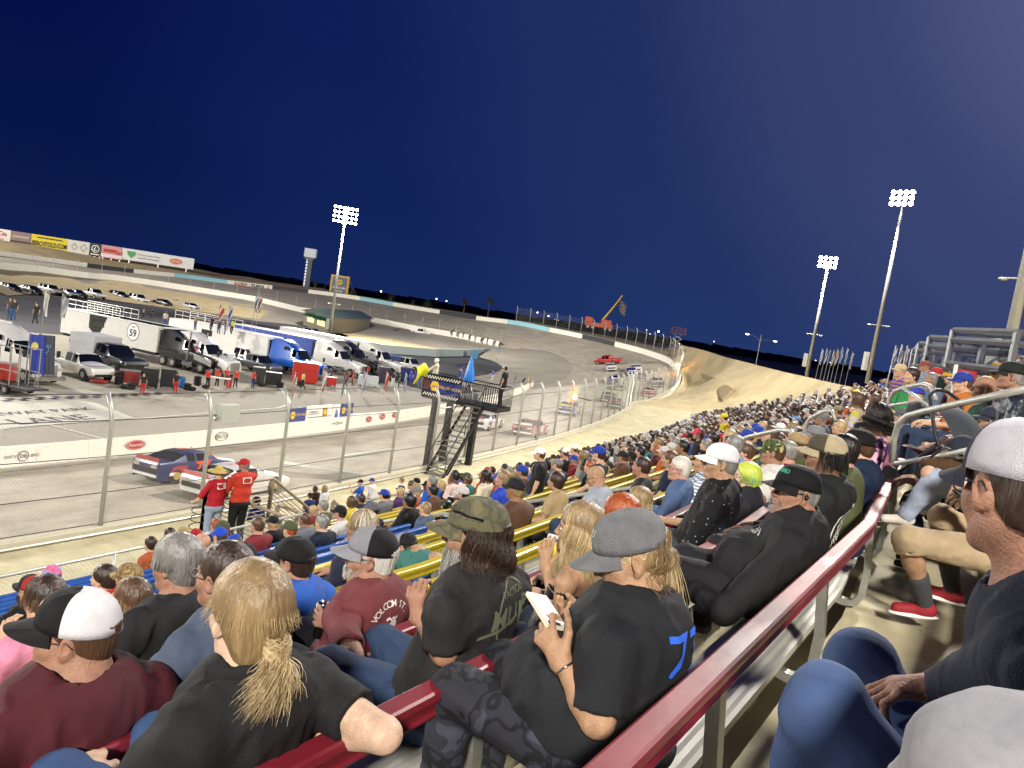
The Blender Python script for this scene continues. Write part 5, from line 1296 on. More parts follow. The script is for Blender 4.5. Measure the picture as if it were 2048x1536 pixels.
sit('woman with long straight brown hair with fair streaks in a white top',262,1200,5,off=.17,fem=True,skin_='light',shirt=C('#ccd3df'),hyaw=.2,pants=C('#2c3a55'),hair=[HC('brown',thick=.014,nape=-.10,low=-.1),fall('dblond',520,.24,seed=62,rad=.0017,thmin=.9,flare=.02),fall('brown',300,.27,seed=63,rad=.0017,thmin=1.2)],eye=False,wrseed=29,res=.011,hres=.0055)
sit('person in pink T-shirt with dark brown hair beside the maroon T-shirt',88,1200,5,off=.17,fem=True,skin_='light',shirt=C('#d88aa6'),hyaw=.25,hpitch=-.1,pants=C('#2c3a55'),girth=1.1,hair=[HC('dark',thick=.012,nape=-.06),fall('brown',300,.06,seed=64,rad=.0017,thmin=.9)],arms={-1:(cl(-.28,.1,.14),cl(-.05,.2,.42),cl(.2,.3,.8),cl(.5,.3,0))},res=.011,hres=.0055)
sit('man with grey-blond hair in a navy and grey vest at the fifth row',722,1056,5,off=.18,girth=1.1,sc=1.12,skin_='ruddy',shirt=C('#20243a'),sleeve='short',hyaw=.2,pants=C('#30343c'),hair=[HC('white',thick=.012,nape=-.06),fall('dblond',420,.03,seed=65,rad=.0017,thmin=.8,g0=1.12)],res=.011,hres=.005)
sit('bearded man in teal T-shirt bending forward in a grey and black cap',812,1092,5,off=.55,girth=1.15,skin_='tan',shirt=C('#3c6f69'),hyaw=.1,hpitch=-.25,lean=.75,pants=C('#35507c'),hat=CP(C('#8b8b90'),C('#17171a'),C('#8b8b90')),hair=HC('dark',hatted=True,thick=.004,nape=-.05),extra=lambda r,I:goatee(r,I,'dark',420,.022,full=True),
    arms={-1:(cl(-.26,.40,.16),cl(-.08,.55,.10),cl(.4,.7,-.2),cl(0,0,-1))},res=.011,hres=.0055)
# =========== lower rows, left side
def mid(label,x,y,j,**k):
    k.setdefault('res',.014);k.setdefault('hres',.008);k.setdefault('eye',False);return sit(label,x,y,j,**k)
def PC(c): return C(c)
mid('man in sand camouflage cap and beige shirt by the fence',258,1158,7,skin_='tan',shirt=PC('#a08d6c'),hyaw=.3,hat=CP(*(M('sand_camo','#8d7449',.85,kind='camo',col2='#5d4a2c',col3='#a68d5e',scale=22.),)*3),hair=HC('brown',hatted=True,thick=.004,nape=-.05),girth=1.15)
mid('dark-haired boy in red shirt between the camouflage cap and the fence',207,1158,8,skin_='light',shirt=PC('#a5211f'),hyaw=.6,hair=HC('dark',thick=.014,nape=-.06))
mid('bearded man in black and red cap and black shirt at the left edge',62,1180,8,skin_='tan',shirt=PC('#141416'),hyaw=.3,hat=CP(C('#131315'),C('#9c2224'),C('#131315')),hair=HC('dark',hatted=True,thick=.004,nape=-.05),extra=lambda r,I:goatee(r,I,'dark',200,.03,full=True,rad=.0018))
mid('person in a tie-dyed cap of pink, orange and blue by the fence',104,1152,11,skin_='light',shirt=PC('#7b8794'),hat=CP(*(M('tie_dye_cap','#e0527c',.8,kind='tie',col2='#3f9ad6',scale=16.),)*3),hair=HC('dark',hatted=True,thick=.004))
mid('bald man in blue shirt in front of the left fence',403,1088,9,skin_='pink',shirt=PC('#3c66b8'),neckw=1.2,girth=1.1)
mid('person in royal blue cap beside the bald man',440,1072,11,skin_='light',shirt=PC('#2a4fae'),hat=CP(*(PC('#1d45b8'),)*3),hair=HC('brown',hatted=True,thick=.004))
mid('person in royal blue cap bending low beside the railing',470,1088,10,skin_='light',shirt=PC('#8a8f99'),hpitch=-.6,hat=CP(*(PC('#2440a8'),)*3),hair=HC('brown',hatted=True,thick=.004))
mid('person with blonde hair under a blue peak by the railing',425,1108,9,fem=True,skin_='light',shirt=PC('#c6c2b8'),hair=[HC('blond',thick=.012,nape=-.09),fall('blond',120,.12,seed=70,rad=.003)])
mid('person in plain charcoal cap behind the brown-haired woman',487,1118,6,skin_='tan',shirt=PC('#2a2c31'),hat=CP(*(C('#1b1c1e'),)*3),hair=HC('dark',hatted=True,thick=.004))
mid('woman with long fair hair beside the blue T-shirt and black cap',560,1150,5,fem=True,skin_='light',shirt=PC('#23252c'),hair=[HC('dblond',thick=.012,nape=-.1),fall('dblond',200,.2,seed=71,rad=.0025)],hyaw=.4)
mid('woman in black shirt leaning on the blue bench',818,1002,9,fem=True,skin_='mid',shirt=PC('#121213'),hair=HC('black',thick=.014,nape=-.09),girth=1.2,arms={-1:(cl(-.4,.0,.15),cl(-.42,.3,.2),cl(0,1,0),cl(0,0,-1))})
mid('small boy in grey-blue T-shirt with short fair hair',850,1018,8,skin_='light',shirt=PC('#4b5a73'),sc=.82,hair=HC('dblond',thick=.005))
mid('blonde child behind the bearded man',868,1058,7,fem=True,sc=.8,skin_='light',shirt=PC('#d5d0c5'),hair=[HC('blond',thick=.012,nape=-.09),fall('blond',120,.12,seed=72,rad=.003)])
mid('grey-haired man in bright blue shirt on the yellow bench',864,963,11,skin_='light',shirt=PC('#1f56b8'),girth=1.15,hair=HC('grey',thick=.006))
mid('man with black hair in pale pink shirt',909,952,11,skin_='brown',shirt=PC('#dcc3bb'),girth=1.15,hair=HC('black',thick=.004))
mid('woman with long dark braids in cream top',970,952,10,fem=True,skin_='mid',shirt=PC('#e3d6bd'),hair=[HC('black',thick=.012,nape=-.1),fall('dark',90,.24,seed=73,rad=.005)])
mid('man in royal blue polo shirt with gingery hair turned left',1005,958,7,skin_='pink',shirt=PC('#2543b4'),girth=1.25,hyaw=.3,hair=HC('dblond',thick=.01),off=.3)
mid('person in black and white striped top',1038,938,10,skin_='light',shirt=C('#d8d8d8',kind='stripes',col2='#55565c',scale=14.),hair=HC('dark',thick=.01))
sit('standing man in black printed T-shirt, jeans and white cap seen from behind',1079,908,8,stand=True,stand_z=8.874-.298*7.2-.05,skin_='light',shirt=PC('#17181b'),pants=C('#44536e'),girth=1.2,sc=.98,res=.014,hres=.008,eye=False,Y=13.2,hat=CP(white,white,white,strap=True),hair=HC('brown',hatted=True,thick=.004),hyaw=-.2,turn=.4)
mid('man in white and grey mesh cap and black shirt behind the standing man',1128,905,10,skin_='pink',shirt=PC('#1a1a1c'),hat=CP(PC('#8a8a8c'),white,PC('#3a3a3c')),hair=HC('brown',hatted=True,thick=.004))
mid('person in orange shirt and white cap',1148,898,11,skin_='light',shirt=PC('#e0632a'),hat=CP(white,white,white),hair=HC('brown',hatted=True,thick=.004))
mid('person with big curly fair hair',1166,913,9,fem=True,skin_='light',shirt=PC('#8f8f88'),hair=[HC('dblond',thick=.03,nape=-.1),fall('dblond',200,.1,seed=74,wave=.03,rad=.004,flare=.05)])
mid('person in blue baseball cap in front of the handrail',1197,908,6,skin_='light',shirt=PC('#2e3f3a'),hat=CP(*(PC('#1e3aa0'),)*3),hair=HC('dark',hatted=True,thick=.004))
mid('bald man in pale grey T-shirt and glasses looking down',1192,955,4,skin_='tan',shirt=PC('#9aa1ab'),girth=1.2,hyaw=.1,hpitch=-.45,gl=GL(),lean=.2,off=.35,res=.012,hres=.006)
mid('woman with dark tied hair and brown patterned top',1365,895,5,fem=True,skin_='mid',shirt=C('#8a7a5c',kind='camo',col2='#5a4d38',col3='#a89a78',scale=9.),hair=HC('black',thick=.01),hyaw=.3)
mid('dark-haired man between the pink cap and the plaid shirt',1457,888,4,skin_='tan',shirt=PC('#1a1b1e'),hair=HC('black',thick=.006),hyaw=.2)
mid('woman in bright pink cap with long dark hair',1396,868,6,fem=True,skin_='tan',shirt=PC('#2a2b30'),hat=CP(*(PC('#d0405f'),)*3),hair=[HC('dark',hatted=True,thick=.004,nape=-.1),fall('dark',120,.2,seed=75,rad=.003)],hyaw=.5)
mid('person in pink shirt sitting past the white cap',1488,905,3,fem=True,skin_='light',shirt=PC('#d8698d'),hair=HC('brown',thick=.012),hyaw=.2,turn=.3,off=.2)
mid('man in grey cap facing left in a slate shirt',1643,838,3,skin_='ruddy',shirt=PC('#5c6474'),hat=CP(*(PC('#77787a'),)*3),hair=HC('grey',hatted=True,thick=.004),hyaw=.1,res=.012,hres=.006)
mid('man in tan cap and blue-grey T-shirt',1675,822,3,skin_='tan',shirt=PC('#4b5871'),hat=CP(*(PC('#8e8266'),)*3),hair=HC('brown',hatted=True,thick=.004),hyaw=-.2,girth=1.1)
mid('woman with a yellow flower in her brown hair',1712,800,2,fem=True,skin_='light',shirt=C('#b9b4c4',kind='tie',col2='#c8b83a',scale=6.),hair=[HC('brown',thick=.016,nape=-.1),fall('brown',200,.18,seed=76,rad=.003)],extra=lambda r,I:MB().ell(I['TH']@Vector((.02,.02,.14)),(.05,.05,.03),12,8).build('flower',r,P('#e0c020'),True) and None)
mid('woman with straight brown hair behind the curly-haired girl',1748,800,2,fem=True,skin_='mid',shirt=PC('#2b2c34'),hair=[HC('brown',thick=.016,nape=-.1),fall('brown',200,.22,seed=77,rad=.003)])
mid('man in bright blue T-shirt with dark skin and dark cap',1590,822,5,skin_='brown',shirt=PC('#5b8ad0'),hat=CP(*(PC('#17181b'),)*3),hyaw=.1,girth=1.2)
mid('person in white mesh cap and pale grey shirt',1560,858,4,skin_='light',shirt=PC('#b4bcc4'),hat=CP(white,white,white,strap=True),girth=1.2,hair=HC('grey',hatted=True,thick=.004),off=.17)
mid('grey-haired person in sunglasses next to the white mesh cap',1590,868,3,skin_='light',shirt=PC('#8f98a0'),hair=HC('grey',thick=.012),gl=GL(),girth=1.1)
mid('person in emerald green hoodie bending down',1538,862,5,skin_='light',shirt=PC('#1f7a50'),sleeve='long',lean=.5,hoodie=True,hpitch=-.6,hair=HC('dark',thick=.01))
mid('person in bright yellow cap',1448,835,7,skin_='light',shirt=PC('#c9b428'),hat=CP(*(PC('#e0cf2a'),)*3),hair=HC('dark',hatted=True,thick=.004))
# ================================================================ people on the right side, at the rail and by the flags
def at(label,P_,yaw,foot,**k):
    """head at world point P_, seat/feet height foot"""
    base=Vector((P_.x,P_.y,foot));inv_=(Matrix.Translation(base)@Matrix.Rotation(yaw,4,'Z')).inverted()
    k['sc']=k.get('sc',1.)*.95
    for key in ('arms','legs'):
        if k.get(key): k[key]={s_:tuple(np.array(inv_@pY(*q[1:])) if isinstance(q,tuple) and q[0]=='px' else q for q in a_) for s_,a_ in k[key].items()}
    off=k.pop('hoff',cl(0,.02,0));hp=np.array(inv_@P_);
    bk=k.pop('back',0.)
    if bk:
        base=base+Matrix.Rotation(yaw,3,'Z')@Vector((0,bk,0));hp=hp-cl(0,bk,0)
        if k.get('arms'): k['arms']={s_:(a_[0]-cl(0,bk,0),a_[1]-cl(0,bk,0),a_[2],a_[3]) for s_,a_ in k['arms'].items()}
        if k.get('legs'): k['legs']={s_:(a_[0]-cl(0,bk,0),a_[1]-cl(0,bk,0),a_[2]) for s_,a_ in k['legs'].items()}
    return person(label,base,yaw,head=hp,**k)
f0=flo(0);Y0=segaz(1.)
denim=M('blue_denim','#466092',.85,var=.35,scale=5,bump=.25,bscale=420)
meshw=M('white_mesh','#d9d7e2',.7,var=.1,scale=30,bump=.8,bscale=420)
def navy_print(root,I):
    m=MB();m.mat(P('#8e3440',.8));o=Vector(I['ch'])+Vector((-.10,.5,-.05));text_on(m,'KCRP',o,(-1,0,0),(0,0,1),.04,.003);decal(I['sh'],I['sh'],'logo',m,o,(0,-1,0),.003)
at('man in navy sweatshirt, jeans and white mesh cap close on the right, seen from behind',pY(2045,985,1.32),Y0,f0+.45,girth=1.0,sc=1.05,skin_='ruddy',shirt=C('#161d2e'),sleeve='long',pants=denim,neckw=1.15,hyaw=-.85,hpitch=-.1,back=-.13,wrseed=31,
    hat=CP(C('#23263a'),meshw,C('#23263a'),strap=True,ft=.5),hair=[HC('dark',hatted=True,thick=.004,nape=-.06),short('dark',420,.02,top=-.1,rad=.0008)],gl=GL(),
    legs={-1:(('px',1650,1410,1.35),('px',1560,1750,1.42),cl(0,.15,0)),1:(('px',1722,1330,1.62),('px',1700,1640,1.75),cl(0,.15,0))},
    arms={-1:(('px',2075,1330,1.0),('px',1880,1375,1.42),cl(-.3,1,-.3),cl(0,0,-1)),1:(cl(.26,.05,.1),cl(.10,.16,.14),cl(-.5,1,0),cl(0,0,-1))},extra=navy_print,res=.009,hres=.0035)
greyh=M('grey_marl','#8b8a90',.9,var=.12,scale=90,bump=.15,bscale=500)
at('neighbour in grey hooded sweatshirt in the bottom right corner',pY(2450,930,.75),Y0,f0+.45,girth=1.15,sc=1.1,shirt=greyh,sleeve='long',pants=denim,hair=HC('brown'),back=.05,wrseed=33,
    arms={-1:(('px',1985,1560,.64),('px',1740,1780,.85),cl(0,1,0),cl(0,0,-1)),1:(('px',1950,1750,.95),('px',1900,2000,1.2),cl(0,1,0),cl(0,0,-1))},res=.009,hres=.006)
khaki=M('khaki_cotton','#b09a7a',.85,var=.2,scale=9,bump=.4,bscale=260)
redshoe=P('#8e1420',.75)
def vans(root,I):
    for s_ in (-1,1):
        kn,an,toe=I['G'][s_];an=Vector(an);d=Vector(toe).normalized();r=Vector((d.y,-d.x,0)).normalized();R=Matrix((r,d,r.cross(d))).transposed()
        MB().ell(an+d*.05+Vector((0,0,-.070)),(.047,.135,.016),20,6,R).build('sole',root,white,True)
        m=MB();[m.tube([an+d*(.05+.02*q)-r*.022+Vector((0,0,-.012-.008*q)),an+d*(.06+.02*q)+r*.022+Vector((0,0,-.012-.008*q))],.0035,5) for q in range(3)];m.build('laces',root,white,True)
Yk=2.75
k1=at('man in khaki shorts, dark socks and red trainers mostly hidden by the white mesh cap',pY(2060,900,4.15),segaz(4.),f0+.45,girth=1.05,sc=1.1,skin_='tan',shirt=C('#15161a'),pants=khaki,shorts=True,shoes=redshoe,socks=P('#3c3d3f',.9),back=.0,wrseed=35,
    legs={-1:(('px',1815,1078,4.1),('px',1850,1208,4.25),cl(-.03,.16,-.02)),1:(('px',1885,1035,4.35),('px',1905,1180,4.5),cl(.02,.15,0))},
    arms={-1:(('px',2020,1100,3.9),('px',1965,1005,4.0),cl(-.4,1,.1),cl(.5,0,-.6)),1:(cl(.28,.12,.16),('px',1955,975,4.15),cl(-.5,.8,0),cl(0,0,-1))},hat=CP(C('#1a2238'),C('#1a2238'),C('#1a2238')),extra=vans,res=.010,hres=.0045)
t=thing('phone','black phone held over the khaki shorts','phone',pY(1930,990,4.0));R=Matrix.Rotation(.7,3,'Z')@Matrix.Rotation(.5,3,'X');MB().box((0,0,0),(.16,.08,.012),R).build('case',t,black)
rip=M('pale_ripped_denim','#9fa9bd',.85,var=.2,scale=10,bump=.4,bscale=300)
def knees(root,I):
    for s_ in (-1,1):
        kn=I['G'][s_][0];MB().ell(Vector(kn)+Vector((0,.035,.03)),(.055,.05,.05),12,8).build('bare_knee',root,skin('light'),True)
at('woman in pale ripped jeans and white shoes beyond the khaki shorts',pY(2030,872,5.3),segaz(5),f0+.45,fem=True,skin_='light',shirt=C('#1c1d24'),pants=rip,shoes=P('#c9c2b6',.7),back=-.08,wrseed=37,
    legs={-1:(('px',1868,958,5.0),('px',1812,1030,5.1),cl(-.02,.16,-.02)),1:(('px',1905,945,5.25),('px',1850,1010,5.35),cl(.02,.15,0))},hair=HC('dblond',thick=.012),extra=knees,res=.011,hres=.006)
at('person in navy cap bent forward beside the handrail on the right',pY(1925,905,5.6),segaz(6),f0+.45,legs={-1:(cl(-.12,.26,.05),cl(-.12,.14,-.36),cl(0,.14,0)),1:(cl(.12,.26,.05),cl(.12,.14,-.36),cl(0,.14,0))},skin_='tan',shirt=C('#20304f'),hpitch=-.7,hat=CP(*(C('#262a38'),)*3),hair=HC('dark',hatted=True,thick=.004),res=.012,hres=.006)
z1=flo(-1)
at('bald man in dark green shirt on the upper rows',pY(1968,778,6.8),segaz(6)+.25,pY(1968,778,6.8).z-1.22+.45-.03,legs={-1:(cl(-.12,.26,.05),cl(-.12,.14,-.36),cl(0,.14,0)),1:(cl(.12,.26,.05),cl(.12,.14,-.36),cl(0,.14,0))},skin_='ruddy',girth=1.2,shirt=C('#2e5145'),neckw=1.2,gl=GL(),res=.012,hres=.006,arms={-1:(cl(-.28,.05,.12),cl(-.15,.28,.1),cl(0,1,0),cl(0,0,-1))})
at('man in black leather jacket and black cap with a flag badge',pY(2022,752,6.3),segaz(6)+.15,pY(2022,752,6.3).z-1.22+.42,legs={-1:(cl(-.12,.26,.05),cl(-.12,.14,-.36),cl(0,.14,0)),1:(cl(.12,.26,.05),cl(.12,.14,-.36),cl(0,.14,0))},skin_='ruddy',girth=1.15,sleeve='long',shirt=M('black_leather','#1b2230',.35,var=.2,bump=.3,bscale=30),hat=CP(*(C('#1d211d'),)*3,logo='USA',logoc='#b06a6a'),hair=HC('grey',hatted=True,thick=.004),res=.012,hres=.006)
at('person in olive brown jacket behind the navy cap',pY(1985,842,6.3),segaz(5)+.2,pY(1985,842,6.3).z-.78,legs={-1:(cl(-.12,.26,.05),cl(-.12,.14,-.36),cl(0,.14,0)),1:(cl(.12,.26,.05),cl(.12,.14,-.36),cl(0,.14,0))},skin_='tan',shirt=C('#6d5c3c'),sleeve='long',hat=CP(*(C('#2a2e3c'),)*3,logo='AZ',logoc='#b03040'),hair=HC('brown',hatted=True,thick=.004),res=.012,hres=.006)
def tri(label,x,y,Y,drop,turn,**k):
    k.setdefault('res',.015);k.setdefault('hres',.009);k.setdefault('eye',True)
    p=pY(x,y,Y);return at(label,p,segaz(min(50,inv(p)[0]))+turn,p.z-drop,**k)
tri('woman in bright green shirt with folded arms above the handrail',1822,752,11,.75,.7,fem=True,skin_='light',shirt=C('#2b8a4a'),hair=HC('dark',thick=.012),arms={-1:(cl(-.26,.05,.2),cl(.05,.25,.2),cl(1,.2,0),cl(0,0,-1)),1:(cl(.26,.05,.2),cl(-.05,.27,.23),cl(-1,.2,0),cl(0,0,-1))})
tri('person in blue and orange striped shirt with a straw hat',1800,742,13,1.55,.5,stand=True,skin_='light',shirt=C('#3a4aa0',kind='stripes',col2='#c06a4a',scale=5.),hat=CP(*(C('#c9b48c'),)*3))
tri('child in green and purple cap leaning on the handrail',1832,790,9.5,.6,.3,skin_='light',sc=.85,shirt=C('#30343f'),hat=CP(C('#3446b0'),C('#2d3a90'),C('#3446b0')))
tri('man in denim jacket sitting below the flags',1860,760,12,.75,.6,skin_='ruddy',sleeve='long',shirt=C('#5a6a80'),hair=HC('grey',thick=.004))
tri('man in pale blue T-shirt standing below the flags',1850,733,16,1.55,.3,stand=True,skin_='tan',shirt=C('#7f93aa'),hat=CP(*(C('#8e4a40'),)*3))
tri('person in black T-shirt with a round white print standing by the aisle',1872,748,14,1.3,-.1,stand=True,skin_='light',shirt=C('#1b2a26'),hat=CP(*(C('#b02a35'),)*3))
tri('person in orange top and blue cap beside the red panel',1925,765,8.5,.72,.4,skin_='light',shirt=C('#c0702a'),hat=CP(*(C('#2b3a90'),)*3),hair=HC('brown',hatted=True,thick=.004))
tri('person in white shirt standing up on the glass box',1958,690,26,1.5,0,stand=True,skin_='tan',shirt=C('#c9bdb0'),hat=CP(*(C('#1b1c20'),)*3))
# standing men on the platform
zp=4.2
RC_=C('#b3202c')
def straw(root,T):
    m=MB();st=M('straw','#c8ad5c',.8,var=.25,scale=40,bump=.6,bscale=120);pr=[(.0,.155),(.04,.15),(.075,.12),(.098,.065),(.10,.055),(.16,.045),(.23,.03),(.235,.035),(.16,.052),(.10,.065)];n=24
    vs=[T@Vector((r*math.cos(6.283*i/n),r*math.sin(6.283*i/n)-.01,z)) for r,z in pr for i in range(n)];m.add(vs,[(k*n+i,(k+1)*n+i,(k+1)*n+(i+1)%n,k*n+(i+1)%n) for k in range(len(pr)-1) for i in range(n)]);m.build('straw_hat',root,st,True)
def staff(root,I):
    m=MB();m.mat(wp);o=Vector(I['ch'])+Vector((0,-.5,.10));quad(m,o,(1,0,0),(0,0,1),.22,.14);decal(I['sh'],I['sh'],'print',m,o,(0,1,0),.004)
    m=MB();m.mat(P('#7d1820'));text_on(m,'EVENT',o+Vector((0,0,.033)),(1,0,0),(0,0,1),.06,.002);text_on(m,'STAFF',o-Vector((0,0,.033)),(1,0,0),(0,0,1),.06,.002);decal(I['sh'],I['sh'],'print',m,o,(0,1,0),.006)
SPs=lambda s_,D,z:SP(s_,D,z)
def stander(label,x,y,D,foot,turn,**k):
    p=pD(x,y,D);k.setdefault('res',.014);k.setdefault('hres',.007);k.setdefault('eye',False);s_,_=inv(p);scl=(p.z-foot)/1.60
    return at(label,p,segaz(s_)+turn,foot,stand=True,sc=scl/.95*.97 if False else scl,**k)
stander('man in red T-shirt and wide straw hat leaning on the platform rail',437,945,14.2,zp,-.1,skin_='light',girth=1.15,shirt=RC_,pants=C('#93a3b8'),hat=straw,extra=staff,arms={-1:(cl(-.36,.12,1.15),cl(-.30,.38,1.02),cl(.2,1,0),cl(0,0,-1)),1:(cl(.33,.1,1.15),cl(.2,.3,1.05),cl(0,1,0),cl(0,0,-1))})
def phx(root,I):
    w=np.array(I['A'][1][1]);t=MB();t.box(Vector(w)+Vector((-.05,.10,.05)),(.15,.012,.08));t.build('phone_in_hand',root,black)
stander('man in orange-red shirt and red cap filming with his phone',488,930,13.9,zp,-.15,skin_='ruddy',girth=1.15,shirt=C('#c23a2a'),pants=C('#17171a'),hyaw=.5,hat=CP(*(C('#b01c26'),)*3),hair=HC('grey',hatted=True,thick=.004),extra=staff,arms={-1:(cl(-.26,.25,1.28),cl(-.12,.36,1.46),cl(.2,.3,1),cl(0,-1,.2)),1:(cl(.22,.28,1.28),cl(.0,.40,1.46),cl(-.2,.3,1),cl(0,-1,.2))})
stander('seated man in blue shirt and black cap under the platform rail',513,1003,15.7,2.75,0,skin_='light',shirt=C('#2347ad'),pants=C('#2a2c33'),hat=CP(*(C('#17181b'),)*3),hair=HC('brown',hatted=True,thick=.004),hyaw=.1)
stander('child in denim shirt and black cap standing at the foot of the stairs',620,992,17.4,ZW,-.2,skin_='light',shirt=C('#1f2f5c'),pants=C('#2a3d66'),hat=CP(*(C('#131418'),)*3),hair=HC('dark',hatted=True,thick=.004))
stander('man with braids in a dark patterned shirt behind the denim shirt',630,978,17.9,ZW,0,skin_='brown',shirt=C('#3a241b'),pants=C('#22232a'),hair=HC('dark',thick=.012,nape=-.1))
stander('girl with long fair hair in white top and shorts by the stairs',649,977,17.6,ZW,.1,fem=True,skin_='light',shirt=C('#cfcfd6'),pants=C('#c9cdd8'),shorts=True,hair=[HC('dblond',thick=.012,nape=-.1),fall('dblond',160,.3,seed=80,rad=.004)])
stander('boy in blue shirt and black cap raising a hand on the walkway',721,965,17.6,ZW,.4,skin_='light',shirt=C('#2257b4'),pants=C('#31384c'),hat=CP(*(C('#131418'),)*3),arms={-1:(cl(-.25,.15,1.1),cl(-.22,.3,1.35),cl(0,.2,1),cl(0,1,0))})
stander('boy in white and blue shirt and blue cap on the walkway',744,962,17.5,ZW,.2,skin_='light',shirt=C('#cfd3dc'),pants=C('#2b3f8f'),hat=CP(*(C('#2b3a90'),)*3))
stander('woman in grey carrying a white sign on the walkway',803,960,17.0,ZW,.2,fem=True,skin_='light',shirt=C('#b9b9b4'),pants=C('#3c4250'),hair=HC('dblond',thick=.012,nape=-.1))
stander('man in black polo and cap standing in front of the front railing',833,965,14.5,ZW+.35,-.1,skin_='mid',shirt=C('#26282c'),pants=C('#22232a'),hat=CP(*(C('#131418'),)*3))
# ================================================================ the crowd
proto=[]
g=random.Random(11)
pose=[dict(),dict(hyaw=.4),dict(hyaw=-.3,arms={-1:(cl(-.26,.02,.16),cl(-.05,.3,.24),cl(.4,.8,.2),cl(0,0,-1)),1:(cl(.26,.02,.16),cl(.05,.3,.24),cl(-.4,.8,.2),cl(0,0,-1))}),dict(lean=.35,hpitch=-.2),dict(hyaw=.8),dict(hyaw=.1,hpitch=-.35)]
for q in range(12):
    fem=q%2==1;hat_=(q%4==0 or q%6==5)
    kk=dict(pose[q%6]);hc=['dark','black','brown','dblond','grey','blond'][q%6]
    hd=cl(0,.0+(.12 if kk.get('lean') else 0),.74)
    o=person('proto person %d'%q,(0,0,-60),0,head=hd,res=.024,hres=.013,fem=fem,wr=0,eye=False,girth=[1.,.95,1.2,1.05,1.1,.9][q%6],sc=.95,
        hair=HC(hc,thick=.004 if hat_ else (.012 if fem else .006),nape=-.11 if fem and not hat_ else -.05,h=.011,hatted=hat_,wr=0),hat=(CP(PC('#888888'),PC('#888888'),PC('#888888'),seams=False) if hat_ else None))
    for c_ in list(o.children):
        if c_.name.startswith('shoe'): bpy.data.objects.remove(c_)
        elif hat_ and c_.name.startswith('cap'): 
            for cc in c_.children: pass
    proto.append((o,fem,hat_))
# far variants: one mesh
def far_mesh(col,fem,k):
    m=MB();sk_=skin(['light','tan','ruddy','mid'][k%4]);m.mat(sk_);m.ell((0,0,.74),(.085,.10,.12),8,6);m.mat(hairm(['dark','brown','black','dblond'][k%4]) if k%3 else PC(['#a8a5a0','#1b1c20','#2a3a66','#3a2a26'][k%4]))
    m.ell((0,-.02,.79),(.095,.108,.095),8,6)
    if fem: m.ell((0,-.07,.70),(.08,.05,.14),7,5)
    m.mat(col);m.ell((0,-.02,.36),(.21,.13,.30),10,7);m.ell((-.21,.06,.36),(.055,.13,.18),6,5);m.ell((.21,.06,.36),(.055,.13,.18),6,5);m.mat(sk_);m.ell((-.14,.25,.22),(.05,.13,.05),6,5);m.ell((.14,.25,.22),(.05,.13,.05),6,5);m.mat(PC('#2b3347'));m.ell((-.1,.2,.08),(.08,.26,.08),6,5);m.ell((.1,.2,.08),(.08,.26,.08),6,5);return m.mesh('spectator',True)
SHC=[('black','#141518'),('black','#1b1c20'),('black','#101114'),('charcoal','#26282d'),('grey','#55585f'),('navy','#171e33'),('white','#cfcdc8'),('navy','#1c2540'),('grey','#6c6f76'),('red','#7d2a30'),('royal blue','#274fae'),('charcoal','#2e3036'),('maroon','#4c1820'),('tan','#a58f6a'),('pink','#c77b92'),('orange','#a8562e'),('olive','#4d5234'),('pale blue','#8fa5c2'),('teal','#2c6a66'),('cream','#d8ccb0'),('purple','#4b3568'),('yellow','#cdb83c'),('brown','#5a4030')]
HTC=[('white','#c4c1bb'),('black','#1a1a1d'),('grey','#5c5d62'),('black','#141417'),('blue','#2340a0'),('red','#a02228'),('grey','#7c7c80'),('camouflage','#4a5136'),('tan','#a08a62')]
HRC=[('dark','dark'),('black','black'),('brown','brown'),('fair','dblond'),('grey','grey'),('blonde','blond'),('red','red')]
spots=[]
taken=[]
for o in bpy.data.objects:
    if o.parent is None and o.get('category')=='person': taken.append(inv(o.location))
wcrowd=[]
for j in range(-8,16):
    for k in range(0,6):
        sa,sb=AIS[k]+.9,AIS[k+1]-.8
        s_=sa
        while s_<sb:
            s_+=.50+g.random()*.07
            if k==0 and (s_<5.2 or (j>3 and s_<6.6)): 
                if not (j<=-1 and s_>6.2): continue
            if j<=0 and s_<6.5: continue
            p=.93
            if k==0: p=.5 if j<=3 else .45
            if k==1: p=.75 if j<=3 else (.38 if s_<13.5 else .8)
            if k==2: p=.9 if j<=6 else .7
            if j<=-6: p*=.75
            if g.random()>p: continue
            if any((s_-a)**2+((railD(j)+.2)-b)**2<.25 for a,b in taken if abs(a-s_)<1): continue
            pos=SP(s_,railD(j)+.20,flo(j)+.45);v=np.array(pos)-np.array((0,0,H));w=v@FW
            hp=np.array(pos)+np.array((0,0,.75));vv=hp-np.array((0,0,H));x=1024+F*(vv@RV)/(vv@FW);y=768-F*(vv@UV)/(vv@FW)
            if not(-40<x<2090 and 600<y<1560): continue
            if g.random()<.02*0: continue
            spots.append((float(vv@FW),s_,j,k,x,y))
spots.sort();print('crowd spots',len(spots))
used=set();nf=0
fm={}
crowd=MB() if False else None
stuff=[]
NAMED=300-0
placed=0
npeople=sum(1 for o in bpy.data.objects if o.parent is None and o.get('category')=='person')
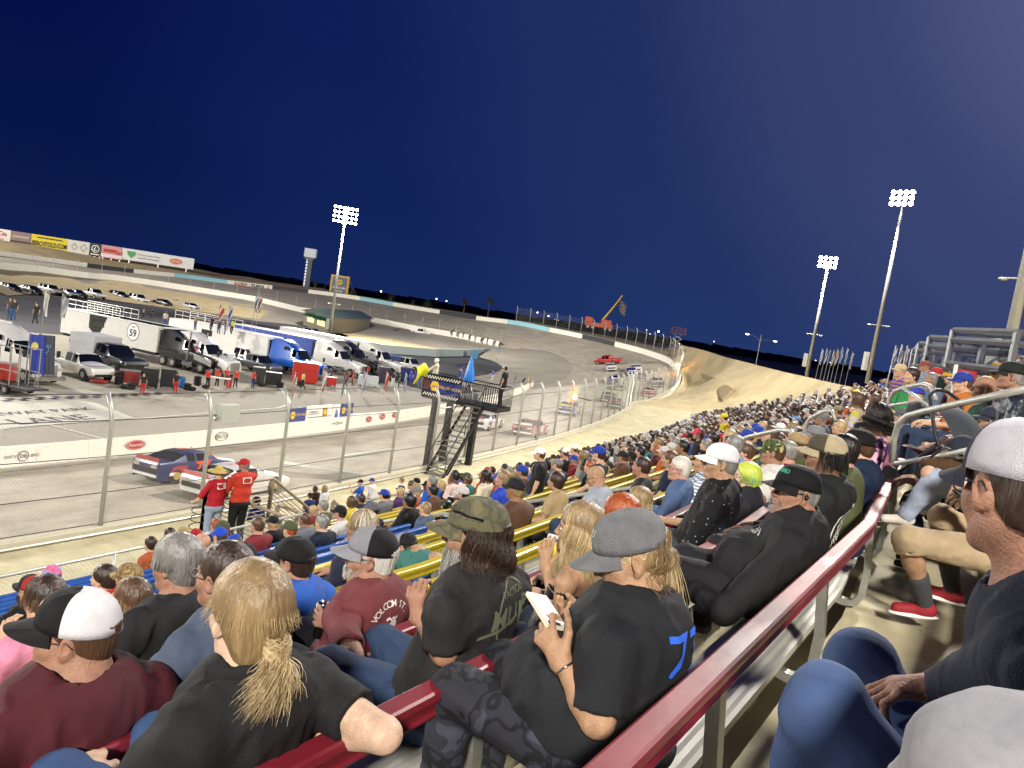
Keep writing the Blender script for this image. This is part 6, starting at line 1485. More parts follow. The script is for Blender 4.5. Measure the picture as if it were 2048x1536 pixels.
for (w,s_,j,k,x,y) in spots:
    rz=segaz(s_)+g.gauss(0,.12)
    dx=g.uniform(-.03,.03);pos=SP(s_,railD(j)+.18+dx,flo(j)+.45)
    sc_=g.uniform(.9,1.06)
    if placed+npeople-12<300:
        q=g.randrange(12);po,fem,hat_=proto[q];cn,cc=g.choice(SHC);hn,hcol=g.choice(HTC);rn,rk=g.choice(HRC)
        for _ in range(12):
            desc=('%s in %s shirt %s, %s, %s'%('woman' if fem else 'man',cn,('and %s cap'%hn) if hat_ else ('with %s hair'%rn),rowname(j),SECN[k]))
            if desc not in used: break
            cn,cc=g.choice(SHC);hn,hcol=g.choice(HTC);rn,rk=g.choice(HRC)
        used.add(desc);desc=desc.replace(' row below the camera',' row down').replace(' row above the camera',' row up').replace('row level with the camera','camera row').replace('section past the','past the').replace('nearest section','first section').replace('farthest section','last section')
        if w<34:
            r=copytree(po);r.name='person';r.location=pos;r.rotation_euler=(0,0,rz);r.scale=(sc_,)*3
            cs=PC(cc);pc=PC(g.choice(['#2b3347','#1b1c20','#3a4a68','#6b6456','#22324f']));skm=skin(g.choice(['light','tan','ruddy','mid','pink','light','brown']));hm=PC(hcol);hk=hairm(rk)
            def rec(o_):
                for c_ in list(o_.children):
                    n_=c_.name.split('.')[0];mt={'shirt':cs,'trousers':pc,'body':skm,'hair':hk,'cap':hm,'brim':hm}.get(n_)
                    if mt:
                        for sl in c_.material_slots: sl.link='OBJECT';sl.material=mt
                    rec(c_)
            rec(r)
        else:
            key=(cn,fem,placed%4)
            if key not in fm: fm[key]=far_mesh(PC(cc),fem,placed%4)
            desc='%s in %s shirt, %s, %s'%('woman' if fem else 'man',cn,rowname(j),SECN[k]);n_=1
            while desc in used and n_<14:
                cn,cc=g.choice(SHC);desc='%s in %s shirt, %s, %s'%('woman' if fem else 'man',cn,rowname(j),SECN[k]);n_+=1
            key=(cn,fem,placed%4)
            if key not in fm: fm[key]=far_mesh(PC(cc),fem,placed%4)
            used.add(desc)
            r=bpy.data.objects.new('person',fm[key]);COL.objects.link(r);r.location=pos;r.rotation_euler=(0,0,rz);r.scale=(sc_,)*3
        r['label']=desc;r['category']='person';r['group']='spectators filling the grandstand';placed+=1
    else: stuff.append((pos,rz,sc_))
for o,_,_ in proto:
    def rm(o_):
        for c_ in list(o_.children): rm(c_)
        bpy.data.objects.remove(o_)
    rm(o)
# the rest of the spectators, merged
if stuff:
    base=[far_mesh(PC(SHC[i%len(SHC)][1]),i%2==0,i%4) for i in range(14)]
    mats=[];V=[];Fc=[];MI=[];b=0
    for (pos,rz,sc_) in stuff:
        me=base[g.randrange(14)];R=Matrix.Translation(pos)@Matrix.Rotation(rz,4,'Z')@Matrix.Scale(sc_,4);co=np.empty(len(me.vertices)*3,np.float32);me.vertices.foreach_get('co',co);co=co.reshape(-1,3)@np.array(R.to_3x3()).T+np.array(R.translation);V.append(co)
        for m_ in me.materials:
            if m_ not in mats: mats.append(m_)
        for p_ in me.polygons: Fc.append([b+i for i in p_.vertices]);MI.append(mats.index(me.materials[p_.material_index]))
        b+=len(co)
    me=bpy.data.meshes.new('crowd');me.from_pydata(np.concatenate(V).tolist(),[],Fc)
    for m_ in mats: me.materials.append(m_)
    me.polygons.foreach_set('material_index',MI);me.polygons.foreach_set('use_smooth',[True]*len(Fc));o=bpy.data.objects.new('crowd',me);COL.objects.link(o);o['kind']='stuff';o['label']='dense crowd of spectators filling the far sections of the grandstand';print('stuff people',len(stuff))
print('people',npeople+placed)
# ================================================================ vehicles
def loft(st,W,n0=None):
    """st: (x,low,belt,roof,w,flag) -> rings; returns verts, faces, glass faces"""
    vs=[];k=9
    for (x,lo,be,ro,w,fl) in st:
        hw=W/2*w;r=ro if ro else be
        rw=hw*(.80 if ro else .93);rt=hw*(.66 if ro else .80)
        half=[(hw*.93,lo),(hw,lo+(be-lo)*.35),(hw*.985,be-(be-lo)*.12),(hw*.94,be),(rw,r-.05 if ro else be+.01),(rt,r+.0 if ro else be+.03),(0,r+.03)]
        ring=[(x,-a,b) for a,b in half]+[(x,a,b) for a,b in half[-2::-1]];vs.append(ring)
    n=len(vs[0]);V=[Vector(p) for r in vs for p in r];F=[];G=[]
    for i in range(len(st)-1):
        fa,fb=st[i][5],st[i+1][5];ra,rb=st[i][3],st[i+1][3]
        for q in range(n-1):
            f=(i*n+q,(i+1)*n+q,(i+1)*n+q+1,i*n+q+1)
            side=q in (3,n-5);topq=4<=q<=n-6
            g_=(side and ra and rb and fa=='g') or (fa=='w' and (4<=q<=n-6))
            (G if g_ else F).append(f)
    F.append(tuple(range(n-1,-1,-1)));F.append(tuple((len(st)-1)*n+q for q in range(n)));return V,F,G
SHAPES={
 'sedan':(4.7,1.82,[(0,.45,.72,None,.80,''),(.08,.28,.9,None,.92,''),(.7,.22,.98,None,.98,'w'),(1.35,.22,.98,1.38,1,''),(1.5,.22,.97,1.41,1,'g'),(2.2,.22,.96,1.44,1,''),(2.28,.22,.96,1.44,1,'g'),(2.95,.22,.95,1.38,1,'w'),(3.55,.22,.94,None,1,''),(4.3,.22,.84,None,.96,''),(4.62,.26,.72,None,.86,''),(4.7,.4,.6,None,.7,'')],(.85,3.85),.33),
 'suv':(4.9,1.95,[(0,.5,.9,None,.84,''),(.06,.35,1.05,None,.95,'w'),(.30,.3,1.08,1.66,.99,''),(.45,.3,1.08,1.70,1,'g'),(1.5,.3,1.08,1.74,1,''),(1.6,.3,1.08,1.74,1,'g'),(2.9,.3,1.06,1.68,1,'w'),(3.45,.3,1.05,None,1,''),(4.4,.3,1.0,None,.97,''),(4.8,.35,.85,None,.9,''),(4.9,.45,.7,None,.75,'')],(.9,3.95),.38),
 'pickup':(5.7,2.0,[(0,.55,1.08,None,.95,''),(.04,.5,1.12,None,.97,''),(2.0,.45,1.12,None,1,''),(2.05,.45,1.15,1.74,.98,''),(2.2,.45,1.15,1.80,1,'g'),(3.0,.45,1.15,1.84,1,''),(3.08,.45,1.15,1.84,1,'g'),(3.7,.45,1.14,1.78,1,'w'),(4.2,.45,1.14,None,1,''),(5.3,.45,1.08,None,.97,''),(5.62,.5,.98,None,.92,''),(5.7,.55,.8,None,.85,'')],(1.1,4.75),.42),
 'stock':(4.95,1.98,[(0,.28,.86,None,.90,''),(.05,.16,.98,None,.97,''),(.75,.14,1.0,None,1,'w'),(1.45,.14,.95,1.27,1,''),(1.55,.14,.94,1.29,1,'g'),(2.0,.14,.93,1.31,1,''),(2.1,.14,.92,1.31,1,'g'),(2.75,.14,.91,1.25,1,'w'),(3.4,.14,.88,None,1,''),(4.4,.14,.72,None,1,''),(4.85,.14,.55,None,.92,''),(4.95,.16,.4,None,.8,'')],(.95,3.8),.34),
 'semi':(7.2,2.4,[(0,.9,2.0,3.55,1,''),(.15,.9,2.0,3.72,1,''),(1.3,.9,2.0,3.78,1,''),(2.3,.9,2.0,3.45,1,''),(2.9,.9,1.95,3.05,.97,'g'),(3.55,.8,1.95,2.85,.93,'w'),(4.15,.75,1.93,None,.86,''),(5.6,.65,1.80,None,.80,''),(6.6,.6,1.62,None,.78,''),(6.75,.5,1.35,None,.80,'')],(.6,1.9,5.6),.52),
}
def wheel(par,x,y,r,wm=None,w=.24):
    s_=1 if y>0 else -1;m=MB();m.tube([(x,y-s_*w,r),(x,y-s_*w*.9,r),(x,y-.03*s_,r),(x,y,r)],[r*.9,r,r,r*.88],20);o=m.build('wheel',par,rubber,30);m=MB();m.tube([(x,y-s_*.05,r),(x,y+s_*.008,r)],[r*.62,r*.55],14);m.build('rim',o,wm or alu,30);return o
def carmat(c,**k): return M('car_paint_'+c+str(k),c,.3,var=.03,scale=.8,coat=.7,spec=.6,**k)
def car(kind,col,label,loc,az,group=None,cat='car',lights=True,wm=None,nrm=None,sc=1.,extra=None,name=None):
    L_,W_,st,wx,wr_=SHAPES[kind];t=thing(name or {'stock':'race_car','semi':'semi_truck','pickup':'pickup_truck'}.get(kind,'parked_car'),label,cat,loc,az,group)
    if nrm is not None:
        q=Matrix.Rotation(az,3,'Z');z=Vector(nrm).normalized();x=(q@Vector((1,0,0)));x=(x-z*x.dot(z)).normalized();y=z.cross(x);t.rotation_euler=Matrix((x,y,z)).transposed().to_euler()
    t.scale=(sc,)*3
    V,Fc,G=loft(st,W_);V=[v-Vector((L_/2,0,0)) for v in V];m=MB();m.add(V,Fc);b=m.build('body',t,col if not isinstance(col,str) else carmat(col),38)
    m=MB();m.add(V,G);m.build('windows',t,glassm,38)
    for q in wx:
        for s_ in (-1,1): wheel(t,q-L_/2,s_*(W_/2+.01),wr_,wm)
        if kind!='semi':
            for s_ in (-1,1):
                m=MB();m.tube([(q-L_/2,s_*(W_/2-.12),wr_),(q-L_/2,s_*(W_/2+.004),wr_)],wr_*1.17,18);m.build('wheel_arch',t,dark,30)
    if lights and kind!='semi' and kind!='stock':
        for s_ in (-1,1):
            MB().box((L_/2-.16,s_*W_*.37,.72 if kind=='sedan' else .88),(.12,.3,.16)).build('headlight',t,M('headlight_glass','#d8d8d4',.15,var=0,spec=.8));MB().box((-L_/2+.05,s_*W_*.38,.85),(.08,.26,.18)).build('tail_light',t,M('tail_light','#6a1016',.3,var=0))
            MB().ell((L_*.19,s_*W_*.54,1.02),(.08,.10,.07),8,6).build('mirror',t,col if not isinstance(col,str) else carmat(col),True)
        MB().box((L_/2-.05,0,.5),(.12,W_*.6,.22)).build('grille',t,dark)
    if extra: extra(t,V)
    return t
# parked cars behind the pits: pixel of the ground centre
lot=[(22,570,'sedan','#b9bcc0','silver saloon at the far left end of the back row'),(58,568,'sedan','#d5d6d4','white saloon second in the back row'),(18,583,'sedan','#17181b','black saloon at the left end of the front row'),(60,587,'sedan','#111215','black coupe beside the silver estate'),(100,588,'suv','#b7b5ac','silver estate car with roof rails'),(118,576,'suv','#3a3c40','dark grey car behind the silver estate'),(135,593,'sedan','#aeb0b2','low silver saloon right of the silver estate'),(152,594,'sedan','#15171b','black saloon beside the white pickup'),(186,596,'pickup','#c3c1b8','white pickup truck in the middle of the car park'),(178,580,'pickup','#14161a','black pickup truck behind the white one'),(207,584,'sedan','#8f9aa6','pale blue saloon behind the white pickup'),(238,599,'suv','#101216','black hatchback right of the white pickup'),(276,605,'suv','#cbcac4','white sport utility vehicle'),(308,605,'suv','#15171a','black van with tinted windows'),(332,597,'sedan','#c9c9c6','white car in the back row past the black van'),(325,612,'sedan','#1c1d20','dark low car in front of the black van'),(350,612,'sedan','#c6c7c5','silver coupe in the front row'),(380,619,'sedan','#a7abb0','grey saloon at the front right'),(392,606,'suv','#b9bbbd','silver car above the grey saloon'),(402,614,'suv','#26282c','charcoal car near the right end'),(425,612,'sedan','#cfcfcc','white hatchback near the flags'),(450,617,'suv','#1e2024','black off-roader at the right end'),(440,607,'sedan','#8e9298','grey car behind the white hatchback'),(527,632,'sedan','#d7d7d4','white car beside the flatbed trailer'),(622,672,'sedan','#9aa0a6','small dark-windowed estate below the tan building')]
for i,(x,y,k,c_,l) in enumerate(lot): car(k,c_,l,pz(x,y,.06),math.radians(-28)+RNG.uniform(-.08,.08),'cars in the infield car park',sc=1.12)
# flatbed with dark load
def place_n(x,y,extra=0.): # heading: noses towards the grandstand
    p=pz(x,y,.03);s_,_=inv(p);return p,segaz(min(50,s_))-math.pi/2+extra
def semi(x,y,col,label,tl=None,tcol=None,tlen=13.,num=None,stripe=None,stacks=True,sc=1.,deck=False,ext=0.):
    p,az=place_n(x,y,ext);d=Vector((math.cos(az),math.sin(az),0));c=p-d*3.4
    def ex(t,V):
        MB().box((-1.9,0,.85),(3.8,.9,.3)).build('chassis',t,black)
        for s_ in (-1,1):
            MB().cyl((-.3,s_*1.05,.75),(1.0,s_*1.05,.75),.3,16).build('fuel_tank',t,chrome,30)
            if stacks: MB().cyl((-.2-3.6+3.9,s_*1.1,1.1),(.3,s_*1.1,3.9),.08,10).build('exhaust_stack',t,chrome,30)
            MB().box((2.2-.1,s_*1.28,2.2),(.12,.25,.5)).build('mirror',t,black);MB().box((3.05,s_*.78,1.15),(.2,.3,.22)).build('headlight',t,M('headlight_glass','#d8d8d4',.15,var=0,spec=.8))
            m=MB();m.add([Vector((-1.7,s_*1.165,2.75)),Vector((-1.0,s_*1.165,2.75)),Vector((-1.1,s_*1.13,3.12)),Vector((-1.6,s_*1.13,3.15))],[(0,1,2,3)]);m.build('sleeper_window',t,glassm)
        MB().box((3.32,0,1.12),(.08,1.0,.85)).build('grille',t,chrome if col!='#0f1013' else dark);MB().box((3.4,0,.55),(.3,2.2,.3)).build('bumper',t,chrome)
        if num: m=MB();m.mat(P('#a02a35'));text_on(m,num,Vector((-.9,-1.215,2.15)),(1,0,0),(0,0,1),.95,.04,slant=.2);m.build('number',t)
        if stripe:
            for q in range(4):
                m=MB();z=1.75-q*.14;m.add([Vector((0.9,-1.04,z)),Vector((3.1,-.955,z-.45)),Vector((3.1,-.955,z-.40)),Vector((.9,-1.04,z+.05))],[(0,1,2,3)]);m.build('stripe',t,white)
    t=car('semi',col,label,c,az,'tractor units lined up in the pits','truck',extra=ex,sc=sc)
    if tl:
        q=c-d*(3.9+tlen/2);r=thing('trailer',tl,'trailer',q,az,'team trailers in the pits')
        MB().box((0,0,2.45),(tlen,2.5,2.6)).build('box',r,carmat(tcol));MB().box((0,0,3.77),(tlen+.02,2.56,.08)).build('roof_edge',r,P('#d8d7d2'));MB().box((0,0,1.0),(tlen*.96,2.3,.3)).build('chassis',r,dark)
        MB().box((tlen/2+.03,0,2.4),(.06,2.0,2.2)).build('front_panel',r,chrome)
        MB().box((-tlen*.1,-1.27,2.9),(1.6,.04,.7)).build('window',r,glassm)
        for q2 in (-.36,-.27): 
            for s_ in (-1,1): wheel(r,tlen*q2,s_*1.25,.5)
        if deck:
            m=MB();
            for s_ in (-1,1):
                for z in (3.85,4.35,4.85): m.tube([(-tlen*.45,s_*1.15,z),(tlen*.1,s_*1.15,z)],.03,5)
                for i in range(8): m.tube([(-tlen*.45+i*tlen*.55/7,s_*1.15,3.8),(-tlen*.45+i*tlen*.55/7,s_*1.15,4.85)],.03,5)
            m.build('deck_railing',r,P('#d9d8d2'))
        return t,r
    return t
semi(100,772,'#d8d7d2','white tractor unit at the left end with sloping roof and black grille','white race trailer with a dark window behind the left tractor unit','#c9cac8',stacks=False,deck=True)
_,tr59=semi(438,752,'#0f1013','black tractor unit with white side stripes and tall chrome exhaust stacks','grey and white trailer with a black chequered diamond and a road shield 59','#c9c8c4',stripe=1,tlen=14,deck=True)
m=MB();m.mat(P('#232427'));c0=Vector((-.2,-1.262,2.5));m.add([c0+Vector((-2.6,0,-.2)),c0+Vector((-1.2,0,-1.2)),c0+Vector((0,0,1.2)),c0+Vector((-2.6,0,1.2))],[(0,1,2,3)]);m.mat(P('#26386f'));disc(m,Vector((3.6,-1.262,2.75)),(1,0,0),(0,0,1),.9,.95,10);m.mat(white);disc(m,Vector((3.6,-1.266,2.75)),(1,0,0),(0,0,1),.82,.87,10);m.mat(P('#26386f'));text_on(m,'59',Vector((3.6,-1.27,2.6)),(1,0,0),(0,0,1),1.0,.03);text_on(m,'ARI',Vector((3.6,-1.27,3.25)),(1,0,0),(0,0,1),.32,.01);m.build('livery',tr59)
semi(470,757,'#dcdbd5','white tractor unit with a red figure 7 on the sleeper','white trailer behind the tractor unit numbered 7','#d0d0cc',num='7',stacks=False)
semi(648,762,'#1556b8','bright blue tractor unit in the middle of the pits','long white trailer with railings on top behind the blue tractor','#d9d9d5',tlen=15,deck=True,stacks=False)
semi(728,758,'#dedcd4','white tractor unit with a plain sleeper beside the blue one','blue-ended trailer behind the plain white tractor unit','#2c4a9c',stacks=False)
semi(757,752,'#121316','black tractor unit between two white ones',None,stacks=False)
semi(808,755,'#dddcd5','white tractor unit at the right end of the row','pale trailer behind the last white tractor unit','#cfcfca',stacks=False)
for (x,y,c_,l,sc_,ex_) in [(200,764,'#d3d1c8','big white pickup truck with a cloth banner over its bonnet',1.1,-.15),(548,752,'#3a3d42','dark grey pickup truck parked between tractor units',1.05,-.1),(612,747,'#d4d4cf','white pickup truck next to the blue tractor unit',1.05,-.1),(522,738,'#cfcfca','white van roof showing behind the grey pickup',1.1,-.1)]:
    p,az=place_n(x,y,ex_);d=Vector((math.cos(az),math.sin(az),0));t=car('pickup',c_,l,p-d*2.8,az,'pickup trucks in the pits','pickup truck',sc=sc_)
    if x==200:
        m=MB();m.grid(lambda u,v:Vector((1.3+u*1.1,-.9+v*1.5,1.24+.10*math.sin(v*3)*(1-u)-.05*u)),6,6);m.build('cloth_banner',t,P('#cfd2dc'),True)
p,az=place_n(262,752,-.1);d=Vector((math.cos(az),math.sin(az),0))
t=car('pickup','#0e0f12','black crew-cab service truck between the white pickup and the black tractor',p-d*3.2,az,None,'truck',sc=1.35);MB().box((-1.6,0,1.5),(2.6,2.0,1.3)).build('service_body',t,P('#a9aaad'))
p,az=place_n(812,742,.6);t=car('pickup','#d6d6d2','white and blue rollback truck on the edge of the skid pad',p,math.radians(-25),None,'truck',sc=1.1);MB().box((-1.7,0,1.35),(2.6,2.05,.8)).build('flatbed',t,P('#2b3f7c'))
t=car('pickup','#d9d8d2','white pickup truck on the sand by the inner wall of the turn',pz(842,671,1.),math.radians(170),None,'pickup truck',sc=1.);
# golf cart
t=thing('golf_cart','dark golf cart with a roof on the sand behind the pits','cart',pz(790,668,.5),math.radians(-10));MB().box((0,0,.55),(2.4,1.2,.5)).build('body',t,P('#4a1f22'));MB().box((0,0,1.9),(1.9,1.2,.06)).build('roof',t,white);m=MB();[m.tube([(a,b,.8),(a,b,1.9)],.03,5) for a in(-.8,.8) for b in(-.5,.5)];m.build('roof_posts',t,dark);[wheel(t,a,b,.26,w=.18) for a in(-.8,.8) for b in(-.62,.62)];MB().box((0,0,.95),(.5,1.0,.5)).build('seat',t,dark)
# ---------------------------------------------------------------- race cars, dropped on the asphalt along the line of sight
_me=tr.data;tbvh=BVHTree.FromPolygons([v.co for v in _me.vertices],[tuple(p.vertices) for p in _me.polygons])
def ontrack(x,y):
    d=Vector(ray(x,y)).normalized();h=tbvh.ray_cast(Vector((0,0,H)),d,600)
    if h[0] is None: return pz(x,y,.4),Vector((0,0,1))
    n_=h[1];return h[0],(n_ if n_.z>0 else -n_)
def racer(x,y,base,roof,num,numc,label,accent,heading=None,side=-1,steer=0.):
    p,n_=ontrack(x,y);s_,D=inv(p);az=math.pi/2-arcdir(s_) if heading is None else heading
    az+=steer;d=Vector((math.cos(az),math.sin(az),0));l_=Vector((-d.y,d.x,0));c=p+d*1.5+l_*.95;
    def ex(t,V):
        MB().box((-2.38,0,1.10),(.06,1.5,.20)).build('spoiler',t,carmat(accent))
        MB().box((-2.49,0,.62),(.03,1.5,.22)).build('rear_panel',t,P('#1a1b20'));
        for s2 in (-1,1): MB().box((-2.50,s2*.6,.80),(.04,.36,.12)).build('tail_light_decal',t,P('#c9b9a8'))
        MB().box((-2.5,0,.38),(.04,1.6,.12)).build('bumper_strip',t,white)
        for s2 in (-1,1):
            m=MB();m.mat(carmat(accent));m.add([Vector((-2.0,s2*.998,.35)),Vector((-1.2,s2*.998,.30)),Vector((-.9,s2*.998,.80)),Vector((-1.7,s2*.998,.78))],[(0,1,2,3)]);m.build('side_stripe',t);m=MB();m.mat(P(numc));text_on(m,num,Vector((-.1,s2*1.012,.60)),(-s2,0,0),(0,0,1),.78,.035,slant=.15,sx=1.1);m.build('number',t);m=MB();m.mat(white);quad(m,Vector((1.55,s2*1.0,.5)),(-s2,0,0),(0,0,1),.7,.18);m.build('decal',t);m=MB();m.mat(white);quad(m,Vector((-1.75,s2*1.002,.45)),(-s2,0,0),(0,0,1),.35,.14);m.build('decal',t)
        m=MB();m.mat(P(numc));text_on(m,num,Vector((-.35,0,1.352)),(0,1,0),(-1,0,0),.62,.03);m.build('number',t)
        m=MB();m.tube([(.9,-.7,.93),(.5,-.6,1.3)],.03,5);m.tube([(.9,.7,.93),(.5,.6,1.3)],.03,5);m.build('pillar_bars',t,carmat(roof))
    return car('stock',base,label,c,az,'race cars on the track','race car',lights=False,nrm=n_,extra=ex,wm=P('#c9b25a',.4,metal=.5))
racer(352,968,'#142056','#c8422c','77','#e8501c','blue race car with orange-red number 77 nearest the pit wall','#a8383a')
racer(452,1003,'#cfccc8','#cfccc8','7','#d24a4a','white race car with red number 7 passing behind the fence','#cf6a66')
racer(1072,876,'#8a1c2b','#5a1520','81','#e6e0dc','dark red and white race car just past the flag stand','#d9d4ce')
racer(978,862,'#cfcfd2','#b03a4a','4','#b03a4a','white race car with red roof seen through the flag stand stairs','#8f2f3e')
racer(1150,832,'#20389a','#1b2c78','16','#e8e46a','blue race car with yellow marks beside the orange light','#c9c24a')
racer(1243,820,'#17181c','#1c1d22','9','#d8d4ce','black race car with red side leading the pack by the fence','#9c2a30')
racer(1228,806,'#1c1d22','#1c1d22','21','#d8d4ce','black race car tucked close behind another black one','#8c8c90')
racer(1309,794,'#a3242c','#a3242c','12','#e6e0dc','red race car close to the fence in the turn','#d9d4ce')
racer(1251,781,'#26272b','#26272b','31','#d8d4ce','dark grey race car with pale bumper in mid pack','#a8a49a')
racer(1326,772,'#5d6063','#5d6063','5','#d8d4ce','grey race car highest on the bank beside the fence','#c9c5bb')
racer(1241,768,'#3646a0','#d8d8dc','3','#e6e0dc','blue and white race car on the inside of the pack','#d8d8dc')
racer(1290,762,'#4a4d52','#4a4d52','88','#d8d4ce','charcoal race car ahead of the grey one','#8c8c90')
racer(1275,752,'#3a49a8','#cfd0d6','2','#e6e0dc','blue race car with white nose entering the turn','#cfd0d6')
racer(1283,745,'#d4d4d6','#d4d4d6','6','#3a3a44','white race car ahead of the blue one','#b9b9be')
racer(1232,742,'#cfcfcb','#cfcfcb','1','#3a3a44','white race car following the red pickup','#b9b9be')
p,n_=ontrack(1216,728);car('pickup','#b0201f','red pace pickup truck with white marks leading the field',p,math.radians(150),None,'pickup truck',nrm=n_)
# ================================================================ pit crews and equipment
crew=[]
for q,kk in enumerate([dict(),dict(lean=.2),dict(legs={-1:(cl(-.1,.12,.48),cl(-.12,-.12,.10),cl(0,.14,0)),1:(cl(.1,.05,.48),cl(.12,.22,.09),cl(0,.14,0))})]):
    kk=dict(kk);kk.pop('lean',0);o=person('proto %d'%q,(0,0,-60),0,stand=True,head=cl(0,.03,1.6),res=.03,hres=.016,wr=0,eye=False,sc=.97,hair=HC('dark',thick=.006,h=.012,wr=0),**kk);crew.append(o)
def crewman(x,y,sc_,pc,label,q=0,rz=None,cap_=None,z=.03,P0=None,grp='pit crews and officials'):
    r=copytree(crew[q]);r.name='person';r.location=P0 or pz(x,y,z);r.rotation_euler=(0,0,rz if rz is not None else RNG.uniform(0,6.28));r['label']=label;r['category']='person';r['group']=grp
    for c_ in r.children:
        n0=c_.name.split('.')[0];mt={'shirt':P(sc_,.8),'trousers':P(pc,.8),'hair':P(cap_ or '#1b1a1a',.6)}.get(n0)
        if mt:
            for sl in c_.material_slots: sl.link='OBJECT';sl.material=mt
    return r
cw=[(284,790,'#1a1b1f','#b3242a','crew member in black jacket and red trousers walking beside the tool carts'),(350,786,'#1a1b1f','#b3242a','crew member in black jacket and red striped trousers beside the blue drum'),(414,776,'#c2352b','#1f2126','crew member in red shirt and dark trousers beside the folding table'),(433,772,'#c2352b','#26282d','crew member in red shirt standing behind the white table'),(451,772,'#b92e2c','#26282d','crew member in red shirt by the red cans'),(470,776,'#c2352b','#1f2126','crew member in red shirt and white cap crouched by the tyres'),(505,777,'#c2352b','#22325a','crew member in red shirt and blue cap beside the dark cabinet'),(588,776,'#8f3a2e','#c9c6bd','crew member in brown and white suit in front of the red cart'),(604,778,'#cdbf6a','#17181b','crew member in yellow and white jacket'),(647,770,'#c9c49a','#3a3c40','crew member in cream shirt beside the red cart'),(660,766,'#3a3d3f','#3a3c40','crew member in grey leaning on a trolley'),(692,772,'#8a2f38','#5a2028','crew member in dark red overalls'),(704,770,'#9c2c34','#7a2028','crew member in red overalls next to the one in dark red'),(735,758,'#c02a2c','#26282d','crew member in red shirt behind the white and blue trolley'),(784,772,'#23252a','#d2d0ca','crew member in black and white suit'),(797,775,'#3a3c44','#2c2e34','crew member in grey suit holding a flag'),(820,768,'#2b48b0','#2b48b0','crew member in bright blue overalls'),(829,768,'#33459c','#33459c','crew member in blue and yellow overalls'),(838,767,'#b02c33','#3a47a0','crew member in red and blue overalls'),(848,768,'#2f3f9c','#2f3f9c','crew member in dark blue overalls near the yellow flag'),(984,762,'#6a5fb0','#d0cdc4','official in purple trousers and pale shirt on the inside of the track'),(219,632,'#2b2d33','#8a8a88','person walking across the car park, left of two others'),(286,636,'#c9c6bd','#3a3c40','person in white shirt crossing the car park'),(303,637,'#26282d','#3a3c40','person in dark clothes crossing the car park'),(726,664,'#1b1c20','#1b1c20','person in black standing at the wall of the tan building')]
for i,(x,y,a,b_,l) in enumerate(cw): crewman(x,y,a,b_,l,i%3)
deckp=[(20,592,15),(30,594,14),(72,603,14)]
for i,(x,y,_) in enumerate([(22,600,0),(30,602,0),(74,610,0),(332,626,0),(393,632,0),(425,636,0),(440,640,0),(452,642,0),(466,642,0)]):
    p=pY(x,y,[60,60,62,82,84,85,86,87,88][i]);p.z-=1.55;crewman(0,0,['#4a4038','#2b2d33','#1d1e22','#c9b9b0','#8f7a6a','#23252b','#2d3448','#31333a','#c2cc3a'][i],['#33507c','#33507c','#2b2d33'][i%3],['person in brown jacket at the left end of the first trailer roof','person in dark jacket beside the brown jacket on the trailer roof','person in black near the white flag on the trailer roof','person in pale pink shirt on the second trailer deck','person in tan shirt alone at the left of the second deck group','person in black top on the trailer roof','person in navy top on the trailer roof','person in charcoal top on the trailer roof','person in yellow safety vest on the trailer roof'][i],i%3,P0=p,grp='people on the trailer roofs')
for o in crew:
    for c_ in list(o.children):
        for cc in list(c_.children): bpy.data.objects.remove(cc)
        bpy.data.objects.remove(c_)
    bpy.data.objects.remove(o)
def tyres(x,y,n,label,flat=True):
    t=thing('tyre_stack',label,'tyres',pz(x,y,.03),0,'stacks of tyres in the pits')
    for i in range(n):
        z=.13+i*.27;m=MB();R_,r_=.24,.105;vs=[];fs=[]
        for a in range(16):
            for b_ in range(8):
                A_=a/16*6.283;B_=b_/8*6.283;vs.append(((R_+r_*math.cos(B_))*math.cos(A_),(R_+r_*math.cos(B_))*math.sin(A_),z+.135*math.sin(B_)))
        for a in range(16):
            for b_ in range(8): fs.append((a*8+b_,((a+1)%16)*8+b_,((a+1)%16)*8+(b_+1)%8,a*8+(b_+1)%8))
        m.add(vs,fs);m.build('tyre',t,rubber,True)
for i,(x,y,n) in enumerate([(237,768,4),(262,778,2),(247,776,1),(374,779,2),(384,780,1),(394,770,3),(411,776,1),(523,772,1),(560,775,2),(600,772,2)]): tyres(x,y,n,'stack of %s black tyres %s'%(['','one','two','three','four'][n],['left of the red cart','in front of the red cart','flat beside the red cart','right of the blue drum','lying behind the crewman in red','under the grey trolley','by the crouching crewman','beside the dark cabinet','at the right of the black carts','below the red pit cart'][i]))
def cart(x,y,w,h,d_,col,label,name='tool_cart',cat='tool cart'):
    p=pz(x,y,.03);t=thing(name,label,cat,p,math.radians(20));MB().box((0,0,h/2+.12),(w,d_,h)).build('cabinet',t,P(col,.4))
    for i in range(3): MB().box((0,-d_/2-.01,.3+i*(h-.3)/3),(w*.86,.02,(h-.3)/3*.8)).build('drawer',t,P(col,.3))
    for a in(-1,1): MB().cyl((a*w*.4,-d_*.4,.1),(a*w*.4,d_*.4,.1),.1,10).build('wheel',t,rubber)
    MB().box((0,0,h+.15),(w*1.04,d_*1.04,.05)).build('top',t,alu)
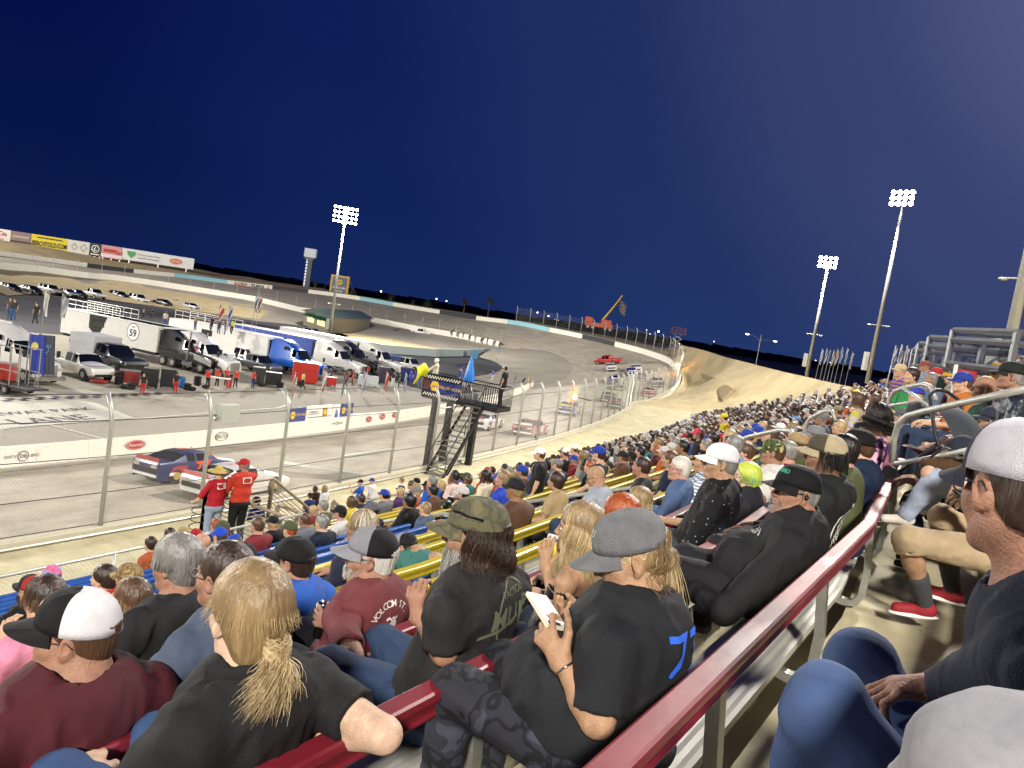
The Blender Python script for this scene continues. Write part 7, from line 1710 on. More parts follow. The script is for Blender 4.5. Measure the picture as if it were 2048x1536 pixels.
cart(258,768,1.5,1.0,.8,'#8d2a22','red pit cart with a wooden box at the left');cart(300,775,1.1,1.5,.8,'#17181b','tall black tool cabinet left of the silver bottles');cart(335,776,1.2,1.5,.8,'#1a1b1f','tall black tool cabinet on white wheels');cart(515,770,1.1,1.6,.8,'#2a2d31','dark grey cabinet beside the red shirts');cart(545,772,1.5,1.2,.8,'#17181b','low black cart with cans on top');cart(608,765,2.6,2.0,1.0,'#b5281f','large red pit cart in front of the blue tractor');cart(662,772,.9,.8,.6,'#b5281f','small red box trolley');cart(735,772,2.2,1.0,.8,'#c3c8cc','white and blue trolley table in the pits');cart(765,768,1.2,1.9,.8,'#3a2f45','dark shelving rack with red and white items');cart(8,775,1.2,1.6,.8,'#b5352c','red tool chest at the left edge of the picture');cart(812,762,1.6,1.6,.8,'#28306c','navy blue pit box near the yellow flag')
def can(x,y,col,label,r=.3,h=.9):
    t=thing('drum',label,'drum',pz(x,y,.03));MB().tube([(0,0,0),(0,0,.02),(0,0,h-.02),(0,0,h)],[r*.96,r,r,r*.95],16).build('barrel',t,P(col,.4),30);MB().tube([(0,0,h),(0,0,h+.06)],[r*.3,r*.2],10).build('cap',t,black)
can(362,774,'#2a5f9c','blue plastic drum beside the tool cabinets');can(455,775,'#b3242a','red fuel can left of two',.17,.8);can(459,775,'#a8232a','red fuel can right of two',.17,.8);can(312,770,'#c9c9c9','silver gas bottle between the black cabinets',.13,1.2)
t=thing('trolley_jack','red trolley jack with a long handle in front of the white pickup','jack',pz(198,765,.03),.3);MB().box((0,0,.15),(1.3,.5,.2)).build('frame',t,P('#b3242a'));MB().tube([(.3,0,.2),(-.5,0,1.1)],.03,6).build('handle',t,P('#b3242a'));[wheel(t,a,b,.1,w=.06) for a in(-.5,.5) for b in(-.28,.28)]
t=thing('folding_table','white folding table with fuel cans in front of the tractor numbered 7','table',pz(437,774,.03),.2);MB().box((0,0,.85),(1.9,.8,.06)).build('table_top',t,white);[MB().box((a,b,.42),(.05,.05,.84)).build('leg',t,alu) for a in(-.85,.85) for b in(-.35,.35)]
# truss lighting frame at the left edge
t=thing('utility_trailer','low dark equipment trailer with an upright frame at the left edge','trailer',pz(25,785,.03),math.radians(-20));MB().box((0,0,.55),(4.5,1.8,.12)).build('bed',t,dark);[wheel(t,a,b,.33) for a in(-.4,.5) for b in(-1.,1.)];m=MB();[m.tube([(a,b,.6),(a,b,3.2)],.04,5) for a in(-1.5,-.6,.5,1.4) for b in(-.7,.7)];[m.tube([(-1.6,b,z),(1.5,b,z)],.04,5) for b in(-.7,.7) for z in(1.6,3.2)];m.build('frame',t,alu)
for x0,c_,l in [(46,'#2a3c9a','royal blue feather banner with a round yellow crest'),(66,'#3d4350','dark grey banner with pale blue lettering leaning beside the blue one')]:
    p=pY(x0,775,55);t=thing('banner',l,'banner',pz(x0,778,.03));base=pz(x0,778,.03);m=MB();m.grid(lambda u,v:Vector((1.0*u-.2*v+.3,-.2*math.sin(u*5),1.2+2.8*v)),6,8);m.build('cloth',t,P(c_),True);MB().tube([(.1,0,0),(.1,0,4.1)],.04,6).build('pole',t,alu)
    m=MB();m.mat(P('#d8c66a') if c_=='#2a3c9a' else P('#7fb0d8'));disc(m,Vector((.7,-.26,3.2)),(1,0,0),(0,0,1),.25,.28) if c_=='#2a3c9a' else text_on(m,'RACE',Vector((.75,-.26,2.7)),(0.3,0,1),(-1,0,.3),.6);m.build('print',t)
# flags
def flag(P0,h,col,label,w=.9,fh=1.6,furl=.25,grp='flags on poles',lean=0.,sd=0,col2=None):
    t=thing('flag',label,'flag',P0,0,grp);g2=random.Random(sd);MB().tube([(0,0,0),(lean*h,0,h)],.03,6).build('pole',t,alu)
    a=g2.uniform(0,6)
    def f(u,v):
        z=h-.05-v*fh-u*furl*1.4;return Vector((lean*z+u*w*(1-.35*v)*math.cos(a*.2)*furl*2,.10*math.sin(u*7+v*3+a),z))
    m=MB();m.mat(P(col));m.grid(f,7,7);o=m.build('cloth',t,None,True);o.data.materials.append(P(col2 or '#c9c5bd'))
    for i,p_ in enumerate(o.data.polygons):
        if (i//2)%3==1: p_.material_index=1
for i,(x,y,c_,c2) in enumerate([(583,806,'#c9c5bd','#a0403a'),(641,792,'#c9c5bd','#b04a4a'),(682,797,'#4c5a6c','#5c6a7c'),(722,790,'#b9b7bd','#8a86a0'),(767,790,'#b03a3a','#d0ccc4'),(805,790,'#5b86b0','#d0ccc4'),(836,780,'#3a3c40','#6a6c70')]):
    p=pz(x,y,0.);flag(p,2.6,c_,['red and white','white','slate blue','pale grey and lilac','red','light blue and white','black'][i]+' furled flag on a short pole along pit road',.9,2.0,.22,'flags along pit road',0,i,c2)
for i,(x,y,Y,c_,l) in enumerate([(1026,778,105,'#3c5a9c','blue flag left of the yellow one beside the track'),(1041,780,103,'#2c3040','dark flag beside the yellow one beside the track'),(1052,778,103,'#e0cf20','yellow flag on a pole at the inside of the track'),(1058,783,101,'#c9a090','orange and white pole at the inside of the track')]):
    p=pz(x,y,0.);flag(p,2.3,c_,l,.8,1.5,.3,'flags inside the track',0,i+20)
for i,(x,y,Y,c_,l) in enumerate([(88,612,62,'#d8d6d2','white flag on the first trailer roof'),(122,622,62,'#8c8f99','black and white flag on the first trailer roof'),(440,612,85,'#a0453c','tall red and white striped flag on the second trailer'),(457,635,87,'#3a57a8','blue flag on the trailer roof'),(516,618,90,'#8a5a4c','red and brown furled flag on a tall pole'),(508,625,89,'#6a7a8a','blue-grey furled flag on a tall pole')]):
    p=pY(x,y,Y);p.z=3.8;flag(p,2.9 if i<4 else 4.5,c_,l,.9,1.7,.3,'flags on the trailers',0,i+30)
for i in range(9):
    p=pY(900+i*12,672+i*3.2,150);flag(Vector((p.x,p.y,p.z-2.2)),4.,['#3a3f66','#8c8a90','#5c3a3c'][i%3],'small dark flag on the inner wall of the turn, %s from the left'%ORD[i],1.2,1.3,.3,'small flags on the inner wall',0,i+50)
for i,(x,y0,y1,Y,c_) in enumerate([(1641,728,696,95,'#6a7898'),(1650,728,695,95,'#5c6a90'),(1657,730,697,95,'#8c8070'),(1664,731,698,94,'#7a6a40'),(1671,732,696,93,'#a09080'),(1680,730,692,92,'#4a78a8'),(1690,732,694,92,'#5a80a0'),(1700,740,702,90,'#a0a4a8')]):
    p=pY(x-5,y0,Y);q=pY(x,y1,Y);p.z-=3.2;flag(p,q.z-p.z,c_,'furled flag at the far end of the stand, %s from the left'%ORD[i],.8,1.8,.2,'flags behind the far end of the stand',.03,i+60)
for i,(x,y0,y1,c_) in enumerate([(1788,725,690,'#3d4c8c'),(1800,722,688,'#8c90a0'),(1812,722,690,'#b07a70'),(1828,724,690,'#3f6c90'),(1846,722,686,'#c8b040'),(1864,720,682,'#3a78b0'),(1886,728,682,'#5a6a60')]):
    p=pY(x-7,y0,40);q=pY(x,y1,40);flag(Vector((p.x,p.y,p.z-2.)),q.z-p.z+2.,c_,'furled flag above the back rows right of the tall pole, %s from the left'%ORD[i],.5,.9,.2,'flags above the back rows',.04,i+80)
# ================================================================ flag stand
t=thing('flag_stand','black steel starter stand with stairs and a blue and yellow banner over the wall','flag stand',SP(36,20,ZW))
zf=5.72;S0,S1=35.3,37.1
def sbx(sa,sb,Da,Db,za,zb,name,mat): 
    v=[arc(s_,D,z) for z in (za,zb) for s_,D in ((sa,Da),(sb,Da),(sb,Db),(sa,Db))];return MB().add(v,[(0,3,2,1),(4,5,6,7),(0,1,5,4),(1,2,6,5),(2,3,7,6),(3,0,4,7)]).build(name,t,mat,world=True)
sbx(S0,S1,18.9,23.4,zf-.22,zf,'deck',black)
for D in (22.5,21.6): sbx(S0+.1,S0+.38,D,D+.30,.8,zf-.2,'column',black)
sbx(S0+.9,S0+1.2,20.4,20.7,ZW,zf-.2,'column',black)
for (s_,D0,D1) in ((S0,18.9,21.1),(S1,18.9,23.4)):
    MB().tube([arc(s_,D0,zf+1.05),arc(s_,D1,zf+1.05)],.035,6).build('top_rail',t,black,world=True)
    for i in range(int((D1-D0)/.13)): MB().tube([arc(s_,D0+i*.13,zf),arc(s_,D0+i*.13,zf+1.05)],.014,4).build('baluster',t,black,world=True)
MB().tube([arc(S0,18.9,zf+1.05),arc(S1,18.9,zf+1.05)],.035,6).build('top_rail',t,black,world=True)
for i in range(12): MB().tube([arc(S0+i*.15,18.9,zf),arc(S0+i*.15,18.9,zf+1.05)],.014,4).build('baluster',t,black,world=True)
sbx(S0-.04,S0+.0,21.1,23.45,zf-.15,zf+1.15,'banner_board',black)
a_=arc(S0-.06,23.4,zf);b_=arc(S0-.06,21.1,zf);r=(b_-a_).normalized();n_=r.cross(Vector((0,0,1)));mid_=(a_+b_)/2+Vector((0,0,.5))+n_*.012
m=MB();m.mat(navy);quad(m,mid_+r*.22,r,(0,0,1),1.85,.62);m.mat(yel);disc(m,mid_-r*.42+n_*.008,r,(0,0,1),.29,.29,6);text_on(m,'KNOW HOW',mid_+r*.48+n_*.012,r,(0,0,1),.24,.008);m.mat(navy);text_on(m,'NAPA',mid_-r*.42+n_*.014,r,(0,0,1),.17,.004);m.mat(white)
for i in range(26):
    for k in range(2):
        if (i+k)%2==0:
            for z0 in (.42,-.50): quad(m,mid_-r*1.05+r*(i*.083)+Vector((0,0,z0+k*.075))+n_*.004,r,(0,0,1),.083,.075)
m.mat(P('#5c2a2a',.4));quad(m,mid_-r*.92+n_*.006,r,(0,0,1),.36,.5);m.build('banner_print',t,world=True)
for i in range(14):
    f=(i+.5)/14;s_=S0-f*3.4;z=zf-f*(zf-ZW);sbx(s_-.13,s_+.13,19.75,20.65,z-.03,z,'tread',alu)
for D in (19.7,20.7):
    v=[arc(S0,D,zf-.25),arc(S0-3.5,D,ZW),arc(S0-3.25,D,ZW),arc(S0,D,zf)];MB().add(v+[p_+Vector((.05,0,0)) for p_ in v],[(0,1,2,3),(7,6,5,4),(0,3,7,4),(1,0,4,5),(3,2,6,7)]).build('stringer',t,black,world=True)
    MB().tube([arc(S0,D,zf+.95),arc(S0-3.4,D,ZW+.95)],.028,6).build('stair_rail',t,black,world=True)
    for f in (.05,.5,.95): MB().tube([arc(S0-3.4*f,D,zf-f*(zf-ZW)),arc(S0-3.4*f,D,zf-f*(zf-ZW)+.95)],.02,5).build('stair_post',t,black,world=True)
MB().tube([arc(S0+.2,19.8,zf-.2),arc(S0-2.6,19.9,ZW)],.09,4).build('brace',t,black,world=True)
def flagman(root,I):
    w=np.array(I['A'][-1][1]);m=MB();m.grid(lambda u,v:Vector(w)+Vector((-.1-u*.85+.25*v*0,.35*u-.1*math.sin(v*4),.42-.95*v*(.6+.4*u)+.10*math.sin(u*6)-.25*abs(u-.5))),8,8);m.build('yellow_flag',root,P('#c9cc1e'),True)
def helmet(root,T): MB().ell(T@Vector((0,-.01,.03)),(.115,.13,.125),14,10).build('helmet',root,white,True)
def onstand(label,x,y,D,turn,**k):
    p=pD(x,y,D);s_,_=inv(p);k.setdefault('sc',(p.z-zf)/1.6);k.setdefault('res',.016);k.setdefault('hres',.009);return at(label,p,segaz(s_)+turn,zf,stand=True,eye=False,**k)
onstand('flag official in white jacket and helmet holding a yellow flag',873,722,22.95,.3,shirt=C('#cfc8b0'),sleeve='long',pants=C('#cfc8b0'),hat=helmet,extra=flagman,arms={-1:(cl(-.3,.2,1.35),cl(-.45,.3,1.2),cl(-1,.3,0),cl(0,0,-1))})
onstand('man in blue shirt and blue cap leaning on the stand rail',921,737,21.95,.5,girth=1.15,shirt=C('#3c4f86'),pants=C('#2b2d33'),hat=CP(*(C('#2340a0'),)*3),lean=.15)
onstand('man in black shirt and white-fronted cap at the right end of the stand',1010,738,19.35,.2,skin_='light',girth=1.2,shirt=C('#15161a'),pants=C('#1b1c22'),hat=CP(C('#cfcdc8'),C('#1b1c20'),C('#1b1c20')),hair=HC('dark',hatted=True,thick=.004))
p=arc(36.2,21.2,zf);t=thing('umbrella','closed bright blue umbrella standing on the flag stand','umbrella',p);MB().tube([(0,0,0),(0,0,2.3)],.02,6).build('pole',t,alu)
m=MB();n=16;vs=[];fs=[]
for i,(z,r) in enumerate([(2.35,.02),(2.1,.08),(1.6,.17),(1.1,.24),(.95,.20)]):
    for q in range(n): rr=r*(1+.25*math.cos(q*math.pi));vs.append((rr*math.cos(6.283*q/n),rr*math.sin(6.283*q/n),z))
m.add(vs,[(i*n+q,(i+1)*n+q,(i+1)*n+(q+1)%n,i*n+(q+1)%n) for i in range(4) for q in range(n)]);m.build('canopy',t,P('#2f80dc'),True)
# ================================================================ far structures
def board(x0,y0,x1,y1,hpx,Y0_,Y1_,label,bgc,fn=None):
    a_=pY(x0,y0,Y0_);b_=pY(x1,y1,Y1_);r=(b_-a_);w=r.length;r.normalize();h=hpx/1538*(Y0_+Y1_)/2;n_=Vector((r.y,-r.x,0)).normalized()
    if n_.y>0:n_=-n_
    c=(a_+b_)/2-Vector((0,0,h/2));t=thing('billboard',label,'billboard',c-Vector((0,0,h/2+1)),0,'billboards along the backstretch');R=Matrix((Vector((r.x,r.y,0)).normalized(),-n_,Vector((0,0,1)))).transposed()
    r2=Vector((r.x,r.y,0)).normalized();v=[a_,b_,b_-Vector((0,0,h)),a_-Vector((0,0,h))];v2=[q-n_*.2 for q in v];MB().add(v+v2,[(0,3,2,1),(4,5,6,7),(0,1,5,4),(3,7,6,2),(0,4,7,3),(1,2,6,5)]).build('panel',t,bgc,world=True)
    for f in (.1,.5,.9): q=a_.lerp(b_,f)-Vector((0,0,h));MB().box(q-Vector((0,0,.8))-n_*.1,(.3,.15,1.6)).build('post',t,white,world=True)
    if fn: m=MB();fn(m,c+n_*.12,r,Vector((0,0,1)),w,h);m.build('print',t,world=True)
    return t
def q_(x): return 455+x*.219  # top line of the boards
tp_=lambda x: 457.5+x*.1545
YB=lambda x: 215+x*.06
redp=P('#b03038',.6)
B_=[(-60,22,P('#cfc6c0'),'white billboard with red lettering at the far left',lambda m,c,r,u,w,h:(m.mat(redp),text_on(m,'SanCo',c+r*w*.15+u*h*.15,r,u,h*.5,.02),text_on(m,'Rentals',c+r*w*.2-u*h*.28,r,u,h*.26))),
 (22,64,P('#7d6a62'),'brown billboard with faded lettering',lambda m,c,r,u,w,h:(m.mat(P('#3a3338')),quad(m,c-u*h*.35,r,u,w,h*.25),m.mat(P('#a08e84')),quad(m,c+u*h*.1,r,u,w*.8,h*.2))),
 (64,136,P('#c9b728'),'bright yellow billboard reading BERCHTOLD.COM',lambda m,c,r,u,w,h:(m.mat(P('#26241a')),text_on(m,'BERCHTOLD.COM',c+r*w*.0-u*h*.18,r,u,h*.50,.02,sx=.58),quad(m,c+u*h*.3,r,u,w*.7,h*.08))),
 (136,180,P('#c6c1ba'),'pale billboard with two grey squares',lambda m,c,r,u,w,h:(m.mat(P('#8f8a88')),disc(m,c-r*w*.2,r,u,w*.14,h*.3,4,.8),disc(m,c+r*w*.22,r,u,w*.16,h*.32,4,.8))),
 (180,204,P('#34333a'),'dark billboard with a white round emblem',lambda m,c,r,u,w,h:(m.mat(white),disc(m,c+u*h*.08,r,u,w*.33,h*.3,24,.82),text_on(m,'L',c+u*h*.08,r,u,h*.45,.02,slant=.3),quad(m,c-u*h*.36,r,u,w*.7,h*.07))),
 (204,246,P('#c08a84'),'pink and white billboard with red figure 1',lambda m,c,r,u,w,h:(m.mat(P('#d8c9c4')),quad(m,c-u*h*.3,r,u,w,h*.25),m.mat(redp),quad(m,c+u*h*.1-r*w*.1,r,u,w*.6,h*.25),text_on(m,'#1',c+r*w*.38,r,u,h*.4,.02))),
 (246,389,P('#d2d0cc'),'long white billboard with a green shield and an orange oval',lambda m,c,r,u,w,h:(m.mat(P('#4f8f5a')),m.add([c-r*w*.44+u*h*.3,c-r*w*.32+u*h*.3,c-r*w*.33,c-r*w*.38-u*h*.3,c-r*w*.43],[(0,1,2,3,4)]),m.mat(P('#5c5a5e')),text_on(m,'Transportation West',c-r*w*.14+u*h*.12,r,u,h*.22),quad(m,c-r*w*.14-u*h*.18,r,u,w*.3,h*.06),m.mat(P('#c8684a')),disc(m,c+r*w*.24,r,u,w*.09,h*.26),m.mat(white),text_on(m,'Peterbilt',c+r*w*.24+Vector((r.y,-r.x,0))*.1,r,u,h*.2)))]
for x0,x1,mt,l,fn in B_: board(x0,tp_(x0),x1,tp_(x1),25 if x0<240 else 22,YB(x0),YB(x1),l,mt,fn)
# scoring pylon
p=pY(613,572,290);q=pY(622,500,290);t=thing('scoring_tower','tall grey scoring pylon with a white screen box on top','tower',p-Vector((0,0,3)));hh=q.z-p.z+3
MB().box((0,0,hh*.42),(2.4,1.6,hh*.84)).build('column',t,P('#5c6068'));MB().box((0,-.1,hh*.83),(3.3,1.9,1.8)).build('neck',t,P('#70747c'));MB().box((0,-.2,hh*.93),(4.2,2.0,3.2)).build('screen_box',t,M('screen_lit','#bfc3c6',.5,emit=.5,var=.2))
for i in range(11): MB().box((-.75,-.85,1.5+i*hh*.07),(.5,.1,.8)).build('number_panel',t,M('number_lamp','#d8d9da',.5,emit=.8,var=0))
# yellow framed board
a_=pY(658,583,262);b_=pY(696,590,262);c=(a_+b_)/2;h=pY(662,545,262).z-pY(659,583,262).z;w=(b_-a_).length
t=thing('yellow_sign','big yellow-framed board with a hexagon emblem on the outer wall','sign',c-Vector((0,0,1)),math.radians(-8));MB().box((0,0,h/2+.6),(w,.5,h)).build('frame',t,M('sign_yellow','#c99a1c',.5,emit=.12,var=.1));MB().box((0,-.27,h/2+.6),(w*.8,.1,h*.82)).build('panel',t,P('#5c6272'))
m=MB();m.mat(yel);disc(m,Vector((0,-.34,h*.74)),(1,0,0),(0,0,1),w*.16,w*.15,6,.55);text_on(m,'NAPA',Vector((0,-.34,h*.72)),(1,0,0),(0,0,1),h*.09);m.mat(white);text_on(m,'AUTOCARE',Vector((0,-.34,h*.44)),(1,0,0),(0,0,1),h*.14,.02,slant=.2);text_on(m,'CENTER',Vector((0,-.34,h*.26)),(1,0,0),(0,0,1),h*.11,.01);m.build('print',t)
for s_ in (-1,1): MB().tube([(s_*w*.5,0,h*.9),(s_*(w*.5+3.5),1,0)],.06,4).build('guy_wire',t,alu)
# tan building
a_=pz(606,650,.05);b_=pz(655,668,.05);c_=pz(738,664,.05)
t=thing('concession_building','tan single-storey building with green awnings over two lit windows','building',b_);hb=3.6;d_=c_-b_
tanb=P('#9a917c',.85,bump=.1);A1,B1,C1=a_,b_,c_;D1=a_+d_
m=MB();v=[A1,B1,C1,D1];m.add(v+[q+Vector((0,0,hb)) for q in v],[(0,1,5,4),(1,2,6,5),(2,3,7,6),(3,0,4,7)]);m.build('walls',t,tanb,world=True)
cx=(A1+C1)/2;m=MB();v=[cx+(q-cx)*1.12+Vector((0,0,hb)) for q in (A1,B1,C1,D1)];rd=[(v[0]+v[3])/2*0+v[0].lerp(v[1],.5)+Vector((0,0,1.3)),v[3].lerp(v[2],.5)+Vector((0,0,1.3))];m.add(v+rd,[(0,4,5,3),(1,2,5,4),(0,1,4),(2,3,5),(3,2,1,0)]);m.build('roof',t,P('#4f5f58'),world=True)
fd=(B1-A1).normalized();fn_=Vector((fd.y,-fd.x,0))
if (fn_.x*(-b_.x)+fn_.y*(-b_.y))<0: fn_=-fn_
Lw=(B1-A1).length
litw=M('lit_window','#e8e3a8',.5,emit=1.1,var=.3)
for f in (.3,.72):
    q=A1.lerp(B1,f)+fn_*.05;m=MB();quad(m,q+Vector((0,0,1.9)),fd,(0,0,1),Lw*.3,1.3);o=m.build('window',t,litw,world=True);m=MB();m.add([q+fd*Lw*.17+Vector((0,0,3.3)),q-fd*Lw*.17+Vector((0,0,3.3)),q-fd*Lw*.17+fn_*1.2+Vector((0,0,2.6)),q+fd*Lw*.17+fn_*1.2+Vector((0,0,2.6))],[(0,1,2,3)]);m.build('awning',t,P('#1f6a4a'),world=True)
e2=(C1-B1).normalized();n2=Vector((e2.y,-e2.x,0));
if (n2.x*(-b_.x)+n2.y*(-b_.y))<0: n2=-n2
for f in (.38,.88): m=MB();quad(m,B1.lerp(C1,f)+n2*.05+Vector((0,0,1.15)),e2,(0,0,1),1.3,2.3);m.build('door',t,P('#8a8270'),world=True)
# crane with flag
p=pY(1200,661,196);t=thing('crane_truck','orange and red crane truck with a raised yellow boom hung with a flag','crane',p,math.radians(-6));m=MB()
org=M('crane_orange','#b8502c',.5,var=.2);MB().box((-.5,0,1.3),(7.,2.4,1.0)).build('chassis',t,org);MB().box((-3.2,0,2.2),(1.8,2.4,1.6)).build('cab',t,org);MB().box((1.2,0,2.3),(2.6,2.2,1.1)).build('turntable',t,org)
for x in (-3.2,-2.,1.2,2.4): 
    for y in(-1.2,1.2): wheel(t,x,y,.55)
MB().tube([(0.2,0,2.5),(2.6,.2,6.6),(4.2,.3,9.6)],[.32,.25,.2],4).build('boom',t,M('boom_yellow','#b9923a',.5,var=.1))
fl=MB();
for i in range(7): fl.mat(P('#3a1c22') if i%2==0 else P('#5c5a60'));fl.grid(lambda u,v:Vector((3.9+u*1.7-.2*v,.15+.15*math.sin(u*5),8.6-(i+v)*.42-u*1.4)),6,1)
fl.build('hanging_flag',t,None,True)
# scissor lift
p=pY(1352,690,150);t=thing('scissor_lift','raised red scissor lift standing behind the end of the turn','lift',p-Vector((0,0,1.5)));MB().box((0,0,.5),(2.8,1.4,.8)).build('base',t,P('#5a4a44'))
m=MB()
for k in range(3):
    z=.9+k*.9;m.tube([(-.9,0,z),(.9,0,z+.9)],.07,5);m.tube([(.9,0,z),(-.9,0,z+.9)],.07,5)
m.build('scissor_arms',t,alu);MB().box((0,0,3.75),(2.8,1.4,.15)).build('platform',t,P('#4a2018'));m=MB();[m.tube([(a,b,3.8),(a,b,4.9)],.05,5) for a in(-1.3,-.4,.4,1.3) for b in(-.65,.65)];[m.tube([(-1.3,b,z),(1.3,b,z)],.05,5) for b in(-.65,.65) for z in(4.4,4.9)];m.build('guard_rail',t,P('#5a2a1c'))
# street lamp
p=pY(1515,712,190);t=thing('street_lamp','twin-armed street lamp beyond the sand bank','street lamp',p-Vector((0,0,4)));m=MB();m.tube([(0,0,0),(0,0,9.2)],.12,6);m.tube([(0,0,7.6),(-1.2,0,8.6),(-3.2,0,8.9)],.07,5);m.tube([(0,0,7.6),(1.2,0,8.3),(3.4,0,8.2)],.07,5);m.build('post',t,galv)
for x,z in ((-3.4,8.9),(3.6,8.2)): MB().ell((x,0,z),(.5,.25,.16),10,6).build('lamp_head',t,M('street_lamp_glow','#ffffff',emit=7,var=0),True)
# palms
def palm(x,y,Y,hp,crown,label,sd):
    base=pY(x,y,Y);t=thing('palm_tree',label,'palm tree',base-Vector((0,0,3)),0,'palm trees behind the turn');hh=3+hp/1538*Y;g2=random.Random(sd);MB().tube([(0,0,0),(.1,0,hh*.5),(0,0,hh)],[.35,.25,.2],8).build('trunk',t,P('#6a5c46',.9),True)
    m=MB();cr_=crown/1538*Y/2
    for i in range(46):
        a=g2.uniform(0,6.283);el=g2.uniform(-.5,1.3);L_=cr_*g2.uniform(.75,1.15);pts=[]
        d=Vector((math.cos(a)*math.cos(el),math.sin(a)*math.cos(el),math.sin(el)))
        for q in range(6): f=q/5;pts.append(Vector((0,0,hh))+d*L_*f-Vector((0,0,L_*.55*f*f)))
        for q in range(5):
            s_=d.cross(Vector((0,0,1))).normalized();w=.16*L_*(1-q/5.5)
            for e_ in (-1,1):
                for h_ in range(3): b0=pts[q].lerp(pts[q+1],h_/3);m.add([b0,b0+(pts[q+1]-pts[q])*.25,b0+s_*e_*w*1.6+(pts[q+1]-pts[q])*.7-Vector((0,0,w*.8))],[(0,1,2)])
    m.build('crown',t,P('#5f6a42',.8,var=.4))
for i,(x,y,Y,hp,cr_,l) in enumerate([(782,600,300,7,22,'palm crown left of the two low ones behind the turn'),(826,607,300,4,16,'smallest low palm crown behind the turn'),(855,612,300,6,24,'low wide palm crown behind the turn'),(928,618,290,16,24,'palm tree left of the tallest one'),(976,628,280,28,24,'tallest palm tree behind the turn'),(630,570,300,6,16,'palm crown beside the scoring pylon'),(705,588,280,6,20,'palm crown beside the yellow-framed board')]): palm(x,y,Y,hp,cr_,l,i)
# city lights
cl_m=M('distant_lamp','#fff2d8',emit=5,var=0);cl_w=M('distant_lamp_white','#e8f4ff',emit=9,var=0)
g4=random.Random(5)
ll=[(410,537,1.2),(485,543,1.6),(492,546,1.4),(762,583,1.6),(873,598,1.6),(893,602,1.5),(893,610,1.),(1075,625,1.6),(1097,632,1.5),(1060,636,1.),(954,621,.9),(1293,660,1.2),(1317,663,1.9),(1300,668,.9),(1396,688,1.6),(1403,689,1.3),(1408,690,1.6),(1428,683,1.1),(1457,695,1.),(1489,702,1.5),(1503,705,1.2),(1519,708,1.1)]
for i in range(44):
    a=g4.choice([(470,560,545),(530,560,557),(1540,1745,709)]);x=g4.uniform(a[0],a[1]);ll.append((x,a[2]+(x-a[0])*.155+g4.uniform(-3,6),g4.uniform(.5,1.5)))
for i in range(16): x=g4.uniform(620,1300);ll.append((x,468+.1566*x+g4.uniform(-3,1),g4.uniform(.35,.8)))
me1=MB();me1.ell((0,0,0),(1,1,1),8,6);me1.mats=[cl_m];m1=me1.mesh('lamp',True);me1.mats=[cl_w];m2=me1.mesh('lamp',True)
for i,(x,y,r) in enumerate(ll):
    Yd=1500;o=bpy.data.objects.new('distant_light',m1 if i%3 else m2);COL.objects.link(o);o.location=pY(x,y,Yd);o.scale=(r*.9,)*3;tag(o,'point of light on the dark horizon beyond the speedway','light','distant lights on the horizon')
# dark distant tree line
m=MB();g5=random.Random(9)
for i in range(120):
    x=-400+i*22;p=pY(x,468+.1566*x,1300);h=g5.uniform(.5,4);m.add([Vector((p.x-16,p.y,-1)),Vector((p.x+16,p.y,-1)),Vector((p.x+16,p.y+20,10.6+h*g5.uniform(.2,.8))),Vector((p.x-16,p.y+20,10.6+h))],[(0,1,2,3)])
o=m.build('far_tree_line',None,P('#1a1d16',.95));o['kind']='stuff'
# glass boxes at the back of the stand on the right
def suite(x0,x1,ytop,ybot,Y,label,deep=2.5):
    a_=pY(x0,ytop,Y);b_=pY(x1,ytop+(x1-x0)*.16,Y);zb=pY(x0,ybot,Y).z;t=thing('viewing_box',label,'viewing box',Vector((a_.x,a_.y,zb)),0,'glass viewing boxes behind the stand');fr=P('#7c7e82',.4,metal=.4);w=(b_-a_).length;r=(b_-a_);r.z=0;r.normalize();bk_=Vector((-r.y,r.x,0))*deep;top=a_.z
    c=[Vector((a_.x,a_.y,0)),Vector((b_.x,b_.y,0)),Vector((b_.x,b_.y,0))+bk_,Vector((a_.x,a_.y,0))+bk_]
    for q in c: MB().box(q+Vector((0,0,(top+zb)/2)),(.11,.11,top-zb)).build('post',t,fr,world=True)
    for z in (top,top-.25,zb+.1):
        for i in range(4): MB().tube([c[i]+Vector((0,0,z)),c[(i+1)%4]+Vector((0,0,z))],.07,4).build('beam',t,fr,world=True)
    MB().tube([c[0]+Vector((0,0,zb+.1)),c[1]+Vector((0,0,top))],.04,4).build('cross_brace',t,fr,world=True)
    for i in (0,3):
        v=[c[i]+Vector((0,0,zb)),c[(i+1)%4]+Vector((0,0,zb)),c[(i+1)%4]+Vector((0,0,top)),c[i]+Vector((0,0,top))];MB().add(v,[(0,1,2,3)]).build('glass_pane',t,M('tinted_pane','#2b3550',.08,var=0,alpha=.35),world=True)
    MB().box((c[0]+c[1])/2+Vector((0,0,top-.7))+Vector((r.x,r.y,0))*w*.2,(.5,.06,.4)).build('notice',t,yel,world=True)
suite(1892,1916,704,745,30,'smallest glass viewing box, left of the three');suite(1922,1962,692,750,24,'middle glass viewing box with a person standing on top');suite(1968,2032,680,752,19,'largest glass viewing box beside the thick pole');suite(2035,2110,664,752,17,'grey shuttered booth at the right edge')
t=thing('red_panel','bright red panel behind the back row on the right','panel',pY(1928,765,14));MB().box((0,0,0),(.36,.05,.46)).build('board',t,P('#b52a2c'));MB().box((-.2,0,-.3),(.04,.06,1.2)).build('post',t,white)
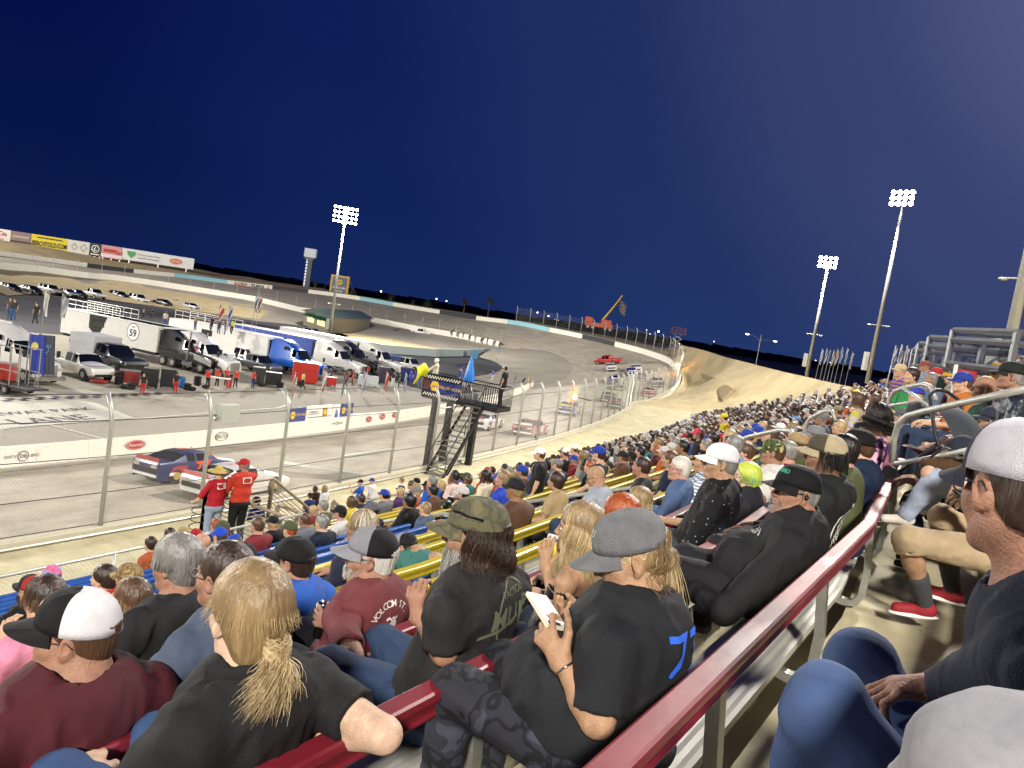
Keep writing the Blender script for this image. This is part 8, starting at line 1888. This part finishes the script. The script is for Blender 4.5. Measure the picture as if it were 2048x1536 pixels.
# stroller and bag on the concrete landing
p=pY(1905,868,6.);t=thing('pushchair','dark grey folded pushchair with blankets on the landing','pushchair',p-Vector((0,0,.5)),.5);t.scale=(.8,)*3;m=MB();
for s_ in (-1,1): m.tube([(s_*.25,-.3,.1),(s_*.27,0,.6),(s_*.25,.15,.95),(s_*.1,.2,1.02),(0,.2,1.03)],.018,6);m.tube([(s_*.25,.35,.1),(s_*.25,-.1,.6)],.018,6)
m.build('frame',t,dark,True);m=MB();m.grid(lambda u,v:Vector((-.27+.54*u,.1-.35*v,.55+.30*math.cos(v*1.7)+.05*math.sin(u*3.14))),8,6);m.build('hood',t,P('#34383f',.8),True)
for a in(-.28,.28):
    for b in(-.3,.38): MB().tube([(a-.02,b,.1),(a+.02,b,.1)],.1,12).build('wheel',t,rubber,30)
m=MB();m.grid(lambda u,v:Vector((-.22+.44*u,-.15+.5*v,.42+.07*math.sin(u*6)*math.cos(v*5))),10,10);m.build('blanket',t,C('#5c2f38',kind='camo',col2='#2a3246',col3='#a08a70',scale=9.),True)
p=pY(1893,905,5.2);t=thing('backpack','brown and black bag lying on the landing step','bag',p-Vector((0,0,.2)));S=SDF();S.ell((0,0,.10),(.16,.11,.09),.03);S.ell((.06,.03,.16),(.09,.07,.05),.03);mkobj('bag',npmesh('bag',poly(S,.014,wr=(.02,(8,8,8),2.)),[C('#4a3420')]),t);MB().tube([(-.13,0,.12),(-.06,-.07,.24),(.08,-.05,.2)],.01,6).build('strap',t,black,True)
# big handrail around the landing on the right
def railpx(pts,label,r=.026,mids=()):
    W_=[pY(*q) for q in pts];t=thing('handrail',label,'handrail',W_[0],0,'galvanised aisle handrails');MB().tube(W_,r,10).build('rail',t,galv,True,world=True)
    for m_ in mids: MB().tube([pY(*q) for q in m_],r*.8,8).build('lower_rail',t,galv,True,world=True)
railpx([(1784,925,5.6),(1788,880,5.6),(1797,848,5.55),(1815,832,5.45),(1850,822,5.3),(1960,798,4.9),(2060,776,4.6)],'large bent handrail in front of the pushchair',.023,[[(1790,928,5.55),(1850,918,5.3),(1900,908,5.1),(1990,888,4.8)]])
railpx([(1772,862,8.5),(1778,800,8.5),(1790,782,8.4),(1810,775,8.2),(1845,768,7.9),(1860,772,7.8),(1872,800,7.7)],'smaller bent handrail left of the pushchair',.023,[[(1776,812,8.4),(1850,800,7.9)],[(1805,775,8.2),(1862,815,7.7)]])
railpx([(1464,905,9.5),(1470,885,9.45),(1500,873,9.1),(1560,860,8.5),(1583,862,8.3),(1590,885,8.2)],'bent handrail behind the camouflage cap')
railpx([(1608,880,11.5),(1611,850,11.5),(1622,835,11.4),(1650,822,11.1),(1664,822,11),(1672,842,10.9)],'narrow bent handrail beside the grey cap')
# landing block
t=thing('concrete_landing','raised concrete landing at the aisle with a metal edge','landing',SP(6.,-.9,flo(0)))
v=[SP(s_,D,z) for z in (flo(0)-.3,flo(0)+.55) for s_,D in ((5.6,-.35),(8.6,-.35),(8.6,-2.6),(5.6,-2.6))];MB().add(v,[(0,1,5,4),(1,2,6,5),(2,3,7,6),(3,0,4,7),(4,5,6,7)]).build('block',t,conc,world=True)
for o in list(bpy.data.objects):
    if o.parent is None and o.type=='MESH' and 'label' not in o and 'kind' not in o: print('UNTAGGED',o.name)
print('script time',round(time.time()-T0,1),'objects',len(bpy.data.objects),'verts',sum(len(m.vertices) for m in bpy.data.meshes))
